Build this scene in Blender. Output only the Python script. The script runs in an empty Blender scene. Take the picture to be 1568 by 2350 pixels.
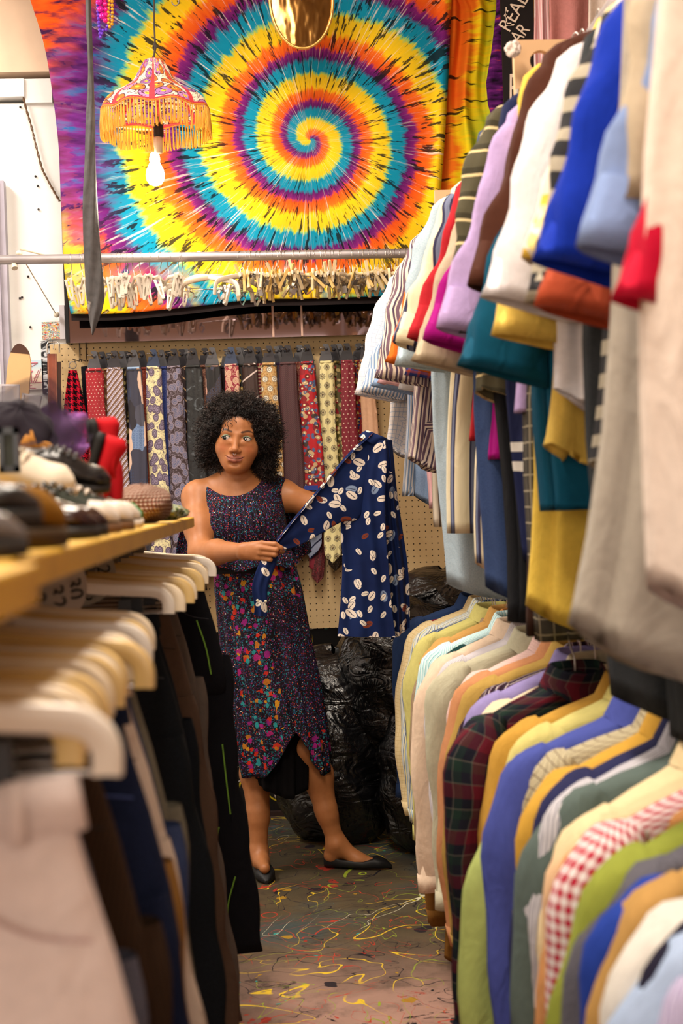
import bpy, bmesh, math, random
import numpy as np
from mathutils import Vector, Matrix, Euler

PI = math.pi
scene = bpy.context.scene
COL = scene.collection
RNG = random.Random(7)
NR = np.random.RandomState(7)

# ------------------------------------------------------------------ camera
F_PX = 50.0 / 24.0 * 1568.0
EYE = Vector((0.0, 0.0, 1.30))
CAM_R = Matrix.Rotation(math.radians(-3.27), 3, 'Z') @ Matrix.Rotation(math.radians(90 - 0.53), 3, 'X') @ Matrix.Rotation(math.radians(-2.0), 3, 'Z')
cam_data = bpy.data.cameras.new('camera')
cam = bpy.data.objects.new('camera', cam_data)
COL.objects.link(cam)
cam.matrix_world = Matrix.Translation(EYE) @ CAM_R.to_4x4()
cam_data.sensor_fit = 'HORIZONTAL'
cam_data.sensor_width = 24.0
cam_data.lens = 50.0
cam_data.clip_start = 0.05
cam_data.dof.use_dof = True
cam_data.dof.focus_distance = 5.0
cam_data.dof.aperture_fstop = 4.6
scene.camera = cam

def U(px, py, Y):
    """world point on the plane y=Y seen at a pixel of the photograph"""
    d = CAM_R @ Vector(((px - 784) / F_PX, -(py - 1175) / F_PX, -1.0))
    t = Y / d.y
    return EYE + d * t
def UA(px, py, Y):
    return np.array(U(px, py, Y))

# ------------------------------------------------------------------ world, lights, exposure
world = bpy.data.worlds.new('world'); scene.world = world; world.use_nodes = True
world.node_tree.nodes['Background'].inputs[0].default_value = (1.0, 0.86, 0.70, 1)
world.node_tree.nodes['Background'].inputs[1].default_value = 0.5
vs = scene.view_settings
vs.view_transform = 'Standard'; vs.look = 'None'; vs.gamma = 1.0; vs.exposure = 0.0
vs.use_curve_mapping = False
scene.render.film_transparent = False
scene.cycles.max_bounces = 6
scene.cycles.diffuse_bounces = 3
scene.cycles.glossy_bounces = 3
scene.cycles.transmission_bounces = 4
scene.cycles.transparent_max_bounces = 8
scene.cycles.sample_clamp_indirect = 6
scene.cycles.caustics_reflective = False
scene.cycles.caustics_refractive = False

def area(name, loc, rot, sx, sy, power, col):
    l = bpy.data.lights.new(name, 'AREA'); l.shape = 'RECTANGLE'; l.size = sx; l.size_y = sy
    l.energy = power; l.color = col
    o = bpy.data.objects.new(name, l); COL.objects.link(o); o.location = loc; o.rotation_euler = rot
    return o
WARM = (1.0, 0.88, 0.74)
area('ceiling_area_light', (-0.35, 1.3, 3.55), (0, 0, 0), 0.5, 1.5, 98, WARM)
area('ceiling_area_light', (-0.2, 3.7, 3.55), (0, 0, 0), 0.4, 1.2, 60, WARM)
area('ceiling_area_light', (-1.9, 4.6, 3.55), (0, 0, 0), 0.5, 1.4, 80, (1.0, 0.93, 0.85))  # added light over the left side to brighten the white wall
area('added_camera_fill', (-0.9, -2.35, 2.0), (math.radians(90), 0, math.radians(8)), 3.2, 1.7, 72, (1.0, 0.90, 0.78))  # added fill light behind the camera; the front wall has no window

# ------------------------------------------------------------------ small helpers
def lin(c):
    c = c / 255.0
    return c / 12.92 if c <= 0.04045 else ((c + 0.055) / 1.055) ** 2.4
def H(h):
    if not isinstance(h, str): return h
    h = h.lstrip('#')
    return (lin(int(h[0:2], 16)), lin(int(h[2:4], 16)), lin(int(h[4:6], 16)), 1.0)

class S:
    def __init__(s, m, k): s.m, s.k = m, k
    def __add__(a, b): return a.m.f('ADD', a, b)
    def __radd__(a, b): return a.m.f('ADD', b, a)
    def __sub__(a, b): return a.m.f('SUBTRACT', a, b)
    def __rsub__(a, b): return a.m.f('SUBTRACT', b, a)
    def __mul__(a, b): return a.m.f('MULTIPLY', a, b)
    def __rmul__(a, b): return a.m.f('MULTIPLY', b, a)
    def __truediv__(a, b): return a.m.f('DIVIDE', a, b)
    def __gt__(a, b): return a.m.f('GREATER_THAN', a, b)
    def __lt__(a, b): return a.m.f('LESS_THAN', a, b)
class MT:
    """a material with a tiny expression language over shader nodes"""
    def __init__(s, name, rough=0.85, spec=0.25, metal=0.0):
        s.mat = bpy.data.materials.new(name); s.mat.use_nodes = True
        s.nt = s.mat.node_tree
        s.b = s.nt.nodes['Principled BSDF']
        s.b.inputs['Roughness'].default_value = rough
        s.b.inputs['Specular IOR Level'].default_value = spec
        s.b.inputs['Metallic'].default_value = metal
    def n(s, t, **kw):
        nd = s.nt.nodes.new('ShaderNode' + t)
        for k, v in kw.items(): setattr(nd, k, v)
        return nd
    def put(s, inp, v):
        if isinstance(v, S): s.nt.links.new(v.k, inp)
        elif v is not None:
            if isinstance(v, str): v = H(v)
            if isinstance(v, tuple) and len(v) == 3 and inp.type == 'RGBA': v = v + (1,)
            inp.default_value = v
    def f(s, op, a, b=None, c=None):
        nd = s.n('Math', operation=op)
        s.put(nd.inputs[0], a)
        if b is not None: s.put(nd.inputs[1], b)
        if c is not None: s.put(nd.inputs[2], c)
        return S(s, nd.outputs[0])
    def sin(s, a): return s.f('SINE', a)
    def fr(s, a): return s.f('FRACT', a)
    def ab(s, a): return s.f('ABSOLUTE', a)
    def sm(s, a, lo, hi):
        nd = s.n('MapRange', interpolation_type='SMOOTHSTEP')
        s.put(nd.inputs[0], a); s.put(nd.inputs[1], lo); s.put(nd.inputs[2], hi)
        return S(s, nd.outputs[0])
    def uv(s):
        nd = s.n('TexCoord'); return S(s, nd.outputs['UV'])
    def obj(s):
        nd = s.n('TexCoord'); return S(s, nd.outputs['Object'])
    def rnd(s):
        return S(s, s.n('ObjectInfo').outputs['Random'])
    def sep(s, v):
        nd = s.n('SeparateXYZ'); s.put(nd.inputs[0], v)
        return [S(s, nd.outputs[i]) for i in range(3)]
    def comb(s, x, y, z=0.0):
        nd = s.n('CombineXYZ')
        for i, q in enumerate((x, y, z)): s.put(nd.inputs[i], q)
        return S(s, nd.outputs[0])
    def vm(s, op, a, b=None, scale=None):
        nd = s.n('VectorMath', operation=op); s.put(nd.inputs[0], a)
        if b is not None: s.put(nd.inputs[1], b)
        if scale is not None: s.put(nd.inputs['Scale'], scale)
        return S(s, nd.outputs['Value' if op in ('LENGTH', 'DOT_PRODUCT', 'DISTANCE') else 'Vector'])
    def noise(s, v, scale, detail=2.0, rough=0.5, dist=0.0, color=False):
        nd = s.n('TexNoise'); s.put(nd.inputs['Vector'], v)
        nd.inputs['Scale'].default_value = scale; nd.inputs['Detail'].default_value = detail
        nd.inputs['Roughness'].default_value = rough; nd.inputs['Distortion'].default_value = dist
        return S(s, nd.outputs['Color' if color else 0])
    def vor(s, v, scale, feature='F1', rand=1.0, dim='2D'):
        nd = s.n('TexVoronoi', feature=feature, voronoi_dimensions=dim); s.put(nd.inputs['Vector'], v)
        nd.inputs['Scale'].default_value = scale; nd.inputs['Randomness'].default_value = rand
        return nd
    def ramp(s, fac, stops, interp='LINEAR'):
        nd = s.n('ValToRGB'); s.put(nd.inputs[0], fac); cr = nd.color_ramp; cr.interpolation = interp
        while len(cr.elements) < len(stops): cr.elements.new(0.5)
        for e, (p, c) in zip(cr.elements, stops): e.position = p; e.color = H(c)
        return S(s, nd.outputs[0])
    def mix(s, fac, a, b, mode='MIX'):
        nd = s.n('Mix', data_type='RGBA', blend_type=mode)
        s.put(nd.inputs[0], fac); s.put(nd.inputs[6], a); s.put(nd.inputs[7], b)
        return S(s, nd.outputs[2])
    def base(s, c): s.put(s.b.inputs['Base Color'], c); return s
    def bump(s, h, strength=0.3, dist=0.002):
        nd = s.n('Bump'); nd.inputs['Strength'].default_value = strength; nd.inputs['Distance'].default_value = dist
        s.put(nd.inputs['Height'], h); s.nt.links.new(nd.outputs[0], s.b.inputs['Normal']); return s

_mc = {}
def plain(name, col, rough=0.6, spec=0.3, metal=0.0, var=0.08, bump=0.0, bs=60, trans=0.0, emit=None, alpha=None):
    if name in _mc: return _mc[name]
    m = MT(name, rough, spec, metal)
    c = H(col)
    if var > 0:
        nz = m.noise(m.obj(), 9.0, 3)
        dk = tuple(x * (1 - var * 1.6) for x in c[:3]) + (1,); lt = tuple(min(1, x * (1 + var)) for x in c[:3]) + (1,)
        m.base(m.ramp(nz, [(0.3, dk), (0.7, lt)]))
    else: m.base(c)
    if bump: m.bump(m.noise(m.obj(), bs, 3), bump)
    if trans: m.b.inputs['Transmission Weight'].default_value = trans
    if emit:
        m.b.inputs['Emission Color'].default_value = H(emit[0]); m.b.inputs['Emission Strength'].default_value = emit[1]
    if alpha is not None: m.b.inputs['Alpha'].default_value = alpha
    _mc[name] = m.mat
    return m.mat

# ------------------------------------------------------------------ mesh helpers
def tag(o, label=None, cat=None, group=None, kind=None):
    if label: o['label'] = label
    if cat: o['category'] = cat
    if group: o['group'] = group
    if kind: o['kind'] = kind
    return o
def thing(name, label, cat, loc=(0, 0, 0), rot=(0, 0, 0), group=None):
    o = bpy.data.objects.new(name, None); COL.objects.link(o)
    o.empty_display_size = 0.05
    o.location = loc; o.rotation_euler = rot
    return tag(o, label, cat, group)
def link(name, me, mat, parent=None, loc=None, rot=None):
    o = bpy.data.objects.new(name, me); COL.objects.link(o)
    if mat is not None:
        if not me.materials: me.materials.append(mat)
        elif me.materials[0] is not mat:
            o.material_slots[0].link = 'OBJECT'; o.material_slots[0].material = mat
    if parent: o.parent = parent
    if loc is not None: o.location = loc
    if rot is not None: o.rotation_euler = rot
    return o
def raw(name, V, F, uvl=None, smooth=True):
    me = bpy.data.meshes.new(name)
    me.from_pydata([tuple(map(float, v)) for v in V], [], [tuple(int(i) for i in f) for f in F])
    if uvl is not None:
        l = me.uv_layers.new(name='UVMap'); l.data.foreach_set('uv', np.asarray(uvl, dtype=np.float32).ravel())
    if smooth: me.polygons.foreach_set('use_smooth', [True] * len(me.polygons))
    me.update()
    return me
class G:
    """collects surfaces into one mesh, with uv in metres"""
    def __init__(s): s.V = []; s.F = []; s.UV = []; s.n = 0
    def grid(s, P, UV=None, close=False, flip=False):
        P = np.asarray(P, float); n, m = P.shape[:2]
        mm = m + 1 if close else m
        if UV is None:
            Q = np.concatenate([P, P[:, :1]], 1) if close else P
            du = np.linalg.norm(np.diff(Q, axis=1), axis=2); u = np.concatenate([np.zeros((n, 1)), np.cumsum(du, 1)], 1)
            dv = np.linalg.norm(np.diff(P, axis=0), axis=2).mean(1); v = np.concatenate([[0], np.cumsum(dv)])
            UV = np.stack([u - u[:, -1:] / 2, np.repeat(-v[:, None], mm, 1)], 2)
        b = s.n
        s.V.append(P.reshape(-1, 3)); s.n += n * m
        i, j = np.meshgrid(np.arange(n - 1), np.arange(mm - 1), indexing='ij'); i = i.ravel(); j = j.ravel()
        j2 = (j + 1) % m
        q = np.stack([b + i * m + j, b + (i + 1) * m + j, b + (i + 1) * m + j2, b + i * m + j2], 1)
        uvq = np.stack([UV[i, j], UV[i + 1, j], UV[i + 1, j + 1], UV[i, j + 1]], 1)
        if flip: q = q[:, ::-1]; uvq = uvq[:, ::-1]
        s.F.extend(q.tolist()); s.UV.append(uvq.reshape(-1, 2))
        return s
    def fan(s, ring, flip=False):
        ring = np.asarray(ring, float); b = s.n; m = len(ring)
        s.V.append(ring); s.V.append(ring.mean(0)[None]); s.n += m + 1
        c = b + m
        f = [[b + j, b + (j + 1) % m, c] for j in range(m)]
        if flip: f = [x[::-1] for x in f]
        s.F.extend(f)
        lo = ring[:, [0, 2]]; s.UV.append(np.array([[lo[j], lo[(j + 1) % m], lo.mean(0)] if not flip else [lo.mean(0), lo[(j + 1) % m], lo[j]] for j in range(m)]).reshape(-1, 2))
        return s
    def box(s, a, b):
        x0, y0, z0 = np.minimum(a, b); x1, y1, z1 = np.maximum(a, b)
        k = s.n
        V = np.array([[x, y, z] for x in (x0, x1) for y in (y0, y1) for z in (z0, z1)])
        s.V.append(V); s.n += 8
        f = [[0, 1, 3, 2], [4, 6, 7, 5], [0, 4, 5, 1], [2, 3, 7, 6], [0, 2, 6, 4], [1, 5, 7, 3]]
        ax = [(1, 2), (1, 2), (0, 2), (0, 2), (0, 1), (0, 1)]
        s.F.extend([[k + i for i in q] for q in f])
        s.UV.append(np.array([[V[i][list(ax[t])] for i in q] for t, q in enumerate(f)]).reshape(-1, 2))
        return s
    def tube(s, pts, r, seg=8, caps=True, ry=None):
        pts = [np.array(p, float) for p in pts]; n = len(pts)
        rr = [r] * n if np.isscalar(r) else list(r)
        r2 = rr if ry is None else ([ry] * n if np.isscalar(ry) else list(ry))
        T = [pts[min(i + 1, n - 1)] - pts[max(i - 1, 0)] for i in range(n)]
        up = np.array([0, 0, 1.0]) if abs(T[0][2]) < 0.9 * np.linalg.norm(T[0]) else np.array([0, 1.0, 0])
        P = []
        for i in range(n):
            t = T[i] / (np.linalg.norm(T[i]) + 1e-9)
            a = np.cross(t, up); a /= np.linalg.norm(a) + 1e-9
            b = np.cross(a, t); up = b
            P.append([pts[i] + a * rr[i] * math.cos(2 * PI * k / seg) + b * r2[i] * math.sin(2 * PI * k / seg) for k in range(seg)])
        P = np.array(P)
        s.grid(P, close=True)
        if caps: s.fan(P[0], False); s.fan(P[-1], True)
        return s
    def lathe(s, prof, c=(0, 0, 0), seg=24, axis='z'):
        c = np.array(c, float); P = []
        for r, z in prof:
            P.append([c + (np.array([r * math.cos(2 * PI * k / seg), r * math.sin(2 * PI * k / seg), z]) if axis == 'z' else np.array([r * math.cos(2 * PI * k / seg), z, r * math.sin(2 * PI * k / seg)])) for k in range(seg)])
        s.grid(np.array(P), close=True, flip=(axis == 'z')); return s
    def ball(s, c, r, seg=12, rings=8):
        r = np.array([r] * 3 if np.isscalar(r) else r); c = np.array(c, float)
        P = [[c + r * np.array([math.sin(t) * math.cos(a), math.sin(t) * math.sin(a), math.cos(t)]) for a in np.linspace(0, 2 * PI, seg, endpoint=False)] for t in np.linspace(0.02, PI - 0.02, rings)]
        s.grid(np.array(P), close=True, flip=False); return s
    def prism(s, poly, y0, y1):
        """polygon in the x-z plane extruded along y"""
        a = np.array([[p[0], y0, p[1]] for p in poly]); b = np.array([[p[0], y1, p[1]] for p in poly])
        s.grid(np.array([a, b]), close=True); k = s.n; m = len(poly)
        s.V.append(a); s.V.append(b); s.n += 2 * m
        s.F.append([k + i for i in range(m)]); s.F.append([k + m + i for i in range(m)][::-1])
        s.UV.append(a[:, [0, 2]]); s.UV.append(b[::-1][:, [0, 2]]); return s
    def mesh(s, name, smooth=True):
        return raw(name, np.concatenate(s.V), s.F, np.concatenate(s.UV), smooth)
    def put(s, name, mat, parent=None, smooth=True, loc=None, rot=None):
        return link(name, s.mesh(name, smooth), mat, parent, loc, rot)
def spline(pts, n):
    """Catmull-Rom through control points"""
    P = np.array(pts, float); P = np.vstack([2 * P[0] - P[1], P, 2 * P[-1] - P[-2]])
    k = len(P) - 3; out = []
    for t in np.linspace(0, k - 1e-6, n):
        i = int(t); u = t - i; a, b, c, d = P[i:i + 4]
        out.append(0.5 * ((2 * b) + (-a + c) * u + (2 * a - 5 * b + 4 * c - d) * u * u + (-a + 3 * b - 3 * c + d) * u ** 3))
    return np.array(out)
def fold(o, ang=0.6):
    m = o.modifiers.new('bevel', 'BEVEL'); m.width = ang; m.segments = 2; m.limit_method = 'ANGLE'; return o
# ------------------------------------------------------------------ the room
YB = 5.80
def P_floor():
    m = MT('painted_floor', 0.5, 0.35)
    x, y, _ = m.sep(m.obj()); v = m.obj()
    big = m.noise(v, 1.1, 4, 0.6)
    base = m.ramp(big, [(0.35, '#3b3528'), (0.5, '#544834'), (0.6, '#414a48'), (0.7, '#64503f')])
    near = m.sm(y, 4.3, 3.4)
    pinkish = m.ramp(m.noise(v, 2.3, 5), [(0.3, '#7d6257'), (0.55, '#b08a7c'), (0.75, '#8f7466')])
    c = m.mix(near, base, pinkish)
    grime = m.noise(v, 7, 6, 0.7)
    c = m.mix(m.sm(grime, 0.45, 0.7) * 0.55, c, '#3a3029')
    def drips(c, scale, col, w, lo, off, dist=2.2):
        nv = m.vm('ADD', v, (off, off * 0.7, 0.0))
        n = m.noise(nv, scale, 1.5, 0.5, dist)
        line = m.f('SUBTRACT', 1.0, m.sm(m.ab(n - 0.5), w * 0.5, w))
        mask = m.sm(m.noise(m.vm('ADD', v, (off * 3.1, 0.0, 0.0)), scale * 0.8, 2), lo, lo + 0.05)
        return m.mix(line * mask, c, col)
    def blobs(c, scale, col, r, lo, off):
        wv = m.vm('ADD', v, m.vm('SCALE', m.noise(v, 14, 3, color=True), scale=0.09))
        vo = m.vor(m.vm('ADD', wv, (off, off, 0.0)), scale, dim='3D')
        vo2 = S(m, vo.outputs['Distance']); cr = m.sep(S(m, vo.outputs['Color']))[0]
        return m.mix((vo2 < r) * (cr > lo), c, col)
    c = blobs(c, 9, '#8e2f24', 0.26, 0.80, 1.3)
    c = blobs(c, 13, '#a07a24', 0.22, 0.86, 4.3)
    c = blobs(c, 17, '#2e8f86', 0.18, 0.93, 7.3)
    c = blobs(c, 10, '#241d22', 0.26, 0.86, 9.1)
    for off, sc, lo, colr in ((2.0, 6.5, .60, '#1d1518'), (6.0, 5.0, .63, '#9a2c20'), (11.0, 7.0, .66, '#b08428'), (15.0, 4.0, .66, '#55707a')):
        nn = m.noise(m.vm('ADD', m.vm('MULTIPLY', v, (1.0, 1.6, 1.0)), (off, off, 0.0)), sc, 7, .72, .8)
        c = m.mix(m.sm(nn, lo - .0, lo + .025) * (near * .7 + .3), c, colr)
    c = drips(c, 2.2, '#d9b52c', 0.0055, 0.44, 3.7)
    c = drips(c, 3.0, '#1e1a20', 0.0075, 0.42, 8.2, 3.0)
    c = drips(c, 2.6, '#8c9c2c', 0.0035, 0.46, 12.2)
    c = drips(c, 3.4, '#b03524', 0.006, 0.44, 17.2, 2.8)
    c = drips(c, 1.9, '#d8d0b0', 0.0025, 0.55, 21.0)
    m.base(c).bump(grime, 0.25, 0.004)
    return m.mat
def P_splatter():
    m = MT('black_splatter_paint', 0.45, 0.4); v = m.obj(); c = '#0d0c0e'
    for off, col, w, sc, lo in ((0, '#e4c81e', 0.016, 4.5, 0.44), (5, '#d8cfc8', 0.014, 5.0, 0.52), (9, '#c8452e', 0.012, 5.5, 0.55), (13, '#2fa58c', 0.010, 6, 0.58)):
        n = m.noise(m.vm('ADD', v, (off, 0.0, off)), sc, 1.0, 0.5, 1.6)
        line = m.f('SUBTRACT', 1.0, m.sm(m.ab(n - 0.5), w * 0.5, w))
        mask = m.sm(m.noise(m.vm('ADD', v, (off * 2.0, 0.0, 0.0)), sc, 1), lo, lo + 0.04)
        c = m.mix(line * mask, c, col)
    vo = m.vor(v, 45, dim='3D')
    c = m.mix((S(m, vo.outputs['Distance']) < 0.16) * (m.sep(S(m, vo.outputs['Color']))[1] > 0.8), c, '#cfc79a')
    m.base(c); return m.mat
floor_m = P_floor()
def struct(name, g, m, **k):
    o = g.put(name, m, smooth=False, **k); o['kind'] = 'structure'; return o
white_wall = plain('white_wall_paint', '#f1efec', 0.6, 0.3, var=0.02, bump=0.05, bs=20)
beige = plain('beige_plaster', '#e9cdb2', 0.8, 0.2, var=0.03)
ceil_m = plain('ceiling_paint', '#d9cfc0', 0.9, 0.1, var=0.03)
struct('floor', G().box((-3.2, -2.6, -0.1), (2.4, YB + 0.3, 0)), floor_m)
struct('ceiling', G().box((-3.2, -2.6, 3.65), (2.4, YB + 0.3, 3.75)), ceil_m)
struct('wall_left', G().box((-3.3, -2.6, 0), (-3.2, YB + 0.3, 3.65)), white_wall)
struct('wall_right', G().box((2.4, -2.6, 0), (2.5, YB + 0.3, 3.65)), beige)
struct('wall_front', G().box((-3.2, -2.7, 0), (2.4, -2.6, 3.65)), beige)
struct('wall_back', G().box((-3.2, YB + 0.25, 0), (2.4, YB + 0.35, 3.65)), white_wall)
pb_top, pb_bot = 1.963, 0.775
struct('wall_back_lower', G().box((-0.93, YB + 0.10, 0.0), (1.9, YB + 0.25, 0.85)), P_splatter())
struct('baseboard_back', G().box((-0.93, YB + 0.075, 0.0), (1.9, YB + 0.10, 0.018)), plain('dark_wood_strip', '#3a2a26', 0.6))
# white boards on the back wall, left of the pegboard
y0 = YB + 0.02
xl = U(148, 700, y0).x
def wb(n, x0p, x1p, y0p, y1p, Y, th, m, name='trim'):
    a = U(x0p, y1p, Y); b = U(x1p, y0p, Y)
    return struct(n, G().box((a.x, Y, a.z), (b.x, Y + th, b.z)), m)
wb('trim_1', -700, 55, 236, 2000, y0 + 0.03, 0.2, white_wall)
wb('trim_2', 57, 146, 236, 2000, y0 + 0.01, 0.22, white_wall)
wb('trim_3', -700, 54, 180, 235, y0 - 0.02, 0.24, white_wall)
wb('trim_4', 55, 118, 180, 236, y0 - 0.01, 0.24, white_wall)
wb('trim_5', -700, 130, -340, 178, y0 - 0.03, 0.26, beige)
wb('trim_6', 138, 147, 700, 778, y0 - 0.01, 0.03, plain('pale_grey_strip', '#cfc8cc', 0.5))
steel = plain('galvanised_steel', '#a9a3a6', 0.42, 0.5, 0.75, var=0.12)
g = G().box((U(4, 800, y0).x, y0 - 0.05, 0), (U(27, 800, y0).x, y0, 2.62)); g.box((U(8, 800, y0).x, y0 - 0.065, 0), (U(13, 800, y0).x, y0 - 0.05, 2.62))
tag(g.put('metal_post', plain('grey_post', '#a8a2b0', 0.45, 0.4, 0.3), smooth=False), 'grey square metal post standing at the white wall', 'post')
sc = G()
for px, py in ((83, 202), (46, 245), (88, 480), (86, 426), (81, 404), (45, 684), (50, 682), (69, 750), (64, 634)):
    p = U(px, py, y0); sc.ball((p.x, y0 + 0.005, p.z), (0.005, 0.004, 0.005), 8, 5)
o = sc.put('screw_heads', plain('screw_dark', '#3a3434', 0.5, 0.4, 0.5)); tag(o, 'small dark screws scattered over the white wall boards', 'screws', kind='stuff')
# brown twisted cable on the white board
pts = [U(x, y, y0 - 0.01) for x, y in ((52, 215), (60, 250), (72, 290), (84, 340), (96, 385), (108, 410), (122, 436), (137, 462))]
g = G(); P = spline(pts, 60)
for ph in (0, PI):
    g.tube([p + np.array([0.003 * math.cos(i * 0.9 + ph), 0.003 * math.sin(i * 0.9 + ph), 0]) for i, p in enumerate(P)], 0.0026, 6)
tag(g.put('power_cable', plain('brown_cable', '#6d5038', 0.6)), 'thin twisted brown cable hanging on the white wall', 'cable')

# dark mirror glass behind the rail, above the pegboard
m = MT('dark_mirror', 0.04, 1.0, 1.0); m.base('#8b7a80')
mir = G().box((U(157, 700, YB - .08).x, YB - 0.08, pb_top - 0.006), (2.1, YB - 0.065, 2.75))
o = struct('window_1', mir, m.mat)
g = G().box((U(149, 700, YB - .08).x, YB - 0.09, pb_top - 0.006), (U(157, 700, YB - .08).x, YB + 0.02, 2.75))
o = struct('trim_7', g, plain('black_frame', '#120e10', 0.5))
for px in (626, 692):
    p = U(px, 720, YB - 0.09)
    tag(G().box((p.x - 0.004, YB - 0.09, pb_top - .006), (p.x + 0.004, YB - 0.08, 2.2)).put('mirror_clip', plain('pale_pink_strip', '#c9a596', 0.5), smooth=False),
        'thin pale vertical strip on the mirror, ' + ('left' if px < 650 else 'right') + ' one of the two', 'strip')

# ------------------------------------------------------------------ pegboard
def P_peg():
    m = MT('pegboard', 0.7, 0.25); u, v, _ = m.sep(m.uv())
    fx = m.fr(u / 0.0254) - 0.5; fy = m.fr(v / 0.0254) - 0.5
    d = m.f('SQRT', fx * fx + fy * fy)
    hole = m.f('SUBTRACT', 1.0, m.sm(d, 0.085, 0.115))
    c = m.ramp(m.noise(m.uv(), 5, 4), [(0.3, '#c9ab7c'), (0.7, '#d8bd90')])
    scr = m.sm(m.noise(m.vm('MULTIPLY', m.uv(), (1.0, 3.0, 1.0)), 40, 2), 0.72, 0.76)
    c = m.mix(scr * 0.6, c, '#9a7440')
    c = m.mix(hole, c, '#1c120a')
    m.base(c).bump(hole * -1.0, 0.6, 0.003); return m.mat
PX0 = U(118, 900, YB).x; PX1 = 1.25
def ptop(x): return U(140, 773, YB).z
P = np.array([[[x, YB, z] for x in (PX0, PX1)] for z in (pb_top, pb_bot)])
g = G().box((PX0, YB, pb_bot), (PX1, YB + 0.006, pb_top))
o = g.put('pegboard', P_peg(), smooth=False); tag(o, 'tan perforated pegboard panel on the back wall behind the ties', 'pegboard')

# ------------------------------------------------------------------ tie-dye tapestry
def P_tiedye(name, cen, k=2.93, r0=0.3, off=0.858, flat=False):
    m = MT(name, 0.9, 0.15); uv = m.uv(); u, v, _ = m.sep(uv)
    dx = u - cen[0]; dy = cen[1] - v                     # dy down
    wob = m.noise(uv, 3.0, 2) - 0.5
    r = m.f('SQRT', dx * dx + dy * dy * 1.04) + wob * 0.03
    th = m.f('ARCTAN2', dy, dx)
    a = th / (2 * PI)
    # radial pleats: noise that varies fast with angle and slowly with radius
    pv = m.comb(m.sin(th) * 9.0, m.f('COSINE', th) * 9.0, r * 2.2)
    n1 = m.noise(pv, 2.6, 3, 0.6); n2 = m.noise(pv, 7.0, 3, 0.6)
    fine = m.noise(m.vm('MULTIPLY', uv, (1, 1, 1)), 60, 2)
    s = m.f('LOGARITHM', 1.0 + r / r0, math.e) * k - a
    s = s + (n1 - 0.5) * 0.28 + (n2 - 0.5) * 0.16 + (fine - 0.5) * 0.05
    t = m.fr(s - off + 10.0)
    Y, B, P_, O = '#dcbd20', '#0a86a8', '#561561', '#e0521a'
    c = m.ramp(t, [(0.0, Y), (0.04, '#8fc06a'), (0.08, B), (0.26, '#0f86a8'), (0.33, P_), (0.45, '#7a2070'), (0.51, O), (0.68, '#f0701c'), (0.76, '#f6c81a'), (1.0, Y)])
    wl = m.sm(m.noise(m.comb(m.sin(th) * 20.0, m.f('COSINE', th) * 20.0, r * 1.5), 3.0, 3, 0.6), 0.56, 0.72) * m.sm(m.noise(uv, 7, 3), 0.3, 0.6)
    c = m.mix(wl * 0.75, c, '#f6e9dc')
    bl = m.sm(m.noise(m.comb(m.sin(th) * 11.0, m.f('COSINE', th) * 11.0, r * 4.0), 2.3, 3.5, 0.65), 0.555, 0.60)
    c = m.mix(bl * m.sm(r, 0.10, 0.22) * 0.93, c, '#10181c')
    # outer dark left edge, violet and orange corner
    left = m.sm(u + wob * 0.16 + (n2 - 0.5) * 0.2, 0.50, 0.30) * m.sm(v, -1.12, -0.72)
    edge = m.ramp(m.noise(m.vm('MULTIPLY', uv, (3.0, 12.0, 1.0)), 2.0, 4), [(0.38, '#3d1650'), (0.55, '#6a2a80'), (0.66, '#2860a0')])
    c = m.mix(left * 0.9, c, edge)
    cor = m.sm(u - v * 0.6 + (n1 - 0.5) * 0.2, 0.42, 0.26)
    c = m.mix(cor, c, m.ramp(m.noise(m.vm('MULTIPLY', uv, (4.0, 14.0, 1.0)), 2.0, 4), [(0.4, '#3a1540'), (0.52, '#e05018'), (0.7, '#e8641c')]))
    low = m.sm(v, -1.00, -1.16)
    c = m.mix(low * m.sm(m.noise(uv, 8, 4), 0.45, 0.6) * 0.8, c, m.ramp(m.noise(uv, 5, 3), [(0.4, '#d0421a'), (0.5, '#e0c018'), (0.6, '#0f7f98')]))
    weave = m.noise(uv, 420, 1)
    m.base(c).bump(weave, 0.15, 0.001); return m.mat
Y_T = 5.60
TL = U(65, -60, Y_T); SC = Y_T / F_PX / math.cos(0.057)
cenp = U(712, 318, Y_T)
# outline: left and right edges as pixel polylines
Lf = spline([(40, -95), (70, 0), (100, 95), (118, 190), (135, 330), (140, 450), (146, 580), (152, 650), (164, 722)], 60)
Rt = spline([(1040, -95), (1036, 10), (1030, 160), (1022, 300), (1012, 430), (1006, 520), (1000, 600), (990, 655), (975, 668)], 60)
P = []; UVg = []
x_ref = U(0, 0, Y_T).x; z_ref = U(0, 0, Y_T).z
for i in range(60):
    row = []; uvr = []
    for j in range(140):
        t = j / 139.0
        px = Lf[i][0] * (1 - t) + Rt[i][0] * t; py = Lf[i][1] * (1 - t) + Rt[i][1] * t
        w = U(px, py, Y_T)
        dip = 0.010 * math.sin(t * 9) * (i / 60) ** 2
        fd = 0.008 * math.sin(t * 23 + i * 0.04) + 0.012 * math.sin(t * 7 + 1) + 0.025 * math.exp(-((t - 0.985) / 0.012) ** 2) + 0.006 * math.sin(i * .12 + t * 3)
        row.append((w.x, Y_T - fd, w.z - dip)); uvr.append((w.x - x_ref, w.z - z_ref))
    P.append(row); UVg.append(uvr)
g = G().grid(np.array(P), np.array(UVg))
cen = (cenp.x - x_ref, cenp.z - z_ref)
td = P_tiedye('tie_dye_spiral', cen, r0=200 * SC)
o = g.put('tapestry', td); tag(o, 'large rainbow tie-dye tapestry with a spiral hung above the ties', 'tapestry')
sm_ = o.modifiers.new('thick', 'SOLIDIFY'); sm_.thickness = 0.002
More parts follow.
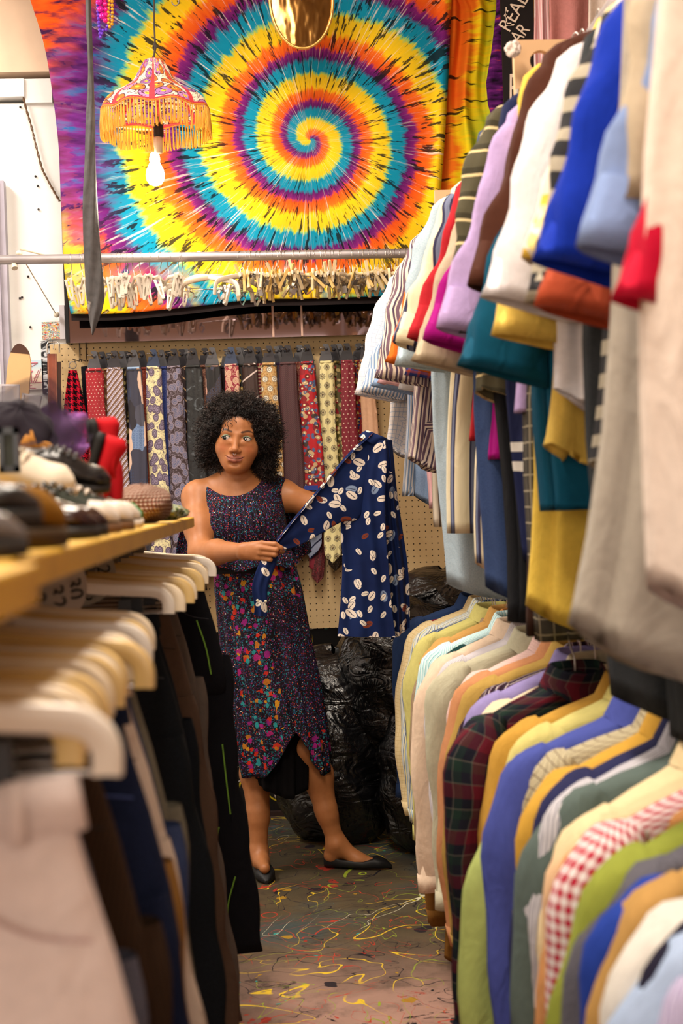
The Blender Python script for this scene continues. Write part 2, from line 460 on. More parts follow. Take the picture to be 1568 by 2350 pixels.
# dark hem of the tapestry
hp = [(P[-1][j][0], P[-1][j][1] + 0.012, P[-1][j][2] - 0.012) for j in range(0, 140, 3)]
gh = G(); A = np.array(hp); gh.grid(np.array([A + [0, 0, 0.03], A + [0, 0.004, -0.012]]))
ho = gh.put('hem', plain('dark_hem', '#1a1012', 0.9)); ho.parent = o; ho['label'] = 'black hem strip along the bottom edge'
# second folded tie-dye cloth at the right
def P_td2():
    m = MT('tie_dye_folded', 0.9, 0.15); uv = m.uv(); u, v, _ = m.sep(uv)
    w = m.noise(uv, 4, 3) - 0.5
    s = m.vm('MULTIPLY', uv, (3.0, 26.0, 1.0))
    st = m.noise(s, 1.6, 3, 0.6)
    t = u * 2.6 - v * 0.55 + w * 0.5 + st * 0.35
    c = m.ramp(m.fr(t + 0.66), [(0.0, '#ee5a1a'), (0.28, '#f07a1c'), (0.40, '#f3d016'), (0.58, '#b9c82e'), (0.68, '#0a8fa5'), (0.82, '#0c7fb0'), (0.9, '#5a1c6e'), (1.0, '#a8361c')])
    bl = m.sm(m.noise(m.vm('MULTIPLY', uv, (6.0, 42.0, 1.0)), 1.0, 2.5), 0.60, 0.65)
    c = m.mix(bl * 0.93, c, '#15120f')
    m.base(c).bump(m.noise(uv, 420, 1), 0.15, 0.001); return m.mat
L2 = spline([(780, -95), (1000, -30), (1030, 40), (1016, 200), (1012, 330), (1002, 450), (985, 600)], 40)
R2 = spline([(1120, -95), (1150, 0), (1140, 80), (1135, 110), (1126, 190), (1130, 250), (1160, 320), (1165, 430), (1160, 600)], 40)
P = []; UVg = []
for i in range(40):
    row = []; uvr = []
    for j in range(60):
        t = j / 59.0; px = L2[i][0] * (1 - t) + R2[i][0] * t; py = L2[i][1] * (1 - t) + R2[i][1] * t
        w = U(px, py, Y_T + 0.05); fd = 0.014 * math.sin(t * 11 + i * 0.12) + 0.01 * math.sin(t * 23 - i * .1)
        row.append((w.x, Y_T + 0.03 - fd, w.z)); uvr.append((w.x - U(1000, 0, Y_T).x, w.z - z_ref))
    P.append(row); UVg.append(uvr)
o = G().grid(np.array(P), np.array(UVg)).put('tapestry', P_td2())
tag(o, 'folded orange and yellow tie-dye cloth right of the large spiral tapestry', 'tapestry')
# gathered purple end of that cloth
def purple_m():
    m = MT('tie_dye_purple', 0.9, 0.15); uv = m.uv()
    c = m.ramp(m.noise(m.vm('MULTIPLY', uv, (6.0, 30.0, 1.0)), 1.6, 4), [(0.35, '#16081c'), (0.5, '#4e145c'), (0.62, '#6d2276'), (0.72, '#d2481a')])
    m.base(c); return m.mat
P = []
for i, (px, py, w) in enumerate([(1155, -120, 26), (1152, 20, 26), (1146, 110, 34), (1138, 190, 44), (1140, 240, 40), (1152, 300, 26), (1160, 360, 22), (1164, 430, 18)]):
    c = UA(px, py, 5.52); ww = w / 2 * SC
    P.append([c + np.array([ww * math.cos(a), 0.02 * math.sin(a) * (1 + 0.3 * math.sin(3 * a + i)), 0]) for a in np.linspace(0, 2 * PI, 20, endpoint=False)])
o = G().grid(np.array(P), close=True).put('gathered_cloth', purple_m()); tag(o, 'gathered dark purple tie-dye cloth end beside the black lettered sign', 'cloth')

# ------------------------------------------------------------------ clothes rail in front of the tapestry
Y_R = 5.28
a = UA(-260, 601, Y_R); b = UA(1010, 580, Y_R + 0.0)
rail_z = lambda x, a=a, b=b: a[2] + (b[2] - a[2]) * (x - a[0]) / (b[0] - a[0])
root = thing('clothes_rail', 'long horizontal steel clothes rail in front of the tapestry', 'rail', tuple(a))
g = G(); g.tube([a, a * 0.5 + b * 0.5, b], 0.0175, 16)
o = g.put('pipe', steel); o.parent = root; o.matrix_parent_inverse = Matrix.Translation(-Vector(a))
cream_metal = plain('cream_painted_metal', '#d8cbb8', 0.5, 0.4, 0.1)
def bar(g, p, q, w, t):
    p = np.array(p); q = np.array(q); d = q - p; d /= np.linalg.norm(d); n = np.array([d[2], 0, -d[0]]) * w / 2; k = np.array([0, t / 2, 0])
    g.grid(np.array([[p + n + k, p - n + k, p - n - k, p + n - k], [q + n + k, q - n + k, q - n - k, q + n - k]]), close=True)
    g.fan([p + n + k, p - n + k, p - n - k, p + n - k]); g.fan([q + n + k, q - n + k, q - n - k, q + n - k], True)
g = G(); bar(g, UA(60, 606, Y_R), UA(128, 720, y0 - 0.03), 0.016, 0.012); bar(g, UA(46, 572, Y_R + .05), UA(104, 586, Y_R + 0.2), 0.011, 0.01)
g.tube([UA(32, 606, Y_R), UA(34, 616, Y_R - .01)], 0.012, 8); g.ball(UA(130, 722, y0 - .03), 0.012); g.ball(UA(44, 582, Y_R), 0.012)
tag(g.put('rail_bracket', cream_metal), 'cream diagonal metal bracket bracing the rail to the white wall', 'bracket')
# ------------------------------------------------------------------ fabrics
_fc = {}
def fab(kind, *c, sc=0.02, rough=0.9, sheen=0.0, weave=True, key=None, ang=45):
    k = (kind, c, sc, rough, ang)
    if k in _fc: return _fc[k]
    m = MT('cloth_' + kind, rough, 0.12 if rough > 0.7 else 0.35)
    uv = m.uv(); u, v, _ = m.sep(uv)
    wob = m.noise(uv, 14, 2, color=True)
    def bands(x, cols):
        n = len(cols); st = []; p = 0.0
        for col, w in cols: st.append((p, col)); p += w
        return m.ramp(m.fr(x / sc), st, 'CONSTANT')
    def lattice(scale, stag=True):
        y = v / scale; row = m.f('FLOOR', y); x = u / scale + (m.fr(row * 0.5) if stag else 0.0)
        return m.fr(x + 100) - 0.5, m.fr(y) - 0.5
    if kind == 'plain':
        a = H(c[0]); d = tuple(q * 0.86 for q in a[:3]) + (1,)
        col = m.ramp(m.noise(uv, 60, 4, 0.7), [(0.3, d), (0.7, a)])
    elif kind == 'heather':
        col = m.ramp(m.noise(uv, 260, 4, 0.8), [(0.35, c[0]), (0.65, c[1])])
    elif kind == 'vs': col = bands(u + 10.0, c)
    elif kind == 'hs': col = bands(v + 10.0, c)
    elif kind == 'ds':
        a = math.radians(ang); col = bands(u * math.cos(a) + v * math.sin(a) + 10.0, c)
    elif kind == 'plaid':
        a = bands(u + 10.0, c); b = bands(v + 10.0, c)
        tw = m.fr((u + v) / 0.0016 + 50) < 0.5
        col = m.mix(0.5, a, b)
    elif kind == 'grid':
        g1 = m.fr(u / sc + 50) < 0.10; g2 = m.fr(v / sc + 50) < 0.10
        col = m.mix(m.f('MAXIMUM', g1, g2), c[0], c[1])
        if len(c) > 2: col = m.mix(m.f('MAXIMUM', m.fr(u / (sc * 3) + 50.3) < 0.05, m.fr(v / (sc * 3) + 50.3) < 0.05), col, c[2])
    elif kind == 'gingham':
        a = m.fr(u / sc + 50) < 0.5; b = m.fr(v / sc + 50) < 0.5
        col = m.mix((a + b) * 0.5, c[0], c[1])
    elif kind == 'dots':
        x, y = lattice(sc); d = m.f('SQRT', x * x + y * y)
        col = m.mix(d < c[2] if len(c) > 2 else d < 0.12, c[0], c[1])
    elif kind == 'rings':
        x, y = lattice(sc); d = m.f('SQRT', x * x + y * y)
        col = m.ramp(d, [(0, c[1]), (0.08, c[2]), (0.15, c[1]), (0.25, c[2]), (0.32, c[0])], 'CONSTANT')
        hx = m.sm(m.noise(uv, 160, 2), 0.5, 0.56); col = m.mix(hx * (d > 0.34), col, c[3])
    elif kind == 'diamonds':
        x, y = lattice(sc, True); d = m.f('ADD', m.ab(x), m.ab(y) * 0.8) * 0.5 + m.f('MAXIMUM', m.ab(x), m.ab(y)) * 0.5
        col = m.ramp(d, [(0, c[2]), (0.05, c[1]), (0.13, c[0]), (0.18, c[1]), (0.24, c[0]), (0.29, c[1]), (0.34, c[0])], 'CONSTANT')
    elif kind == 'paisley':
        wv = m.vm('ADD', uv, m.vm('SCALE', wob, scale=sc * 0.9))
        vo = m.vor(m.vm('MULTIPLY', wv, (1.0, 0.72, 1.0)), 1 / sc, 'SMOOTH_F1' if False else 'F1')
        d = S(m, vo.outputs['Distance'])
        col = m.ramp(d, [(0, c[2]), (0.12, c[1]), (0.22, c[2]), (0.30, c[1]), (0.46, c[0])], 'CONSTANT')
        sp = m.sm(m.ab(m.noise(uv, 1.2 / sc, 2, 0.5, 2.0) - 0.5), 0.03, 0.015) * (d > 0.5)
        col = m.mix(sp, col, c[1])
    elif kind == 'scroll':
        n = m.ab(m.noise(uv, 1 / sc, 2, 0.55, 2.4) - 0.5); col = m.mix(m.sm(n, 0.035, 0.015), c[0], c[1])
        if len(c) > 2: col = m.mix(m.sm(m.noise(uv, 1.6 / sc, 1), 0.62, 0.64), col, c[2])
    elif kind == 'marble':
        n = m.noise(uv, 1 / sc, 4, 0.6, 2.5)
        col = m.ramp(n, [(0.36, c[0]), (0.5, c[1]), (0.58, c[0]), (0.68, c[2])])
    elif kind == 'abstract':
        wv = m.vm('ADD', m.vm('MULTIPLY', uv, (1.0, 0.45, 1.0)), m.vm('SCALE', wob, scale=0.03))
        vo = m.vor(wv, 1 / sc); cr = m.sep(S(m, vo.outputs['Color']))[0]; n = len(c)
        col = m.ramp(cr, [(i / n, x) for i, x in enumerate(c)], 'CONSTANT')
        x, y = lattice(0.014, False); ring = m.sm(m.ab(m.f('SQRT', x * x + y * y) - 0.3), 0.08, 0.05)
        col = m.mix(ring * (cr > 0.75) * 0.6, col, '#2f4a74')
    elif kind == 'hound':
        t = sc / 8; fu = m.f('FLOOR', u / t + 800); fv = m.f('FLOOR', v / t + 800)
        A = m.fr(fu / 8.0) < 0.49; B = m.fr(fv / 8.0) < 0.49; T = m.fr((fu + fv) / 4.0) < 0.49
        w = T * A + (1.0 - T) * B; col = m.mix(w, c[0], c[1])
    elif kind == 'leaf':
        col = H(c[0])
        for i, q in enumerate(c[1:]):
            vo = m.vor(m.vm('ADD', m.vm('ADD', uv, m.vm('SCALE', wob, scale=0.02)), (i * 0.37, i * 0.21, 0)), 1 / (sc * (1.15 - 0.17 * (i % 4))))
            d = S(m, vo.outputs['Distance']); cr = m.sep(S(m, vo.outputs['Color']))[i % 3]
            col = m.mix((d < 0.36) * (cr > 0.45), col, q)
            col = m.mix((d < 0.13) * (cr > 0.75), col, '#f2e2b0')
    m.base(col)
    if weave: m.bump(m.noise(uv, 500, 1) * .06 + m.noise(m.vm('MULTIPLY', uv, (1.0, .45, 1.0)), 15, 3, .5, 1.2), 0.55 if rough > .7 else .2, 0.012)
    if sheen: m.b.inputs['Sheen Weight'].default_value = sheen
    _fc[k] = m.mat
    return m.mat
def silk(kind, *c, **k): return fab(kind, *c, rough=0.48, **k)

# ------------------------------------------------------------------ ties on pegboard hooks
hook_m = plain('hook_metal', '#7d7672', 0.35, 0.5, 0.9)
hang_ms = [plain('tie_hanger_grey', '#4a494e', 0.5, 0.4), plain('tie_hanger_black', '#26242a', 0.45, 0.4), plain('tie_hanger_blue', '#2f3b55', 0.45, 0.4)]
def tie_hanger_mesh():
    g = G(); w = 0.028; h = 0.068
    arc = [(math.sin(t) * 0.010, 0.030 + math.cos(t) * 0.010) for t in np.linspace(0.6, 2 * PI - 0.2, 14)]
    out = [(-w, -0.036), (w, -0.036), (w * 0.98, -0.018), (0.013, 0.044), (0.009, 0.048), (-0.009, 0.048), (-0.012, 0.042), (-0.004, 0.036), (0.006, 0.032), (0.006, 0.024), (-0.003, 0.019), (-0.017, 0.020), (-w, -0.018)]
    g.prism(out, -0.0022, 0.0022)
    g.box((-w, -0.006, -0.020), (w, -0.0022, -0.016)); g.box((-w, -0.006, -0.034), (w, -0.0022, -0.030)); g.box((-w, -0.004, -0.030), (-w + 0.004, -0.0022, -0.018))
    g.ball((0.002, -0.004, 0.028), (0.0085, 0.006, 0.0065), 10, 6)
    return g.mesh('plate', False)
TH = tie_hanger_mesh()
def tie_blade(L, wt, wb_, sag, seed, th=0.004):
    n = 26; m_ = 9; r = random.Random(seed); ph = r.random() * 6
    P = []; UVv = []
    for i in range(n):
        t = i / (n - 1); z = -L * t
        w = wt + (wb_ - wt) * min(1, t * 1.15)
        tip = 0.5 * wb_
        left = L * (1 - t)
        ww = w * min(1.0, left / tip) if left < tip else w
        cx = sag * math.sin(t * 2.2) + 0.003 * math.sin(t * 9 + ph)
        front = [(cx + ww * (k / (m_ - 1) - 0.5), -th * (1 - (2 * k / (m_ - 1) - 1) ** 2) - 0.003 * math.sin(t * 6 + ph) - 0.0025 * math.sin(k * 1.7 + ph + t * 4), z) for k in range(m_)]
        back = [(x, th * 0.6, z) for x, y, z in front[::-1]]
        P.append(front + back)
        UVv.append([(x - cx + seed * 0.37, z) for x, y, z in front + back] + [(front[0][0] - cx + seed * 0.37, z)])
    g = G(); g.grid(np.array(P), np.array(UVv), close=True)
    return g.mesh('blade')
def tie(px, py, Y, L, wt, wb_, m, label, rz=0.0, sag=0.0, hm=None, narrow=True, seed=0, group=None):
    p = U(px, py, Y)
    t = thing('necktie', label, 'necktie', (p.x, Y, p.z), (0, 0, rz), group)
    bm_ = tie_blade(L, wt, wb_, sag, seed); b = link('blade', bm_, m, t, loc=(0, -0.004, -0.028))
    lp = G(); lp.tube([(-wt * 0.42, -0.006, -0.025), (wt * 0.42, -0.006, -0.025)], 0.006, 8); lp.put('knot_roll', m, t)
    if narrow:
        nb = tie_blade(L * 0.93, wt * 0.8, wb_ * 0.5, sag * 0.5 + 0.006, seed + 3); o = link('rear_blade', nb, m, t, loc=(0.006, 0.008, -0.03))
    h = thing('tie_hanger', None, None, (p.x, Y, p.z), (0, 0, rz))
    return t, h, hm
TIES = [
 # px, wt, wb, L, material, label, [behind ...]
 (216, .066, .088, .78, silk('dots', '#a01f2a', '#e8d8c8', sc=.014), 'red silk necktie with small white polka dots, beside the houndstooth scarf', 'g',
   [(silk('ds', ('#7a4a2c', .7), ('#b7976a', .3), sc=.03), 'brown tie with tan stripes behind the red polka-dot tie'), (silk('plain', '#5a1620'), 'dark red tie at the back of the polka-dot tie stack')]),
 (262, .064, .086, .74, silk('ds', ('#7b5a44', .5), ('#b7b2cc', .2), ('#7b5a44', .1), ('#d6cfe0', .2), sc=.016, ang=-40), 'brown and lilac diagonally striped necktie', 'd',
   [(silk('leaf', '#1e1712', '#6a5a34', '#8e7d4a', sc=.02), 'black tie with olive specks behind the brown striped tie'), (silk('plain', '#6b1f2c'), 'maroon tie at the back of the brown striped stack')]),
 (307, .058, .082, .76, silk('abstract', '#4a4a58', '#2b2830', '#8fa6c4', '#d9b9a4', '#39394a', '#6f86ac', sc=.045), 'grey blue abstract patterned necktie with pale pink shapes', 'g',
   [(silk('scroll', '#5e1a20', '#b0603a', sc=.012), 'dark red figured tie behind the grey abstract tie'), (silk('leaf', '#183c38', '#3a2a20', '#5a4a2a', sc=.02), 'dark teal patterned tie left behind the abstract tie')]),
 (352, .060, .088, .84, silk('paisley', '#e3d8a8', '#5d4f63', '#8c7f95', sc=.026), 'cream necktie with large purple grey paisley', 'b',
   [(silk('scroll', '#25306e', '#5565a8', sc=.010), 'royal blue tie behind the cream paisley tie'), (silk('leaf', '#20281c', '#7a2020', '#5a6a3a', sc=.014), 'dark green and red figured tie beside the cream paisley tie')]),
 (399, .060, .092, .86, silk('paisley', '#3b2a2c', '#8a7f8e', '#5c6285', sc=.024), 'dark brown necktie with grey purple paisley', 'k',
   [(silk('ds', ('#2a1a1e', .85), ('#c09a70', .15), sc=.03), 'near black tie with thin diagonal stripes behind the brown paisley tie'), (silk('scroll', '#3c2440', '#5d3a60', sc=.012), 'dark plum tie at the back of the brown paisley stack')]),
 (443, .064, .090, .84, silk('marble', '#1d1d1f', '#2c2e30', '#5d646a', sc=.06), 'black necktie with smoky grey swirls', 'k',
   [(silk('ds', ('#3a2a1c', .75), ('#c3a262', .25), sc=.045), 'brown tie with tan diagonal stripes left of the smoky black tie'), (silk('marble', '#7a5c34', '#a58a5a', '#5a4020', sc=.03), 'bronze tie at the back of the smoky black stack')]),
 (487, .060, .086, .80, silk('abstract', '#1c1b1e', '#252224', '#1c1b1e', '#c79a8c', '#3a3034', '#7a6f50', sc=.035), 'black necktie with pink and olive leaf shapes above the woman', 'g',
   [(silk('scroll', '#4a2428', '#c09070', sc=.008), 'maroon tie with beige scrolls left of the woman'), (silk('plain', '#2a1c20'), 'plain dark tie behind the black leaf-shape tie')]),
 (530, .056, .080, .70, silk('paisley', '#8c2238', '#c9a58c', '#b28070', sc=.022), 'burgundy necktie with beige paisley above the woman', 'b',
   [(silk('leaf', '#17140f', '#c9a640', sc=.018), 'black tie with yellow spots behind the burgundy paisley tie'), (silk('scroll', '#6a3034', '#c79c86', sc=.008), 'dusty red scrolled tie right of the burgundy paisley tie')]),
 (574, .060, .086, .74, silk('ds', ('#3c2a26', .93), ('#d9c6c0', .07), sc=.085, ang=-55), 'plain dark brown necktie with one pale diagonal line', 'k',
   [(silk('hs', ('#8a1f30', .55), ('#c98a8a', .15), ('#e2cf9a', .3), sc=.014), 'maroon tie with rows of cream drops above the woman'), (silk('plain', '#32161c'), 'plain dark tie at the back of the dark brown stack')]),
 (617, .060, .088, .78, silk('rings', '#c7a26c', '#f0e6d4', '#8c8378', '#a9793c', sc=.038), 'gold necktie with white circle motifs', 'd',
   [(silk('plain', '#3a2a52'), 'purple tie edge behind the gold circle tie'), (silk('plain', '#4a1c22'), 'dark wine tie at the back of the gold circle stack')]),
 (660, .070, .105, .76, silk('ds', ('#4c2a30', .6), ('#3a2228', .25), ('#6a4a44', .15), sc=.006, ang=-50), 'wide maroon brown necktie with a fine diagonal weave', 'k',
   [(silk('scroll', '#6b4440', '#b05a34', '#55607a', sc=.016), 'rust and slate figured tie left of the wide maroon one'), (silk('ds', ('#a9b4d2', .8), ('#232848', .2), sc=.03, ang=-50), 'pale blue tie with navy stripes right of the wide maroon one')]),
 (705, .058, .110, .66, silk('leaf', '#b51420', '#41302a', '#7a1016', '#c6a67c', '#4a5e8a', '#8e1620', sc=.030), 'bright red floral necktie with a blue label', 'k',
   [(silk('scroll', '#7a2428', '#d8b88a', sc=.014), 'dark red and cream scrolled tie left of the red floral one'), (silk('paisley', '#241a14', '#6d5a3a', '#3a2c1e', sc=.014), 'black brown figured tie right of the red floral one')]),
 (748, .056, .070, .80, silk('diamonds', '#e2d59c', '#2f2430', '#a58a4a', sc=.036), 'cream necktie with dark concentric diamonds', 'g',
   [(silk('leaf', '#5c5222', '#a02030', '#c9b070', sc=.02), 'olive and red patterned tie behind the cream diamond tie'), (silk('plain', '#28305e'), 'navy tie at the back of the cream diamond stack')]),
 (796, .052, .074, .80, silk('dots', '#7a1a2a', '#d2b6a0', .15, sc=.018), 'burgundy necktie with tiny cream squares', 'k',
   [(silk('paisley', '#b98a34', '#3a2432', '#7a5a2a', sc=.03), 'gold tie with dark medallions left of the burgundy dotted tie'), (silk('plain', '#241c3a'), 'dark navy tie behind the burgundy dotted tie')]),
 (841, .056, .074, .70, silk('plain', '#d8a886'), 'plain peach necktie at the right end of the row', 'd',
   [(silk('leaf', '#8e1c1c', '#d2b25a', '#243060', sc=.014), 'red and gold figured tie left behind the peach one'), (silk('plain', '#20284a'), 'dark blue tie behind the peach one')]),
]
for i, (px, wt, wb_, L, mt, lab, hc, behind) in enumerate(TIES):
    py = 834 - (px - 216) * 0.032
    hm = {'g': hang_ms[0], 'd': plain('tie_hanger_dark', '#38353a', .5), 'k': hang_ms[1], 'b': hang_ms[2]}[hc]
    for j in range(2, -1, -1):
        Y = YB - 0.115 + 0.034 * j
        mm, ll = (mt, lab) if j == 0 else behind[j - 1]
        dx = (0, 18, 33)[j] * (1 if i % 3 != 2 or j < 2 else -0.6)
        if 'left' in ll and j: dx = -17
        t, h, _ = tie(px + dx, py + (0, 1, 3)[j], Y, L * (1, .97, 1.03)[j], wt, wb_ * (1, .92, .9)[j], mm, ll, rz=-0.15 - 0.22 * j, sag=(0.004, 0.010, 0.016)[j], seed=i * 3 + j, narrow=(j < 2))
        p = U(px + dx, py, Y)
        tag(h, ['', 'second ', 'rearmost '][j] + 'tie hanger of plastic holding the ' + ll.split(' behind')[0].split(' at the back')[0][:58].rsplit(' ', 1)[0] if False else 'plastic tie hanger holding the ' + ' '.join(ll.split()[:10]), 'hanger', 'plastic tie hangers on the pegboard')
        link('plate', TH, hm if j == 0 else hang_ms[(i + j) % 2], h)
        if j == 0:
            g = G(); g.tube([(p.x + .004, YB - .001, p.z + .052), (p.x + .003, YB - .02, p.z + .036), (p.x, YB - 0.10, p.z + .028), (p.x - .004, YB - 0.135, p.z + .028), (p.x - .014, YB - 0.14, p.z + .03), (p.x - .022, YB - 0.135, p.z + .03)], 0.0022, 6)
            g.tube([(p.x + .003, YB - .005, p.z + .056), (p.x + .003, YB - .007, p.z + .03)], 0.0022, 6)
            tag(g.put('pegboard_hook', hook_m), 'bent wire hook in the pegboard carrying the ' + ' '.join(lab.split()[:8]), 'hook', 'pegboard hooks for the ties')
    if 'blue label' in lab:
        p = U(702, 1120, YB - 0.13)
        g = G().box((-0.028, -0.003, -0.009), (0.028, 0.0, 0.009)); o = g.put('label_tag', plain('blue_label', '#2a3c8a', .7), None, False)
        tt = [q for q in bpy.data.objects if q.get('label') == lab][0]; o.parent = tt; o.location = (0.0, -0.022, p.z - tt.location.z); o['label'] = 'small blue woven label'

# stray tie ends seen under the blue shirt
def loose_tie(px, py, L, w, m, lab, rz=0.0, roll=0.0, Y=YB - 0.05):
    p = U(px, py, Y); t = thing('necktie', lab, 'necktie', tuple(p), (0, roll, rz)); link('blade', tie_blade(L, w * 0.7, w, 0, px), m, t)
loose_tie(733, 1180, .28, .05, silk('scroll', '#3a1018', '#9a4a4a', '#6a1820', sc=.01), 'thin dark red tie end hanging lowest beside the blue shirt', roll=.05)
loose_tie(668, 1195, .20, .075, silk('gingham', '#5a1c24', '#cfc6d6', sc=.020), 'maroon and grey checked tie end beside the woman waist')
loose_tie(716, 1170, .26, .06, silk('plain', '#8c2236'), 'plain raspberry red tie end below the held blue sleeve', roll=-.04)
loose_tie(765, 1170, .25, .06, silk('dots', '#33261a', '#6a5030', .2, sc=.01), 'brown tie end with tiny dots by the blue shirt edge')
loose_tie(690, 1180, .20, .06, silk('paisley', '#2a0f12', '#a8683c', '#6a2a20', sc=.02), 'dark tie end with rusty paisley by the woman waist', roll=.1)

# ------------------------------------------------------------------ scarf, dark scarf, belt
def hang_cloth(name, outline_l, outline_r, Y, m, lab, cat, folds=3, amp=0.012, n=40, parent=None, th=0.006, uvs=1.0, ph=0.0):
    A = spline(outline_l, n); B = spline(outline_r, n); mcol = 36; P = []; UVv = []
    for i in range(n):
        a = UA(*A[i], Y); b = UA(*B[i], Y); row = []; uvr = []
        for j in range(mcol):
            t = j / (mcol - 1); q = a * (1 - t) + b * t
            y = -amp * (0.5 + 0.5 * math.cos(t * folds * 2 * PI + 0.5 * math.sin(i * 0.08) + ph)) * min(1, 0.3 + i / n * 1.2) - 0.008 * math.sin(t * PI)
            row.append((q[0], Y + y, q[2])); uvr.append((q[0] * uvs, q[2] * uvs))
        back = [(x, Y + th, z) for x, y, z in row[::-1]]
        P.append(row + back); UVv.append(uvr + uvr[::-1] + [uvr[0]])
    g = G().grid(np.array(P), np.array(UVv), close=True)
    o = g.put(name, m, parent)
    if lab: tag(o, lab, cat)
    return o
hang_cloth('scarf', [(158, 850), (152, 900), (146, 960), (140, 1020), (134, 1090), (130, 1150)], [(176, 850), (188, 900), (200, 960), (203, 1020), (204, 1090), (206, 1150)], YB - 0.10, fab('hound', '#b8102c', '#190a14', sc=.024), 'red and black houndstooth scarf hanging beside the brown belt', 'scarf', folds=2.2, amp=.03)
g = G(); c = UA(167, 842, YB - 0.10); g.tube([c + np.array([0.018 * math.cos(t), 0.004, 0.014 * math.sin(t)]) for t in np.linspace(0, 2 * PI, 14)], .006, 8)
hang_cloth('scarf', [(186, 842), (190, 900), (193, 1000), (195, 1100)], [(200, 840), (206, 900), (210, 1000), (212, 1100)], YB - 0.05, fab('plain', '#141218'), 'narrow black scarf hanging behind the houndstooth scarf', 'scarf', folds=1, amp=.01)
g = G()
for px in (183, 198):
    p = U(px, 800, YB); g.tube([(p.x, YB - .002, p.z + .02), (p.x, YB - .006, p.z - .04), (p.x + .002, YB - .05, p.z - .056), (p.x - .02, YB - .09, p.z - .05)], .0022, 6)
tag(g.put('pegboard_hook', hook_m), 'double wire hook holding the houndstooth scarf', 'hook')
c = UA(167, 838, YB - 0.10); g = G(); g.tube([c + np.array([0.014 * math.cos(t), 0.0, 0.014 * math.sin(t)]) for t in np.linspace(0, 2 * PI, 16)], .002, 6, caps=False)
tag(g.put('metal_ring', hook_m), 'thin dark ring at the top of the houndstooth scarf', 'ring')

bt = thing('belt', 'brown leather belt with a silver buckle hanging left of the pegboard', 'belt', tuple(U(120, 815, YB - 0.06)))
def rel(p): return np.array(p) - np.array(bt.location)
leather = MT('brown_leather', 0.4, 0.4); uu = leather.uv(); u_, v_, _ = leather.sep(uu)
st = (leather.ab(leather.ab(u_) - 0.0145) < 0.0008) * (leather.fr(v_ / 0.005 + 90) < 0.6)
leather.base(leather.mix(st * 0.7, leather.ramp(leather.noise(uu, 12, 4), [(0.3, '#5e2a1c'), (0.7, '#8a452e')]), '#c39a78')).bump(leather.noise(uu, 300, 2), .2, .001)
P = []; UVb = []
for i in range(24):
    t = i / 23; c = rel(UA(119 + 6 * t, 812 + 290 * t, YB - 0.06)); w = 0.0185
    P.append([c + (-w, 0, 0), c + (0, -.003, 0), c + (w, 0, 0), c + (w, .005, 0), c + (-w, .005, 0)]); UVb.append([(-w, c[2]), (0, c[2]), (w, c[2]), (w, c[2]), (-w, c[2]), (-w, c[2])])
G().grid(np.array(P), np.array(UVb), close=True).put('strap', leather.mat, bt, smooth=False)
P = []; UVb = []
for i in range(24):
    t = i / 23; c = rel(UA(134 + 2 * t, 830 + 270 * t, YB - 0.03)); w = 0.010
    P.append([c + (-w, 0, 0), c + (w, 0, 0), c + (w, .005, 0), c + (-w, .005, 0)]); UVb.append([(0, c[2])] * 5)
G().grid(np.array(P), np.array(UVb), close=True).put('strap_end', plain('belt_dark', '#4a3228', .5), bt, smooth=False)
c = rel(UA(122, 792, YB - 0.065)); fr = [(-.024, -.03), (-.024, .004), (-.018, .012), (.018, .012), (.024, .004), (.024, -.03)]
g = G(); g.tube([c + np.array([x, 0, z]) for x, z in fr], .0032, 8); g.tube([c + np.array([.005, -.002, .012]), c + np.array([.0, -.004, -.018])], .0022, 6)
o = g.put('buckle', plain('buckle_silver', '#c9c4bd', .25, .5, 1.0), bt); o['label'] = 'silver square belt buckle'
G().tube([rel(U(108, 778, y0 + .012)), rel(U(108, 778, YB - .03)), rel(U(116, 786, YB - .065))], .0018, 6).put('wire_hook', hook_m, bt)

# ------------------------------------------------------------------ posters and cards on the white wall
yw = y0 - 0.002
def card(name, x0p, y0p, x1p, y1p, m, lab, cat, Y=None):
    a = U(x0p, y1p, Y or yw); b = U(x1p, y0p, Y or yw)
    g = G(); z = lambda t: t
    V = [(a.x, (Y or yw) - .0015, a.z), (b.x, (Y or yw) - .0015, a.z), (b.x, (Y or yw) - .0015, b.z), (a.x, (Y or yw) - .0015, b.z)]
    g.box((a.x, (Y or yw) - .0015, a.z), (b.x, (Y or yw), b.z))
    o = g.put(name, m, smooth=False); tag(o, lab, cat); return o, a, b
m = MT('paint_drip_print', .5); uv = m.obj(); c = '#b9c4bc'
for off, col in ((0, '#2c3430'), (4, '#f0efe6'), (8, '#e2c52a'), (12, '#5f9aa8'), (16, '#c2432c')):
    n = m.noise(m.vm('ADD', m.vm('MULTIPLY', uv, (1, 1, 2.4)), (off, 0.0, 0.0)), 26, 2, .5, 2); c = m.mix(m.sm(m.ab(n - .5), .035, .02), c, col)
m.base(c); card('postcard', 97, 738, 138, 779, m.mat, 'small colourful paint-splashed postcard above the belt buckle', 'postcard')
m = MT('black_white_print', .5); uv = m.obj(); n = m.noise(m.vm('MULTIPLY', uv, (.5, 1, 1.6)), 34, 3, .6, 1.5)
m.base(m.ramp(n, [(.48, '#17181c'), (.56, '#c6c9ce')])); card('poster', 98, 782, 122, 907, m.mat, 'narrow black and white poster strip behind the belt', 'poster')
m = MT('card_sky', .6); _, _, zz = m.sep(m.obj()); a = U(42, 893, yw); b = U(98, 826, yw)
m.base(m.ramp((zz - a.z) / (b.z - a.z), [(0, '#ead9cf'), (.3, '#f2dcc0'), (.8, '#bcd3e0')]))
o, a, b = card('postcard', 42, 826, 98, 895, m.mat, 'pale postcard with a faint red drawing of a cross and ladder', 'postcard')
g = G(); W = b.x - a.x; Hh = b.z - a.z
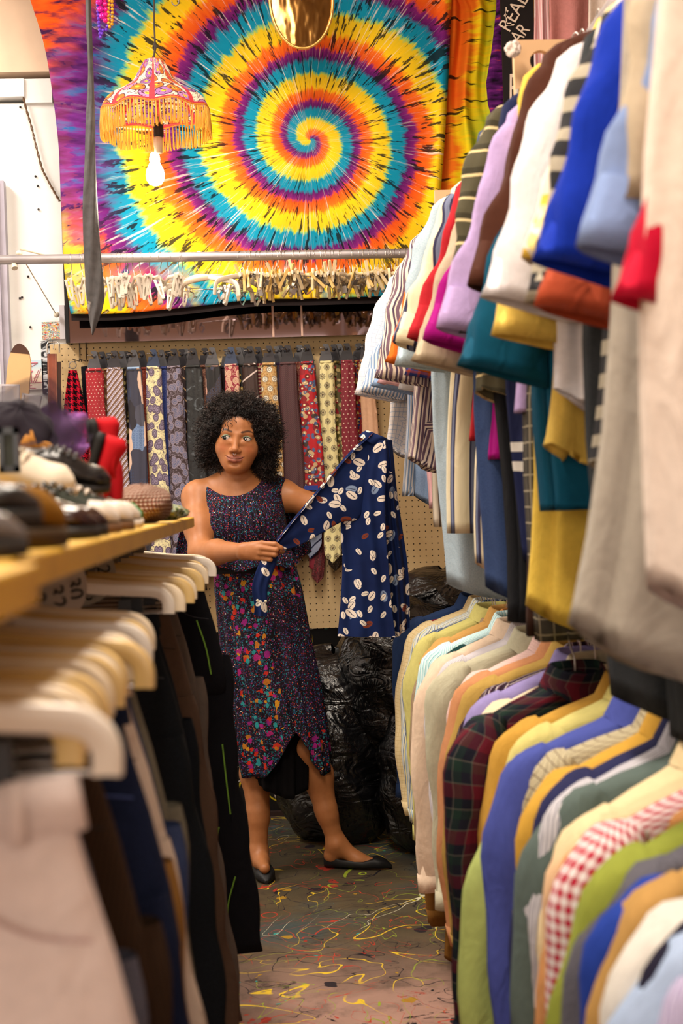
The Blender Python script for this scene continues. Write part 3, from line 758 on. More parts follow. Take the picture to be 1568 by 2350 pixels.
def ln(x0, z0, x1, z1, w=.0012): g.tube([(a.x + W * x0, yw - .0025, a.z + Hh * z0), (a.x + W * x1, yw - .0025, a.z + Hh * z1)], w, 5)
for q in [(.22, .90, .8, .90, .0022), (.52, .9, .54, .25, .0018), (.25, .88, .5, .76), (.5, .76, .78, .88), (.58, .2, .82, .66), (.66, .2, .92, .7), (.18, .22, .95, .24), (.2, .3, .22, .62, .002), (.15, .64, .28, .68), (.3, .1, .55, .14), (.4, .06, .7, .04), (.44, .6, .6, .62, .003), (.62, .38, .76, .42), (.7, .5, .85, .54), (.45, .82, .55, .84, .003)]: ln(*q)
g.put('drawing', plain('red_ink', '#c8687a', .7), o)

# ------------------------------------------------------------------ hanging lamp with fringe
YL = 5.18
LC = UA(357, 250, YL)
lamp = thing('pendant_lamp', 'bell-shaped floral lampshade with gold fringe and a bare glowing bulb', 'lamp', tuple(LC))
def lz(py): return UA(357, py, YL)[2] - LC[2]
R0 = 127 * YL / F_PX
prof = [(.030, lz(138)), (.036, lz(141)), (.050, lz(155)), (.064, lz(172)), (.082, lz(190)), (.112, lz(204)), (.150, lz(217)), (.176, lz(230)), (.190, lz(243)), (R0 * .975, lz(256))]
def shade_m():
    m = MT('lampshade_cloth', .8, .2); u, v, _ = m.sep(m.uv()); uv = m.uv()
    seg = m.ab(m.fr(u * 8 + .5) - .5) * 2
    red = m.f('MAXIMUM', seg > .86, m.f('MAXIMUM', v > .92, v < .05))
    vo = m.vor(m.vm('MULTIPLY', uv, (16.0, 5.0, 1.0)), 1.0, rand=.8); d = S(m, vo.outputs['Distance']); cc = m.sep(S(m, vo.outputs['Color']))[0]
    pet = m.ramp(cc, [(0, '#c9752c'), (.35, '#9a6aa8'), (.75, '#b884b8')], 'CONSTANT')
    n = m.noise(m.vm('MULTIPLY', uv, (14.0, 6.0, 1.0)), 1.6, 1, .5, 1.8)
    ln_ = m.sm(m.ab(n - .5), .030, .016)
    c = m.mix(d < .42, '#f0d9c2', pet); c = m.mix(d < .13, c, '#e8b93a'); c = m.mix(m.sm(m.ab(d - .43), .035, .02), c, '#3d1f38'); c = m.mix(ln_, c, '#4a2440')
    c = m.mix(red, c, '#c23c48'); rib = m.fr(v * 34) < .25; c = m.mix(rib * .25, c, '#a03038')
    m.base(c); m.b.inputs['Transmission Weight'].default_value = 0.0
    m.b.inputs['Subsurface Weight'].default_value = .15; m.b.inputs['Subsurface Radius'].default_value = (.02, .01, .005)
    return m.mat
pr = spline([(r, z, 0) for r, z in prof], 26); seg = 96; P = []; UVv = []
for i, (r, z, _) in enumerate(pr):
    t = i / 25
    P.append([(r * (1 + .012 * t * math.cos(8 * 2 * PI * k / seg)) * math.cos(2 * PI * k / seg + .4), r * (1 + .012 * t * math.cos(8 * 2 * PI * k / seg)) * math.sin(2 * PI * k / seg + .4), z - .006 * t * t * (1 - math.cos(8 * 2 * PI * k / seg)) - .055 * 0 * r) for k in range(seg)])
    UVv.append([(k / seg, 1 - t) for k in range(seg + 1)])
P = np.array(P)
TILT = Matrix.Rotation(math.radians(6), 3, 'X') @ Matrix.Rotation(math.radians(1), 3, 'Y')
rim = P[-1].copy()
o = G().grid(P, np.array(UVv), close=True).put('shade', shade_m(), lamp)
s_ = o.modifiers.new('t', 'SOLIDIFY'); s_.thickness = .002
# fringe strands and gold trim
g = G(); r = random.Random(3)
for k in range(620):
    a = 2 * PI * k / 620; i = a / (2 * PI) * seg; q = rim[int(i) % seg]
    L = .088 + r.uniform(-.006, .004); ox, oy = r.uniform(-.003, .003), r.uniform(-.003, .003)
    g.tube([q + [0, 0, .004], q * [1.01, 1.01, 1] + [ox, oy, -L * .5], q * [1.0, 1.0, 1] + [ox * 2, oy * 2, -L]], [.0017, .0016, .0013], 4, caps=False)
fr_m = MT('gold_fringe', .6, .3); fr_m.base('#e2a23c'); fr_m.b.inputs['Subsurface Weight'].default_value = .3; fr_m.b.inputs['Subsurface Radius'].default_value = (.02, .01, .004)
o = g.put('fringe', fr_m.mat, lamp); o['kind'] = 'stuff'; o['label'] = 'gold thread fringe around the rim'
g = G(); g.tube(list(rim) + [rim[0]], .0032, 6, caps=False); g.put('rim_trim', plain('orange_trim', '#cf7c2a', .6), lamp)
# ring wires inside
g = G()
for rr, zz in ((.150, lz(262)), (.120, lz(258))):
    g.tube([(rr * math.cos(t), rr * math.sin(t), zz) for t in np.linspace(0, 2 * PI, 40)], .0016, 5, caps=False)
g.put('inner_ring', plain('red_wire', '#c05048', .5), lamp)
LX = UA(364, 300, YL)[0] - LC[0]
G().tube([(LX, 0, lz(268)), (LX, 0, lz(282))], .004, 8).put('socket_cord', plain('black_cord', '#1a1614', .6), lamp)
g = G(); g.lathe([(.002, lz(280)), (.014, lz(282)), (.018, lz(288)), (.0185, lz(312)), (.016, lz(316)), (.002, lz(317))], (LX, 0, 0), 20); g.put('socket', plain('socket_black', '#241c18', .5), lamp)
g = G(); g.lathe([(.002, lz(315)), (.0165, lz(316)), (.0165, lz(336)), (.0145, lz(340)), (.0145, lz(352)), (.002, lz(352))], (LX - .003, 0, 0), 20); g.put('socket_adapter', plain('socket_cream', '#d9c0a2', .5), lamp)
bx = UA(356, 390, YL)[0] - LC[0]
g = G(); g.lathe([(.012, lz(350)), (.017, lz(356)), (.020, lz(366)), (.018, lz(372)), (.022, lz(378)), (.031, lz(390)), (.034, lz(402)), (.031, lz(414)), (.021, lz(423)), (.003, lz(427))], (bx, 0, 0), 24)
bm = MT('bulb_glow', .3); bm.base('#fff4e0'); bm.b.inputs['Emission Color'].default_value = (1, .9, .72, 1); bm.b.inputs['Emission Strength'].default_value = 7.0
o = g.put('bulb', bm.mat, lamp); o['label'] = 'glowing white light bulb'
pl = bpy.data.lights.new('lamp_bulb_light', 'POINT'); pl.energy = 15; pl.color = (1.0, .88, .68); pl.shadow_soft_size = .03
po = bpy.data.objects.new('lamp_bulb_light', pl); COL.objects.link(po); po.location = (LC[0] + bx, YL, LC[2] + lz(440))
g = G(); top = UA(352, -120, YL) - LC
g.tube([top, (UA(354, 60, YL) - LC), (UA(356, 100, YL) - LC), (0, 0, lz(138))], .0032, 8)
g.tube([(UA(355, 98, YL) - LC), (UA(351, 110, YL) - LC), (UA(356, 120, YL) - LC), (UA(359, 106, YL) - LC), (UA(355, 98, YL) - LC)], .003, 6)
g.tube([(UA(356, 118, YL) - LC), (UA(366, 130, YL) - LC), (UA(380, 141, YL) - LC)], .0014, 5); g.tube([(UA(356, 118, YL) - LC), (UA(346, 140, YL) - LC)], .0014, 5)
g.put('cord', plain('lamp_cord_brown', '#3d342e', .6), lamp)

# ------------------------------------------------------------------ long black hanging tie
m = MT('black_satin_print', .55, .35); uv = m.uv(); u, v, _ = m.sep(uv)
n = m.noise(m.vm('MULTIPLY', uv, (1.0, .5, 1.0)), 16, 3, .55, 1.2)
side = m.sm(u, -.012, -.024)
c = m.mix(m.sm(n, .56, .62) * side * m.sm(v, -1.15, -1.3), m.ramp(m.noise(uv, 30, 3), [(.3, '#3b3838'), (.7, '#4c4848')]), '#948b84')
m.base(c).bump(m.noise(m.vm('MULTIPLY', uv, (1, .4, 1)), 40, 4), .5, .006)
YT_ = 5.0
Lp = spline([(196, -120), (197, 40), (202, 160), (197, 280), (194, 370), (190, 470), (192, 580), (197, 660), (203, 720), (211, 768)], 50)
Rp = spline([(205, -120), (210, 40), (214, 160), (218, 280), (219, 370), (224, 470), (231, 580), (238, 650), (237, 700), (213, 769)], 50)
P = []; UVv = []
for i in range(50):
    a = UA(*Lp[i], YT_); b = UA(*Rp[i], YT_); row = []
    for j in range(13):
        t = j / 12; q = a * (1 - t) + b * t; w = np.linalg.norm(b - a)
        row.append((q[0], YT_ - .012 * math.sin(PI * t) - .004 * math.sin(t * 9 + i * .5) * min(1, w * 20), q[2]))
    P.append(row + [(x, YT_ + .006, z) for x, y, z in row[::-1]]); cx = (a[0] + b[0]) / 2
    UVv.append([(x - cx, z - 3.3 - 0.0) for x, y, z in P[-1]] + [(P[-1][0][0] - cx, P[-1][0][2] - 3.3)])
tag(G().grid(np.array(P), np.array(UVv), close=True).put('novelty_tie', m.mat), 'very long black satin novelty tie with faint grey print hanging from the ceiling', 'tie')

# ------------------------------------------------------------------ beads, hook, oval mirror disc
def beads(pts, r, m, lab, Y=5.15, grp='bead strings at the top left'):
    root = thing('bead_string', lab, 'beads', tuple(U(*pts[0], Y)), group=grp); base = np.array(root.location)
    P = spline([UA(x, y, Y) for x, y in pts], 200); d = 0; last = P[0]; rr = random.Random(len(pts))
    me = G().ball((0, 0, 0), 1.0, 12, 8).mesh('bead'); k = 0
    for p in P:
        if np.linalg.norm(p - last) >= 2 * r * .95 or k == 0:
            o = link('bead', me, m, root, loc=tuple(p - base)); o.scale = (r, r, r); last = p; k += 1
beads([(224, -60), (226, -30), (228, 10), (236, 40), (240, 46)], .013, plain('bead_magenta', '#d01aa0', .2, .5, .3), 'string of large magenta beads at the top left')
beads([(236, -40), (241, 10), (243, 30), (242, 50)], .010, plain('bead_pink', '#e0208a', .2, .5, .3), 'short string of hot pink beads between purple and gold ones')
beads([(224, 10), (226, 40), (229, 70), (231, 86), (236, 70), (244, 68), (248, 56)], .0065, plain('bead_violet', '#6a3ac8', .2, .5, .2), 'looping string of small violet beads, lowest of the beads')
beads([(250, -40), (251, 0), (248, 40), (254, 68), (258, 40), (257, 0), (256, -40)], .0065, plain('bead_gold', '#d9a030', .25, .5, .3), 'string of small gold beads beside the violet beads')
g = G(); c = UA(405, 2, 5.2); g.tube([c + np.array([.013 * math.cos(t) - .004, 0, .017 * math.sin(t)]) for t in np.linspace(PI * 1.05, PI * 2.2, 12)] + [c + np.array([.007, 0, .07])], .0022, 6)
tag(g.put('s_hook', hook_m), 'small steel S-hook hanging at the top left of the frame', 'hook')
YM = 5.2; c = UA(692, 0, YM); rx = 72 * YM / F_PX; rz_ = 111 * YM / F_PX
od = thing('oval_mirror', 'hanging oval bronze mirror with a thin gold rim over the tapestry', 'mirror', tuple(c))
m = MT('bronze_mirror', .16, .8, 1.0); n = m.noise(m.vm('MULTIPLY', m.obj(), (3, 1, 1)), 4, 3); m.base(m.ramp(n, [(.4, '#6a4a28'), (.6, '#946c3a')])).bump(m.noise(m.vm('MULTIPLY', m.obj(), (1.6, 1, .8)), 9, 2), .45, .02)
P = [[(rx * s_ * math.cos(t), -.006 * math.cos(s_ * 1.5), rz_ * s_ * math.sin(t)) for t in np.linspace(0, 2 * PI, 48, endpoint=False)] for s_ in np.linspace(.02, 1, 10)]
g = G().grid(np.array(P), close=True, flip=True); g.grid(np.array([P[-1], [(x, .006, z) for x, y, z in P[-1]]]), close=True, flip=True)
g.put('mirror_plate', m.mat, od)
g = G(); g.tube([(rx * math.cos(t), -.004, rz_ * math.sin(t)) for t in np.linspace(0, 2 * PI, 64)], .0055, 8, caps=False); g.put('rim', plain('gold_rim', '#d9a85c', .3, .5, .8), od)
G().tube([(0, .012, rz_), (0, .012, .75)], .002, 5).put('hanging_wire', hook_m, od)

# ------------------------------------------------------------------ clip hangers on the rail
wire_m = plain('hook_wire', '#b5ada8', .3, .5, .9, var=0)
clear_m = MT('clear_plastic', .22, .5); clear_m.base('#e8dccb'); clear_m.b.inputs['Alpha'].default_value = .82
cream_m = plain('cream_plastic', '#dcc69c', .4, .4, var=.05); silver_m = plain('clip_steel', '#b7b2ae', .3, .5, .9, var=.05); tan_m = plain('tan_plastic', '#caa765', .45, .4, var=.05)
def hook_part():
    g = G(); r = .0225
    g.tube([(0, r * math.cos(t), r * math.sin(t)) for t in np.linspace(-.7, PI + .25, 14)][::-1] + [(0, .012, -.030), (0, 0, -.046), (0, 0, -.072)], .0014, 5)
    return g.mesh('hook')
def bar_part():
    g = G(); g.tube([(0, -.15, -.088), (0, -.06, -.080), (0, 0, -.070), (0, .06, -.080), (0, .15, -.088)], .0045, 6, ry=.008); return g.mesh('bar')
def clip_clear():
    g = G()
    for s in (-1, 1):
        g.prism([(s * .003, .012), (s * .014, .014), (s * .011, -.02), (s * .006, -.062), (s * .0015, -.060), (s * .0035, -.03)], -.007, .007)
    g.box((-.004, -.008, -.016), (.004, .008, -.008)); g.prism([(-.006, -.05), (.006, -.05), (.004, -.064), (-.004, -.064)], -.009, .009)
    return g.mesh('clip', False)
def clip_wood():
    g = G(); g.box((-.005, -.005, -.06), (.005, .003, .02)); return g.mesh('clip_grip', False)
def clip_jaw():
    g = G()
    for s in (-1, 1): g.grid(np.array([[(s * .002, -.008, .004), (s * .002, .008, .004)], [(s * .012, -.008, -.020), (s * .012, .008, -.020)], [(s * .002, -.009, -.044), (s * .002, .009, -.044)]]))
    g.tube([(-.012, 0, -.004), (.012, 0, -.014)], .0025, 6); return g.mesh('clip_jaw', False)
HK, BR, CC, CW, CJ = hook_part(), bar_part(), clip_clear(), clip_wood(), clip_jaw()
def clip_hanger(px, kind, r, rz, lab, grp):
    X = U(px, 590, Y_R).x; Z = rail_z(X) - 0.004
    t = thing('clip_hanger', lab, 'hanger', (X, Y_R, Z), (r.uniform(-.05, .05), r.uniform(-.12, .12), rz), grp)
    link('hook', HK, wire_m, t)
    link('bar', BR, clear_m.mat if kind == 'A' or r.random() < .5 else cream_m, t)
    for y in (-.125, .105):
        zz = -.088
        if kind == 'A': link('clip', CC, clear_m.mat, t, (0, y, zz - r.uniform(0, .02)), (r.uniform(-.2, .2), r.uniform(-.25, .25), r.uniform(-.4, .4)))
        else:
            rot = (r.uniform(-.5, .5), r.uniform(-.55, .55), r.uniform(-1, 1)); up = r.random() < .3
            a = link('clip_jaw', CJ, silver_m, t, (0, y, zz), rot)
            b = link('clip_grip', CW, r.choice([cream_m, cream_m, tan_m]), a, (r.choice([-.009, .009]), -.004, .03 if up else 0.0), (0, r.uniform(-.3, .3), 0))
r = random.Random(11)
for px in (162, 186, 236, 252, 266, 273, 279, 287, 294, 302, 324, 343, 367, 386, 410, 417):
    clip_hanger(px + r.uniform(-2, 2), 'A', r, r.uniform(-.35, .35), 'clear plastic clip hanger hanging end-on at the left of the rail', 'clear clip hangers on the rail')
pxs = [560 + i * (430 / 43) for i in range(44)]
for px in pxs:
    clip_hanger(px + r.uniform(-4, 4), 'B', r, r.uniform(-.5, .5), 'wire-hooked hanger with steel clips and cream grips crowded on the rail', 'steel clip hangers on the rail')
# two clear trouser hangers and one cream one turned to the viewer
def wide_hanger(px, rz, m, lab, metal):
    X = U(px, 590, Y_R).x; Z = rail_z(X) - .004
    t = thing('clip_hanger', lab, 'hanger', (X, Y_R, Z), (0, .06, rz)); link('hook', HK, wire_m, t)
    g = G(); pts = spline([(0, -.16, -.155), (0, -.155, -.118), (0, -.13, -.098), (0, -.05, -.078), (0, 0, -.070), (0, .05, -.078), (0, .13, -.098), (0, .155, -.118), (0, .16, -.155)], 30); g.tube(pts, .004, 8, ry=.010); g.put('shoulder_bar', m, t)
    for y in (-.115, .115):
        link('clip', CJ if metal else CC, silver_m if metal else clear_m.mat, t, (0, y, -.125), (0.3, 0, 1.2 if metal else 1.5))
    G().tube([(0, -.14, -.12), (0, .14, -.12)], .0014, 5).put('cross_wire', wire_m, t)
wide_hanger(456, 1.15, clear_m.mat, 'clear plastic trouser hanger turned sideways, left of the cream one', False)
wide_hanger(499, -.95, plain('ivory_plastic', '#e6d3bb', .4, .4), 'cream trouser hanger with steel clips turned to face the aisle', True)
wide_hanger(553, -.6, plain('ivory_plastic', '#e6d3bb', .4, .4), 'second cream trouser hanger turned slightly among the steel clips', True)

# ------------------------------------------------------------------ black lettered sign, pink garments, boards at the top right
def text(body, size, m, parent, loc, rot, shear=0.0, ext=.001, name='lettering', sx=1.0):
    cu = bpy.data.curves.new(name, 'FONT'); cu.body = body; cu.size = size; cu.extrude = ext; cu.shear = shear; cu.align_x = 'CENTER'; cu.align_y = 'CENTER'
    o = bpy.data.objects.new(name, cu); COL.objects.link(o); dg = bpy.context.evaluated_depsgraph_get()
    me = bpy.data.meshes.new_from_object(o.evaluated_get(dg)); bpy.data.objects.remove(o)
    q = link(name, me, m, parent, loc, rot); q.scale = (sx, 1, 1); return q
YS = 5.35
a = UA(1163, 420, YS); b = UA(1221, -90, YS)
s = thing('sign', 'black banner with cream handwritten capital letters at the top right', 'sign', tuple(a))
G().box((0, 0, 0), (b[0] - a[0], .012, b[2] - a[2])).put('panel', plain('banner_black', '#161012', .7), s, False)
cr = plain('cream_letter_paint', '#ecd9c6', .7, var=.02)
def sp(px, py): q = UA(px, py, YS) - a; return (q[0], -.003, q[2])
text('REAL', .075, cr, s, sp(1180, 30), (PI / 2, math.radians(-58), 0), sx=.9)
text('AR', .07, cr, s, sp(1194, 78), (PI / 2, math.radians(-50), 0), sx=.8)
text('R', .15, cr, s, sp(1178, 205), (PI / 2, math.radians(-4), 0), .2, sx=.55)
text('L', .10, cr, s, sp(1166, 40), (PI / 2, 0, 0), sx=.5)
text('T', .11, cr, s, sp(1177, 305), (PI / 2, 0, 0), sx=.6)
# wall strip behind
a = UA(1224, 560, YS + .05); b = UA(1420, -95, YS + .05)
struct('trim_8', G().box((a[0], YS + .06, a[2]), (b[0], YS + .08, b[2])), plain('tan_board', '#d3a878', .7, var=.03))
hang_cloth('pink_shirt', [(1227, -90), (1227, 20), (1226, 120), (1228, 220), (1230, 300)], [(1262, -90), (1258, 20), (1262, 120), (1270, 220), (1275, 300)], 5.2, fab('vs', ('#e9b3b6', .6), ('#f7dcdc', .4), sc=.007), 'pale pink pleated garment behind the upper shirts at the top', 'shirt', folds=2, amp=.03)
hang_cloth('pink_jacket', [(1258, -90), (1262, 60), (1262, 200), (1262, 300)], [(1352, -90), (1350, 60), (1340, 200), (1330, 300)], 5.1, fab('plain', '#c98682'), 'dusty pink jacket hanging high behind the upper shirts', 'jacket', folds=1.5, amp=.03)
hang_cloth('white_shirt', [(1352, -90), (1350, 60), (1340, 200)], [(1450, -90), (1450, 60), (1440, 200)], 5.0, fab('plain', '#e6d6cc'), 'cream garment hanging high beside the pink jacket', 'shirt', folds=2, amp=.03)
mdf = plain('mdf_board', '#dcb48a', .75, .2, var=.03)
def board(px0, py0, px1, py1, hx, hy, hr, Y, lab):
    a = UA(px0, py1, Y); b = UA(px1, py0, Y); c = UA(hx, hy, Y); R = hr * Y / F_PX
    o = thing('rack_board', lab, 'board', (a[0], Y, a[2])); n = 32
    V0 = []; 
    W = b[0] - a[0]; Hh = b[2] - a[2]; cx = c[0] - a[0]; cz = c[2] - a[2]
    ring = [(cx + R * math.cos(2 * PI * k / n), cz + R * math.sin(2 * PI * k / n)) for k in range(n)]
    def edge(k):
        t = 2 * PI * k / n; dx, dz = math.cos(t), math.sin(t); s_ = min([q for q in ((W - cx) / dx if dx > 1e-6 else 9, -cx / dx if dx < -1e-6 else 9, (Hh - cz) / dz if dz > 1e-6 else 9, -cz / dz if dz < -1e-6 else 9)])
        return (cx + dx * s_, cz + dz * s_)
    out = [edge(k) for k in range(n)]
    # snap nearest samples to the corners
    for X, Z in ((0, 0), (W, 0), (W, Hh), (0, Hh)):
        k = min(range(n), key=lambda q: (out[q][0] - X) ** 2 + (out[q][1] - Z) ** 2); out[k] = (X, Z)
    f = lambda L_, y: [(x, y, z) for x, z in L_]
    g = G().grid(np.array([f(out, 0), f(ring, 0), f(ring, .02), f(out, .02), f(out, 0)]), close=True, flip=True)
    g.put('panel', mdf, o, smooth=False)
board(1005, 433, 1150, 640, 1035, 461, 16, 4.62, 'beige fibreboard rack upright with a round hole, farther one')
board(1190, 88, 1420, 420, 1241, 140, 25, 3.05, 'beige fibreboard rack upright with a round hole, nearer one')
# steel hook and white tuft on the nearer board
g = G(); Yh = 3.0; g.tube(spline([UA(x, y, Yh) for x, y in ((1188, 205), (1190, 250), (1186, 290), (1178, 316), (1166, 318), (1154, 300), (1143, 275))], 24), .0042, 8)
tag(g.put('coat_hook', plain('nickel_hook', '#cfc4b8', .3, .5, .8)), 'curved nickel hook on the side of the nearer rack board', 'hook')
g = G(); c = UA(1178, 112, 3.0); rr = random.Random(5)
for k in range(60):
    d = np.array([rr.gauss(0, 1) for _ in range(3)]); d /= np.linalg.norm(d); g.ball(c + d * [.014, .012, .018] * rr.uniform(.4, 1), rr.uniform(.004, .008), 6, 4)
tag(g.put('cotton_tuft', plain('white_fluff', '#f0dfd6', 1.0, .0)), 'white fluffy tuft stuck on the left edge of the nearer rack board', 'tuft')
# ------------------------------------------------------------------ shirts on hangers
def ring_pts(w, d, n, seed, t, amp, lean=0.0):
    out = []
    for k in range(n):
        a = 2 * PI * k / n; c, s = math.cos(a), math.sin(a)
        x = w * math.copysign(abs(c) ** .75, c); y = d * math.copysign(abs(s) ** .8, s)
        f = amp * t * (1.3 * math.sin(5 * a + seed) + .9 * math.sin(9 * a + seed * 2.3 + t * 3))
        out.append((x + f * .5 * c, y + f * (.6 + .4 * abs(s)) * (1 if s >= 0 else -1) * .9, 0))
    return out
_sh = {}
def shirt_meshes(sl, L, seed, wide=1.0, hem='curve'):
    k = (sl, L, seed, wide, hem)
    if k in _sh: return _sh[k]
    r = random.Random(seed * 13 + 1); n = 44
    prof = [(-.082, .050, .040), (-.094, .062, .046), (-.108, .098, .047), (-.124, .150, .046), (-.142, .196, .043), (-.160, .220, .044), (-.20, .232, .050), (-.30, .232, .056), (-.45, .226, .054), (-.6, .228, .050)]
    prof += [(-.6 - (L - .6) * q, .228 + .012 * q, .050 + .006 * q) for q in (.25, .5, .75, .93, 1.0)]
    P = []
    for i, (z, w, d) in enumerate(prof):
        t = min(1, max(0, (-z - .15) / .5)); rg = ring_pts(w * wide, d, n, seed, t, .012)
        row = []
        for kk, (x, y, _) in enumerate(rg):
            zz = z
            if z < -.6 and hem == 'curve': zz = z + .055 * ((-z - .6) / max(.01, L - .6)) ** 3 * (abs(x) / (w * wide)) ** 3
            if z > -.15: zz += .0
            row.append((x + .015 * math.sin(z * 5 + seed) * t, y + .015 * math.sin(z * 4 + seed * 1.7) * t, zz))
        P.append(row)
    P.append([(x * .96, y * .85, z + .012) for x, y, z in P[-1]]); P.append([(x * .9, y * .7, z + .09) for x, y, z in P[-1]])
    P.append([(x * .1, y * .1, z + .02) for x, y, z in P[-1]])
    g = G().grid(np.array(P)[:, ::-1], close=True); body = g.mesh('body')
    sleeves = []
    for s in (-1, 1):
        q = r.uniform(-.02, .02); yy = r.uniform(-.03, .03)
        if sl == 'long':
            c = [(.178, 0, -.150), (.205, 0, -.178), (.232, yy * .2, -.225), (.252 + q * .5, yy * .5, -.32), (.262 + q, yy, -.45), (.262 + q, yy, -.58), (.255 + q * .5, yy * 1.4, -.70), (.250, yy * 1.6, -.775)]
            rx = [.020, .042, .052, .056, .052, .048, .044, .042]; ry = [.035, .048, .050, .048, .042, .038, .034, .032]
        elif sl == 'short':
            yy = r.uniform(-.05, .02)
            c = [(.145, 0, -.150), (.172, 0, -.192), (.198, yy * .2, -.27), (.224 + q * .5, yy * .5, -.37), (.248 + q, yy, -.47), (.272 + q * 1.3, yy * 1.2, -.575 + q)]
            rx = [.020, .036, .050, .060, .070, .080]; ry = [.030, .040, .042, .040, .036, .034]
        else: continue
        cc = spline(c, 22); R1 = spline([(a, 0, 0) for a in rx], 22)[:, 0]; R2 = spline([(a, 0, 0) for a in ry], 22)[:, 0]
        wr = r.random() * 6; Q = []; m_ = 22
        for i in range(22):
            tt = cc[min(i + 1, 21)] - cc[max(i - 1, 0)]; tt /= np.linalg.norm(tt); nx = np.array([-tt[2], 0, tt[0]]); ny = np.array([0, 1.0, 0])
            row = []
            for kk in range(m_):
                a = 2 * PI * kk / m_; wv = 1 + .10 * math.sin(3 * a + wr + i * .5) + .07 * math.sin(i * 1.3 + wr + 2 * math.cos(a)) + .05 * math.sin(5 * a - i * .7)
                row.append(cc[i] + nx * R1[i] * wv * math.cos(a) + ny * R2[i] * wv * math.sin(a))
            Q.append(row)
        e = np.array(Q[-1]); ce = e.mean(0); up = cc[-2] - cc[-1]; up /= np.linalg.norm(up)
        Q.append(list(ce + (e - ce) * .93 + up * .004)); Q.append(list(ce + (e - ce) * .86 + up * .08)); Q.append(list(ce + (e - ce) * .05 + up * .09))
        Q = np.array(Q); Q[:, :, 0] *= s
        sleeves.append(G().grid(Q, close=True, flip=(s < 0)).mesh('sleeve'))
    # collar: stand and fold-over with points at the front
    C = []; m_ = 36
    for lev in range(6):
        row = []
        for kk in range(m_):
            a = 2 * PI * kk / m_; c_, s_ = math.cos(a), math.sin(a); fr = max(0, -s_) ** 6
            if lev == 0: R, z = .052, -.092
            elif lev == 1: R, z = .050, -.070
            elif lev == 2: R, z = .053, -.056
            elif lev == 3: R, z = .058, -.060
            elif lev == 4: R, z = .070, -.084
            else: R, z = .078 + .012 * max(0, -s_), -.098 - .030 * math.exp(-((abs(c_) - .42) / .22) ** 2) * (s_ < 0)
            drop = .018 * max(0, -s_)
            row.append((R * 1.02 * c_, R * .86 * s_ - .004, z - drop))
        C.append(row)
    collar = G().grid(np.array(C)[:, ::-1], close=True).mesh('collar')
    cuffs = []
    if sl == 'long':
        for s in (-1, 1):
            me = sleeves[0 if s < 0 else 1]
            co = np.array([v.co[:] for v in me.vertices]).reshape(-1, 22, 3); a_, b_ = co[19], co[21]; ca, cb = a_.mean(0), b_.mean(0)
            g = G(); g.grid(np.array([ca + (a_ - ca) * 1.03, ca + (a_ - ca) * 1.07, cb + (b_ - cb) * 1.08, cb + (b_ - cb) * .95]), close=True, flip=(s < 0)); cuffs.append(g.mesh('cuff'))
    pl_ = []
    for i, (z, w, d) in enumerate(prof[4:-1]): pl_.append([(-.014, -d - .012 - .004, z), (.014, -d - .012 - .004, z)])
    plk = G().grid(np.array(pl_)).mesh('placket')
    _sh[k] = (body, sleeves, collar, cuffs, plk)
    return _sh[k]
def hanger_mesh():
    g = G(); g.tube(spline([(-.18, 0, -.172), (-.13, 0, -.150), (-.05, 0, -.105), (0, 0, -.080), (.05, 0, -.105), (.13, 0, -.150), (.18, 0, -.172)], 24), .004, 8, ry=.008); return g.mesh('shoulder_bar')
def hookm():
    g = G(); r = .020
    g.tube([(0 + r * math.sin(t) * 0, r * math.cos(t), r * math.sin(t)) for t in np.linspace(-.5, PI + .2, 14)][::-1] + [(0, .010, -.030), (0, 0, -.046), (0, 0, -.080)], .0017, 6); return g.mesh('hook')
HB, HH = hanger_mesh(), hookm()
blackp = plain('black_hanger_plastic', '#151416', .4, .4)
def shirt(x, Y, z, m, label, group, sl='long', L=.86, rz=0.0, seed=0, wide=1.0, hem='curve', coll=True, hang=None, tilt=0.0, cm=None, cat='shirt', sm=None):
    body, sv, col, cu, plk = shirt_meshes(sl, L, seed, wide, hem)
    t = thing(cat.replace(' ', '_'), label, cat, (x, Y, z), (0, tilt, rz), group)
    link('body', body, m, t)
    for q in sv: link('sleeve', q, sm or m, t)
    if coll: link('collar', col, cm or m, t)
    for q in cu: link('cuff', q, m, t)
    link('placket', plk, m, t)
    h = thing('clothes_hanger', None, None, (x, Y, z), (0, tilt, rz))
    link('shoulder_bar', HB, blackp, h); link('hook', HH, wire_m, h)
    tag(h, 'black plastic hanger inside the ' + ' '.join(label.split()[:11]), 'hanger', hang[1])
    return t

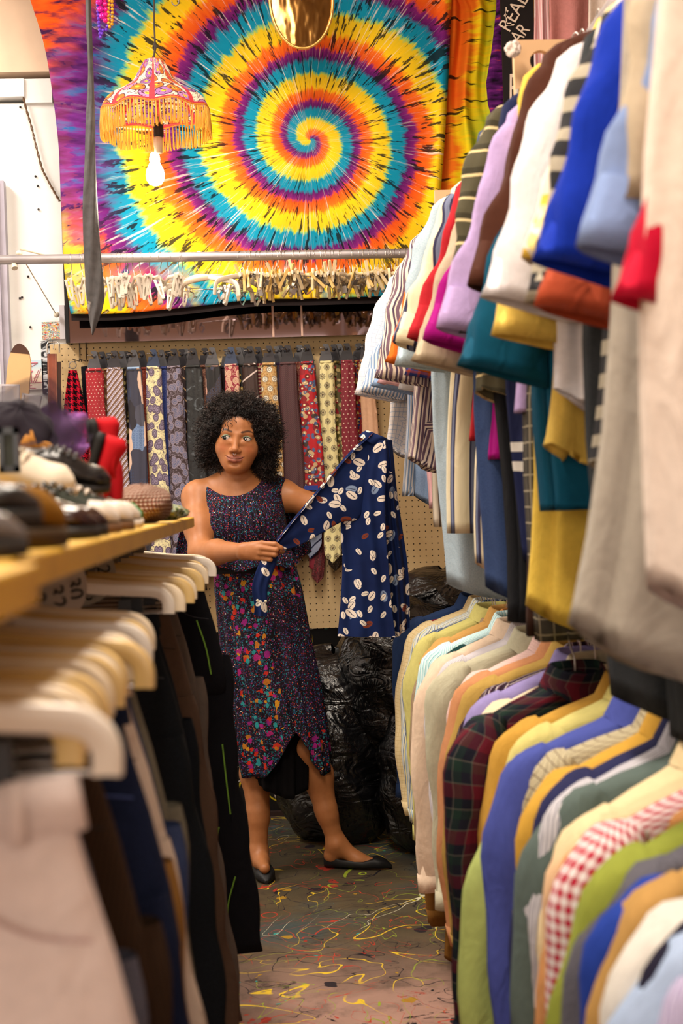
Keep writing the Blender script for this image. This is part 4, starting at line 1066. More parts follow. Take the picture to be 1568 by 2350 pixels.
# ---- lower right rack: long-sleeved shirts, from the far end to the camera
XLF = lambda Y: .645 + .115 * (Y - 1.8) / 3.0
ZL = 1.015
F = fab
LOW = [ # Y, material, words, dx, rz
 (4.93, F('plain', '#26385c'), 'navy blue shirt, farthest at the end of the lower rack', -.02, .2),
 (4.86, F('plain', '#8c1220'), 'dark red shirt, its edge showing at the far end of the lower rack', .02, .1),
 (4.76, F('grid', '#dcc79a', '#c9ad78', sc=.012), 'straw yellow shirt beside the red one at the far end', -.01, .25),
 (4.65, F('vs', ('#cfd0c8', .35), ('#9fb2c4', .2), ('#e0d4a0', .25), ('#6f7c92', .2), sc=.018), 'pale shirt with blue and yellow stripes near the far end', -.01, .2),
 (4.54, F('vs', ('#3c4a66', .4), ('#8b97a8', .25), ('#54607a', .35), sc=.014), 'blue grey striped shirt behind the tan one', .01, .1),
 (4.42, F('plain', '#c7bf74'), 'olive yellow plain shirt with a long hanging sleeve', -.03, .3),
 (4.30, F('plain', '#c99b58'), 'tan gold shirt with a wide open collar', .0, .2),
 (4.18, F('plain', '#c98a4c'), 'orange shirt just in front of the tan gold one', .02, .15),
 (4.08, F('vs', ('#bfe0e2', .5), ('#6fb3bd', .2), ('#e9f4f2', .3), sc=.010), 'light aqua striped shirt', -.01, .2),
 (3.98, F('plain', '#143a3a'), 'dark green shirt next to the aqua striped one', .015, .2),
 (3.86, F('plain', '#e3c9b0'), 'pale peach cream shirt with a buttoned cuff at floor level', -.035, .3),
 (3.74, F('vs', ('#d3cdd0', .7), ('#a79fae', .3), sc=.006), 'white and lilac grey pinstriped shirt', -.01, .2),
 (3.60, F('plain', '#bfbaa0'), 'sage ivory shirt with a broad shoulder seam', -.02, .25),
 (3.46, F('grid', '#e3c2bb', '#cfa8a4', sc=.009), 'dusty pink fine-checked shirt', .01, .2),
 (3.34, F('plain', '#c98c62'), 'salmon orange shirt behind the lavender one', .015, .15),
 (3.24, F('plain', '#b8964e'), 'mustard shirt squeezed behind the lavender one', .02, .15),
 (3.14, F('vs', ('#2c1c28', .4), ('#6a4a5c', .2), ('#e5dcd4', .1), ('#3a2838', .3), sc=.02), 'dark plum striped shirt behind the lavender one', .03, .1),
 (3.05, F('plain', '#9a8dc4'), 'plain lavender shirt left of the dark red plaid one', -.01, .25),
 (2.95, F('plain', '#e3d4b4'), 'plain cream shirt between the lavender and the plaid', .0, .2),
 (2.80, F('plaid', ('#1a1a26', .22), ('#1c2e28', .2), ('#5c5850', .03), ('#141420', .22), ('#5a1624', .30), ('#5c5850', .03), sc=.085), 'dark red and green plaid flannel shirt', -.07, .3),
 (2.66, F('plain', '#c99a42'), 'golden yellow shirt next to the plaid one', .02, .15),
 (2.58, F('plain', '#d3c87c'), 'pale yellow shirt with a pointed collar over the blue one', .02, .2),
 (2.46, F('plain', '#a9b66a'), 'pale green shirt with a big puffed sleeve', -.055, .35),
 (2.38, F('plain', '#4a55a4'), 'periwinkle blue shirt with a broad open collar', -.02, .2),
 (2.28, F('grid', '#b9ae90', '#6a5a4a', sc=.016), 'tan and brown checked shirt behind the mustard one', .01, .2),
 (2.22, F('plain', '#cfa040'), 'deep mustard shirt between the checked and the navy', .0, .2),
 (2.15, F('plain', '#2a2c52'), 'dark navy shirt beside the mustard one in the lower rack', .01, .2),
 (2.09, F('vs', ('#d0cdd2', .6), ('#8d8c9a', .4), sc=.008), 'white and grey finely striped shirt', .0, .25),
 (2.02, F('plain', '#5e6c68'), 'slate green shirt in the lower rack', .005, .2),
 (1.95, F('plain', '#e6d0a4'), 'light straw shirt with a smooth shoulder', -.02, .3),
 (1.88, F('plain', '#e7bf96'), 'pale apricot shirt left of the red checked one', -.01, .25),
 (1.82, F('gingham', '#e6dcdc', '#b01c38', sc=.014), 'red and white gingham shirt in the lower rack', -.01, .25),
 (1.77, F('plain', '#d0935c'), 'terracotta orange shirt right of the gingham one', .0, .2),
 (1.70, F('plain', '#90993e'), 'olive green shirt with a rounded shoulder', -.02, .3),
 (1.63, F('heather', '#4c4a52', '#6a6872', sc=.01), 'dark grey heather shirt behind the tan one', .0, .2),
 (1.57, F('plain', '#b98f52'), 'camel tan shirt in front of the grey heather one', -.01, .25),
 (1.51, F('plain', '#26409c'), 'royal blue shirt in the lower rack', -.01, .25),
 (1.455, F('plain', '#d9d4cc'), 'off-white shirt beside the royal blue one', -.01, .25),
 (1.40, F('plain', '#1f1c2e'), 'black navy shirt beside the off-white one', -.01, .25),
 (1.345, F('vs', ('#9d92b8', .55), ('#c4bcd6', .45), sc=.007), 'lilac pinstriped shirt near the camera', -.01, .25),
 (1.30, F('plain', '#a9bcdc'), 'pale sky blue shirt near the camera', -.01, .25),
 (1.245, F('vs', ('#232a55', .8), ('#e2d6c8', .2), sc=.05), 'navy shirt with wide white stripes near the camera', -.01, .25),
 (1.19, F('heather', '#2a3a66', '#3c4f80', sc=.01), 'blue denim shirt at the lower right corner', .0, .25),
 (1.12, F('plain', '#16100e'), 'black shirt nearest the camera at the lower right corner', .01, .2),
]
r = random.Random(21)
NLOW = 'black hangers on the lower shirt rail'
for i, (Y, m, lab, dx, rz) in enumerate(LOW):
    shirt(XLF(Y) + dx, Y, ZL - (.11 if 'pale green shirt' in lab else 0), m, lab, 'long-sleeved shirts on the lower right rack', 'long', (.90, .86, .94)[i % 3], rz * (1 if i % 4 else -.2) + r.uniform(-.08, .08), i % 6,
          hang=(None, NLOW), tilt=r.uniform(-.03, .03))
# orange-brown lining lowest far down beside the cream one
shirt(XLF(3.92) - .01, 3.92, ZL - .12, F('plain', '#7a5222'), 'ochre brown shirt whose hem hangs lowest below the peach cream one', 'long-sleeved shirts on the lower right rack', 'long', .92, .2, 3, hang=(None, NLOW))
shirt(XLF(4.36) - .02, 4.36, ZL - .04, F('vs', ('#8a745c', .6), ('#a48d74', .4), sc=.006), 'brown finely striped shirt with a flared cuff at the far end', 'long-sleeved shirts on the lower right rack', 'long', .86, .45, 4, hang=(None, NLOW))
shirt(XLF(4.24) - .0, 4.24, ZL - .06, F('plain', '#d0a82a'), 'bright yellow shirt sleeve hanging low at the far end', 'long-sleeved shirts on the lower right rack', 'long', .88, .35, 1, hang=(None, NLOW))

# ---- upper right rack: short-sleeved shirts
XU, ZU = .69, 2.22
UP = [ # Y, kind, L, material, words, dx, rz, cat
 (4.98, 'short', .80, F('grid', '#e9e0dc', '#9fb0cc', sc=.016), 'white shirt with a fine blue grid, farthest on the upper rack', -.01, .1),
 (4.86, 'short', .92, F('vs', ('#e2dad6', .5), ('#7f97b8', .5), sc=.012), 'blue and white striped shirt second from the far end, upper rack', .02, .1),
 (4.74, 'short', .98, F('heather', '#6d86aa', '#8fa4c0', sc=.01), 'washed denim blue shirt hanging behind the bean print one', .04, .0),
 (4.62, 'short', .96, F('plain', '#e4b0b4'), 'pink shirt hem between denim and white at the far end', .06, .0),
 (4.50, 'short', .94, F('plain', '#dfdde2'), 'plain white shirt near the far end of the upper rack', .07, .0),
 (4.40, 'short', 1.02, F('vs', ('#c9bba8', .8), ('#6a5c50', .2), sc=.03), 'beige shirt with thin dark stripes near the far end', .08, .0),
 (4.26, 'short', .86, F('vs', ('#6d5664', .35), ('#d8c6b6', .15), ('#4f4256', .2), ('#e0d0bc', .3), sc=.030), 'plum and cream striped shirt with a drooping sleeve', -.02, .15),
 (4.14, 'short', .95, F('plaid', ('#2c3c7c', .4), ('#b0503a', .25), ('#3c4c8c', .35), sc=.03), 'blue and orange plaid shirt in the shade of the upper rack', .08, .0),
 (4.02, 'short', 1.08, F('grid', '#e9e2da', '#d4aeb4', sc=.03), 'cream shirt with a pink window check', .06, .1),
 (3.90, 'short', .62, F('plain', '#d0641c'), 'bright orange shirt with a short sleeve showing underneath', .02, .0),
 (3.74, 'short', 1.20, F('heather', '#93a6b4', '#b0bfc8', sc=.01), 'light blue chambray shirt with a long hem on the upper rack', -.015, .15),
 (3.58, 'short', 1.02, F('vs', ('#e0d4b4', .62), ('#353450', .10), ('#6f7690', .18), ('#353450', .10), sc=.075), 'cream shirt with bold navy stripes and a broad sleeve', 0.01, .2),
 (3.42, 'short', 1.14, F('vs', ('#e3d7b8', .64), ('#3a3852', .10), ('#6f7894', .16), ('#3a3852', .10), sc=.09), 'second cream and navy striped shirt hanging lower', .05, .1),
 (3.30, 'short', .8, F('plain', '#b0222c'), 'thin red sliver of a shirt on the upper rack', .03, .1),
 (3.20, 'short', 1.0, F('vs', ('#4c2a20', .5), ('#6a4032', .5), sc=.02), 'chocolate brown textured shirt behind the striped ones', .07, .0),
 (3.08, 'short', 0.8, F('plain', '#b9a890'), 'taupe shirt with a rolled sleeve below the purple one', -0.0, 0.1),
 (2.9, 'short', .76, F('hs', ('#4f4a38', .62), ('#cdb98a', .12), ('#3a3628', .26), sc=.05), 'olive and tan striped polo shirt', -0.01, .2),
 (3.0, 'short', .80, F('plain', '#a2107c'), 'magenta shirt with a folded sleeve', 0.02, .1),
 (2.74, 'short', .7, F('plain', '#2e3420'), 'dark olive shirt edge beside the magenta one', .02, .1),
 (2.68, 'short', .72, F('plain', '#b49ccc'), 'light lavender shirt between magenta and brown', -0.01, .2),
 (3.12, 'none', 1.17, F('plain', '#cbbba4'), 'khaki beige shirt with a long straight hem', 0.04, 0),
 (2.46, 'short', .8, F('plain', '#0c4c66'), 'teal shirt sleeve below the yellow one', 0.0, .1),
 (3.0, 'none', 1.17, F('heather', '#2c3c62', '#3a4c74', sc=.01), 'slate denim blue shirt with the longest hem of the upper rack', 0.0, .0),
 (2.64, 'none', 1.20, F('grid', '#4a4640', '#a39a84', sc=.03), 'dark checked shirt hem behind the long yellow body', .03, .0),
 (2.40, 'short', .80, F('plain', '#e2bf5c'), 'yellow shirt sleeve showing under the white one', .02, .2),
 (2.5, 'short', .84, F('plain', '#4a2a20'), 'brown shirt with a long shoulder line, upper rack', 0.02, .25),
 (2.3, 'short', .75, F('plain', '#ded8dc'), 'off-white polo shirt with a plain broad sleeve', 0.01, .2),
 (2.88, 'none', 1.18, F('plain', '#17181c'), 'black trousers-length shirt hanging behind the navy one', 0.0, 0),
 (2.76, 'none', 1.1, F('hs', ('#1c2246', .85), ('#dcd8d0', .05), ('#1c2246', .05), ('#dcd8d0', .05), sc=.40), 'navy shirt with two white bands near the hem', 0.005, 0),
 (2.06, 'short', .84, F('leaf', '#e6dccb', '#e8c050', '#f0d890', sc=.06), 'white shirt with yellow flowers on the shoulder', 0.05, .2),
 (2.0, 'short', .84, F('hs', ('#2b2b2e', .55), ('#a39a88', .45), sc=.048), 'black and grey horizontally striped polo shirt', 0.01, .2),
 (2.68, 'none', 1.19, F('plain', '#3a241c'), 'dark brown shirt body under the striped polo', 0.03, 0),
 (2.58, 'none', 1.19, F('plain', '#e0bd4e'), 'yellow shirt body hanging long under the grey ones', 0.015, 0),
 (1.80, 'short', .78, F('plain', '#1230a4'), 'vivid royal blue polo shirt with a pointed sleeve', .0, .2),
 (2.06, 'none', 1.17, F('heather', '#242628', '#33363a', sc=.01), 'charcoal grey shirt with a long body', 0.0, 0.1),
 (1.87, 'short', .80, F('plain', '#a8482c'), 'rust orange shirt under the blue polo sleeve', 0.05, .0),
 (1.60, 'short', 1.02, F('plain', '#b3a48e'), 'stone beige shirt with a wide sleeve, upper rack', -.005, .2),
 (1.53, 'short', .74, F('plain', '#7c90bc'), 'light blue shirt right of the beige one', 0.012, .15),
 (1.7, 'none', 1.17, F('plain', '#a9a094'), 'warm grey shirt with a long hanging body', 0.01, 0.1),
 (1.42, 'short', .80, F('plain', '#b80c30'), 'crimson red shirt between the grey and the white', .02, .15),
 (1.36, 'none', 1.08, F('plain', '#e3d2c6'), 'large cream white shirt nearest the camera', -0.05, 0.05),
]
NUP = 'black hangers on the upper shirt rail'
DZ = {'charcoal grey': -.10, 'off-white polo': -.07, 'yellow flowers': -.04, 'horizontally striped polo': -.10, 'vivid royal blue': -.09, 'stone beige': -.04, 'rust orange': -.13, 'light blue shirt right': -.11, 'crimson red shirt': -.19, 'yellow shirt sleeve': -.10, 'teal shirt': -.15, 'magenta': -.05, 'taupe shirt': -.08}
TLT = {k_: v for k_, v in ((i_, .10) for i_, q_ in enumerate(UP) if 'warm grey' in q_[4])}; TLT.update({i_: .06 for i_, q_ in enumerate(UP) if 'large cream' in q_[4]})
for i, (Y, sl, L, m, lab, dx, rz) in enumerate(UP):
    dzz = [v for k_, v in DZ.items() if k_ in lab]
    shirt(XU + dx, Y, ZU + (dzz[0] if dzz else 0), m, lab, 'short-sleeved shirts on the upper right rack', sl, L, rz + r.uniform(-.06, .06), 10 + i % 6, hem='straight' if i % 2 else 'curve',
          hang=(None, NUP), tilt=TLT.get(i, r.uniform(-.02, .02)), wide=.9)
# long dark garments hanging at the near end, and a long red one
shirt(.86, 1.98, 1.86, F('heather', '#1b1c1c', '#26282a', sc=.01), 'black sweater with a long pointed sleeve hanging low at the right', 'short-sleeved shirts on the upper right rack', 'long', .96, .1, 2, hang=(None, NUP), wide=1.25)
shirt(.70, 1.22, 1.62, F('plain', '#a80a2c'), 'long crimson garment hanging at the right edge of the picture', 'short-sleeved shirts on the upper right rack', 'none', .9, .1, 3, hang=(None, NUP), cat='dress')

t = thing('clothes_rail', 'upper steel pipe rail carrying the short-sleeved shirts', 'rail', (XU, .5, ZU - .022)); G().tube([(0, 0, 0), (0, 4.55, 0)], .0165, 16).put('pipe', steel, t)
for yy in (.0, 1.55): G().tube([(0, yy, .012), (0, yy, 3.65 - ZU + .022)], .012, 12).put('drop_rod', steel, t)
t = thing('clothes_rail', 'lower steel pipe rail carrying the long-sleeved shirts', 'rail', (XLF(.5), .5, ZL - .022)); dX = XLF(5.0) - XLF(.5); G().tube([(0, 0, 0), (dX, 4.5, 0)], .0165, 16).put('pipe', steel, t)
for q in (.01, .45, .99):
    g = G(); c = np.array([dX * q, 4.5 * q, 0]); g.tube([c + [0, 0, -.012], c + [0, 0, -ZL + .024]], .016, 12); g.box(c + [-.05, -.05, -ZL + .024], c + [.05, .05, -ZL + .030]); g.put('upright', steel, t)

# ------------------------------------------------------------------ the blue shirt with the bean print
def bean_m():
    m = MT('bean_print', .8, .15); uv = m.uv(); c = m.ramp(m.noise(uv, 8, 3), [(.3, '#0c1840'), (.7, '#132656')])
    clus = m.sm(m.noise(uv, 5.5, 2), .32, .42)
    for i, (sc, col, thr) in enumerate(((14, '#7d8fae', .66), (15.5, '#e0d2c4', .30), (21, '#e8dcce', .30), (13, '#e0d2c4', .70))):
        off = (i * .31, i * .17, 0)
        vo = m.vor(m.vm('ADD', uv, off), sc, rand=.85); pos = S(m, vo.outputs['Position']); cr = m.sep(S(m, vo.outputs['Color']))
        dl = m.vm('SUBTRACT', m.vm('ADD', uv, off), pos); x, y, _ = m.sep(dl)
        a = cr[0] * 2.4 + .2; ca, sa = m.f('COSINE', a), m.sin(a)
        p = x * ca + y * sa; q = y * ca - x * sa
        A = .34 / sc * (.75 + 0 * 1) * 1.02; B = A * .60
        e = m.f('SQRT', (p / A) * (p / A) + (q / B) * (q / B))
        on = (cr[1] > thr) * (clus if i != 3 else 1.0)
        inside = (e < 1.0) * (on > .5)
        outline = (e < 1.14) * (on > .5)
        colr = m.mix(cr[2] > .90, col, '#7e3a26')
        c = m.mix(outline, c, '#20305c'); c = m.mix(inside, c, colr)
        bend = q + (p / A) * (p / A) * .0 + m.sin(p / A * 2.6) * B * .18
        line = (m.ab(bend) < B * .10) * (m.ab(p) < A * .72) * inside
        c = m.mix(line, c, '#2a2c44')
    m.base(c).bump(m.noise(uv, 500, 1), .1, .001); return m.mat
bean = bean_m()
bs = thing('shirt', 'navy blue shirt printed with cream coffee beans, sleeve held out by the woman', 'shirt', (XU, 4.66, ZU - .02))
bo = np.array(bs.location)
def panel(name, L_, R_, Yl, Yr, n=44, mc=30, fold_=.010, nf=3, parent=None, th=.008, rotuv=0.0, off=(0, 0)):
    A = spline(L_, n); B = spline(R_, n); P = []; UVv = []
    YL_ = np.interp(np.linspace(0, 1, n), np.linspace(0, 1, len(Yl)), Yl); YR_ = np.interp(np.linspace(0, 1, n), np.linspace(0, 1, len(Yr)), Yr)
    for i in range(n):
        a = UA(A[i][0], A[i][1], YL_[i]); b = UA(B[i][0], B[i][1], YR_[i]); row = []; uvr = []
        for j in range(mc):
            t = j / (mc - 1); q = a * (1 - t) + b * t
            y = -fold_ * (math.cos(t * nf * 2 * PI + math.sin(i * .12)) * .6 + .4 * math.sin(t * 9 + i * .1)) * min(1, .3 + 1.2 * i / n) - .012 * math.sin(PI * t)
            row.append(q + [0, y, 0]); uvr.append((q[0] * math.cos(rotuv) + q[2] * math.sin(rotuv) + off[0], q[2] * math.cos(rotuv) - q[0] * math.sin(rotuv) + off[1]))
        c = row[::-1]; P.append([x - bo for x in row] + [x - bo + [0, th, 0] for x in c]); UVv.append(uvr + uvr[::-1] + [uvr[0]])
    return G().grid(np.array(P), np.array(UVv), close=True).put(name, bean, parent)
YW = 4.70
panel('front_panel', [(838, 1008), (800, 1060), (784, 1130), (782, 1200), (786, 1290), (782, 1380), (775, 1460)], [(884, 1010), (888, 1060), (884, 1130), (886, 1220), (892, 1300), (899, 1390), (908, 1462)], [YW] * 7, [YW - .05] * 7, parent=bs)
panel('back_panel', [(876, 1010), (884, 1060), (882, 1130), (884, 1220), (888, 1300), (894, 1390), (898, 1470)], [(900, 1010), (905, 1060), (912, 1130), (925, 1220), (936, 1300), (940, 1380), (940, 1440)], [YW + .03] * 7, [YW + .12] * 7, parent=bs, off=(.3, .1), fold_=.016)
# the held sleeve: a tapering flat tube from the shoulder to the hand
sl_up = [(846, 998), (800, 1040), (752, 1096), (700, 1158), (655, 1212), (634, 1240)]
sl_lo = [(856, 1130), (822, 1190), (785, 1198), (738, 1224), (686, 1252), (650, 1262)]
YH = 4.66
ys = [YW - .02, YW - .03, 4.67, 4.63, 4.60, 4.588]
panel('sleeve', sl_up, sl_lo, ys, ys, n=50, mc=22, fold_=.004, nf=1, parent=bs, th=.012, rotuv=.6, off=(.13, .4))
# rolled upper edge of the sleeve
g = G(); pts = spline([UA(x + 3, y + 4, yy - .012) - bo for (x, y), yy in zip(sl_up, ys)], 40); 
Q = []; UVr = []
for i, p in enumerate(pts):
    rr = .019 - .006 * i / 40; row = [p + np.array([rr * .75 * math.cos(a), rr * math.sin(a), rr * .75 * math.cos(a)]) * 1.0 for a in np.linspace(0, 2 * PI, 10, endpoint=False)]
    Q.append(row); UVr.append([(i * .012, k * .008 + 2.2) for k in range(11)])
G().grid(np.array(Q), np.array(UVr), close=True).put('sleeve_fold', bean, bs)
# cuff end hanging below the hand
panel('cuff', [(606, 1268), (588, 1310), (578, 1350), (584, 1390), (583, 1412)], [(644, 1258), (632, 1300), (616, 1345), (614, 1380), (613, 1414)], [4.588] * 5, [4.588] * 5, n=24, mc=20, fold_=.008, nf=2, parent=bs, th=.014, off=(.5, .2))
panel('collar', [(824, 1002), (832, 992), (842, 988), (850, 990)], [(856, 1020), (872, 1014), (884, 1010), (892, 1008)], [YW - .03] * 4, [YW - .04] * 4, n=12, mc=12, fold_=.004, nf=1, parent=bs, off=(.1, .9))
g = G()
for px, py in ((591, 1378), (610, 1380)):
    c = UA(px, py, 4.572) - bo; g.lathe([(.0001, -.0012), (.0042, -.0012), (.0048, 0), (.003, .001)], c, 14, 'y')
g.put('button', plain('cream_button', '#d9cfb4', .3, .5), bs)
h = thing('clothes_hanger', 'black plastic hanger with a wire hook inside the bean print shirt', 'hanger', (.575, 4.70, 1.93 - .05)); 
bpy.data.objects.remove(h)

# ------------------------------------------------------------------ black rubbish bags
def bag_m():
    m = MT('black_bin_liner', .22, .6); v = m.obj(); m.base('#0b0b0d')
    n = m.noise(m.vm('MULTIPLY', v, (1, 1, .6)), 7, 5, .6, 1.2); n2 = m.ab(m.noise(m.vm('MULTIPLY', v, (1.0, 1.0, 2.2)), 6, 2, .5, 1.5) - .5)
    m.bump(n * .6 + n2, .7, .04); return m.mat
bagm = bag_m()
def bag(c, r, lab, seed):
    rr = random.Random(seed); ph = [rr.random() * 6 for _ in range(8)]; P = []; n, mcol = 50, 72
    for i in range(n):
        t = PI * (i + .2) / (n - .6); row = []
        for j in range(mcol):
            a = 2 * PI * j / mcol; s = math.sin(t) ** .6; z = math.cos(t)
            k = 1 + .06 * math.sin(3 * a + ph[0] + 2 * z) + .05 * abs(math.sin(4 * a + ph[1] + 4 * z)) + .03 * abs(math.sin(9 * a + 6 * z + ph[2])) + .02 * abs(math.sin(17 * a - 9 * z + ph[3]))
            k *= 1 + .04 * math.sin(12 * z + 3 * math.sin(2 * a + ph[4]))
            row.append((c[0] + r[0] * s * k * math.cos(a), c[1] + r[1] * s * k * math.sin(a), max(.004, c[2] + r[2] * z * (1 + .05 * math.sin(2 * a + ph[5])))))
        P.append(row)
    o = G().grid(np.array(P), close=True).put('rubbish_bag', bagm); tag(o, lab, 'bag'); return o
bag((.27, 5.42, .36), (.24, .20, .37), 'large full black plastic rubbish bag standing behind the woman legs', 1)
bag((.52, 5.36, .62), (.24, .24, .30), 'shiny black plastic rubbish bag heaped highest behind the blue shirt', 2)
bag((.62, 5.20, .27), (.22, .20, .28), 'black plastic rubbish bag low beside the shirt rack', 3)
bag((.70, 5.50, .86), (.2, .2, .16), 'small black plastic bag on top of the heap under the striped shirts', 4)
# ------------------------------------------------------------------ trousers rack on the left
XP, ZP = -.343, 1.197
hang_cream = [plain('hanger_ivory', '#e6d2b4', .3, .5, var=.04), plain('hanger_honey', '#d9b777', .3, .5, var=.04), plain('hanger_white', '#e6dccf', .28, .5, var=.03)]
t = thing('clothes_rail', 'dark steel pipe rail under the yellow shelf carrying trousers', 'rail', (XP, .35, ZP - .022)); G().tube([(0, 0, 0), (0, 3.75, 0)], .015, 14).put('pipe', plain('dark_pipe', '#3c3838', .4, .5, .7), t)
for yy in (.02, 1.9, 3.73): g = G(); g.tube([(0, yy, -.012), (0, yy, -ZP + .024)], .014, 12); g.box((-.05, yy - .05, -ZP + .024), (.05, yy + .05, -ZP + .030)); g.put('upright', plain('dark_pipe', '#3c3838'), t)
def trouser_hanger():
    g = G(); h = .20
    c = [(-h, 0, -.084), (-h, 0, -.066), (-h + .008, 0, -.052), (-h + .028, 0, -.044), (-.10, 0, -.038), (-.04, 0, -.030), (0, 0, -.028), (.04, 0, -.030), (.10, 0, -.038), (h - .028, 0, -.044), (h - .008, 0, -.052), (h, 0, -.066), (h, 0, -.084)]
    P = spline(c, 60); Q = []
    for i, p in enumerate(P):
        t = P[min(i + 1, 59)] - P[max(i - 1, 0)]; t /= np.linalg.norm(t); n = np.array([-t[2], 0, t[0]]); w = .0105; d = .0060
        Q.append([p + n * w + [0, -d * .6, 0], p + n * w * .8 + [0, -d, 0], p + n * .0 + [0, -d * .45, 0], p - n * w * .8 + [0, -d, 0], p - n * w + [0, -d * .6, 0], p - n * w + [0, d, 0], p + n * w + [0, d, 0]])
    g.grid(np.array(Q), close=True); g.fan(Q[0]); g.fan(Q[-1], True)
    return g.mesh('shoulder_bar')
def trouser_tab():
    g = G(); g.prism([(.030 * math.cos(a), .030 * math.sin(a) - .002) for a in np.linspace(0, 2 * PI, 24, endpoint=False)], -.0015, .0015); return g.mesh('size_tab', False)
def pinch():
    g = G(); g.prism([(-.010, .022), (.010, .022), (.011, -.002), (.009, -.036), (-.009, -.036), (-.011, -.002)], -.009, -.005); g.prism([(-.010, .022), (.010, .022), (.011, -.002), (.009, -.036), (-.009, -.036), (-.011, -.002)], .005, .009)
    for k in range(6): g.box((-.0095, -.0105, .018 - k * .0055), (.0095, -.009, .0155 - k * .0055))
    g.tube([(-.012, 0, 0), (.012, 0, 0)], .005, 8); return g.mesh('clip', False)
TB, TT, TC = trouser_hanger(), trouser_tab(), pinch()
TW = G().tube([(-.19, 0, -.082), (.19, 0, -.082)], .0016, 6).mesh('cross_wire')
dark_clip = plain('dark_clip_metal', '#33353a', .4, .5, .4); tabm = plain('size_tab_grey', '#7d7672', .5, .3)
_tr = {}
def trouser_meshes(seed, L=1.05, wl=.115):
    k = (seed, L, wl)
    if k in _tr: return _tr[k]
    r = random.Random(seed); ph = r.random() * 6
    # seat and hips down to the crotch
    P = []; m_ = 40
    for i, (z, w, d) in enumerate([(-.09, .170, .016), (-.128, .172, .018), (-.16, .178, .022), (-.22, .192, .028), (-.30, .206, .032), (-.36, .212, .034), (-.39, .208, .030), (-.40, .18, .02)]):
        row = []
        for kk in range(m_):
            a = 2 * PI * kk / m_; c, s = math.cos(a), math.sin(a); x = w * math.copysign(abs(c) ** .7, c); y = d * math.copysign(abs(s) ** .7, s)
            y += .006 * math.sin(x * 40 + ph) * min(1, i / 3)
            row.append((x, y, z - (.006 * math.cos(x * 9) if i == 0 else 0)))
        P.append(row)
    body = G().grid(np.array(P)[:, ::-1], close=True).mesh('seat_panel')
    g = G(); e = np.array(P[0]); c = e.mean(0); lo = np.array(P[1])
    sc = lambda A, f, dz: [((x) * (1 + (f - 1) * .3), y * f, z + dz) for x, y, z in A]
    g.grid(np.array([sc(e, .6, -.03), sc(e, .9, .001), sc(e, 1.12, .0), sc(lo, 1.16, 0), sc(lo, .9, -.001)])[:, ::-1], close=True)
    for x in (-.12, -.04, .06, .135): g.box((x - .006, -.027, -.132), (x + .006, -.020, -.088))
    g.box((-.002, -.0225, -.128), (.002, -.02, -.096))
    waist = g.mesh('waistband')
    legs = []
    for s in (-1, 1):
        Q = []
        for i in range(30):
            t = i / 29; z = -.30 - (L - .30) * t; w = .108 + (wl - .108) * t; cx = s * (.104 + .030 * t + .006 * math.sin(t * 5 + ph)); d = .030 - .008 * t; row = []
            for kk in range(26):
                a = 2 * PI * kk / 26; c, sn = math.cos(a), math.sin(a); wv = 1 + .05 * math.sin(3 * a + ph + t * 9) + .04 * math.sin(t * 25 + 2 * a)
                row.append((cx + w * wv * math.copysign(abs(c) ** .8, c), d * wv * math.copysign(abs(sn) ** .8, sn) + .012 * math.sin(t * 3 + ph) - .004 * math.cos(kk) , z))
            Q.append(row)
        e = np.array(Q[-1]); ce = e.mean(0); Q.append(list(ce + (e - ce) * .9 + [0, 0, .003])); Q.append(list(ce + (e - ce) * .8 + [0, 0, .06])); Q.append(list(ce + (e - ce) * .05 + [0, 0, .06]))
        legs.append(G().grid(np.array(Q)[:, ::-1], close=True).mesh('leg'))
    g = G()
    for s in (-1, 1): g.tube(spline([(s * .075, -.0225, -.132), (s * .10, -.030, -.165), (s * .14, -.033, -.19), (s * .180, -.026, -.20)], 12), .0016, 5)
    g.tube([(0, -.024, -.13), (0.004, -.033, -.22), (0.0, -.037, -.34)], .0018, 5); pk = g.mesh('seams')
    _tr[k] = (body, waist, legs, pk); return _tr[k]
def trousers(Y, m, label, hm, dx=0.0, tilt=-.045, rz=0.0, seed=1, L=1.05, wl=.115, seam='#2a2018', cat='trousers', hl='pale'):
    body, waist, legs, pk = trouser_meshes(seed, L, wl)
    t = thing('trousers', label, cat, (XP + dx, Y, ZP), (0, tilt, rz), 'trousers hanging under the yellow shelf')
    link('seat_panel', body, m, t); link('waistband', waist, m, t)
    for l in legs: link('leg', l, m, t)
    link('seams', pk, plain('seam_' + seam, seam, .8), t)
    trouser_hang(Y - .0, hm, 'plastic trouser hanger holding the ' + ' '.join(label.split()[:9]), dx, rz)
def trouser_hang(Y, hm, lab, dx=0.0, rz=0.0, dz=0.0):
    h = thing('trouser_hanger', lab, 'hanger', (XP + dx, Y, ZP + dz), (0, 0, rz), 'plastic trouser hangers under the yellow shelf')
    link('shoulder_bar', TB, hang_cream[hm], h); link('hook', HH, wire_m, h, (0, 0, .0)); link('size_tab', TT, tabm, h); link('cross_wire', TW, wire_m, h)
    for x in (-.125, .125): link('clip', TC, dark_clip, h, (x, 0, -.080))
jean = F('heather', '#10162a', '#1a2340', sc=.01); 
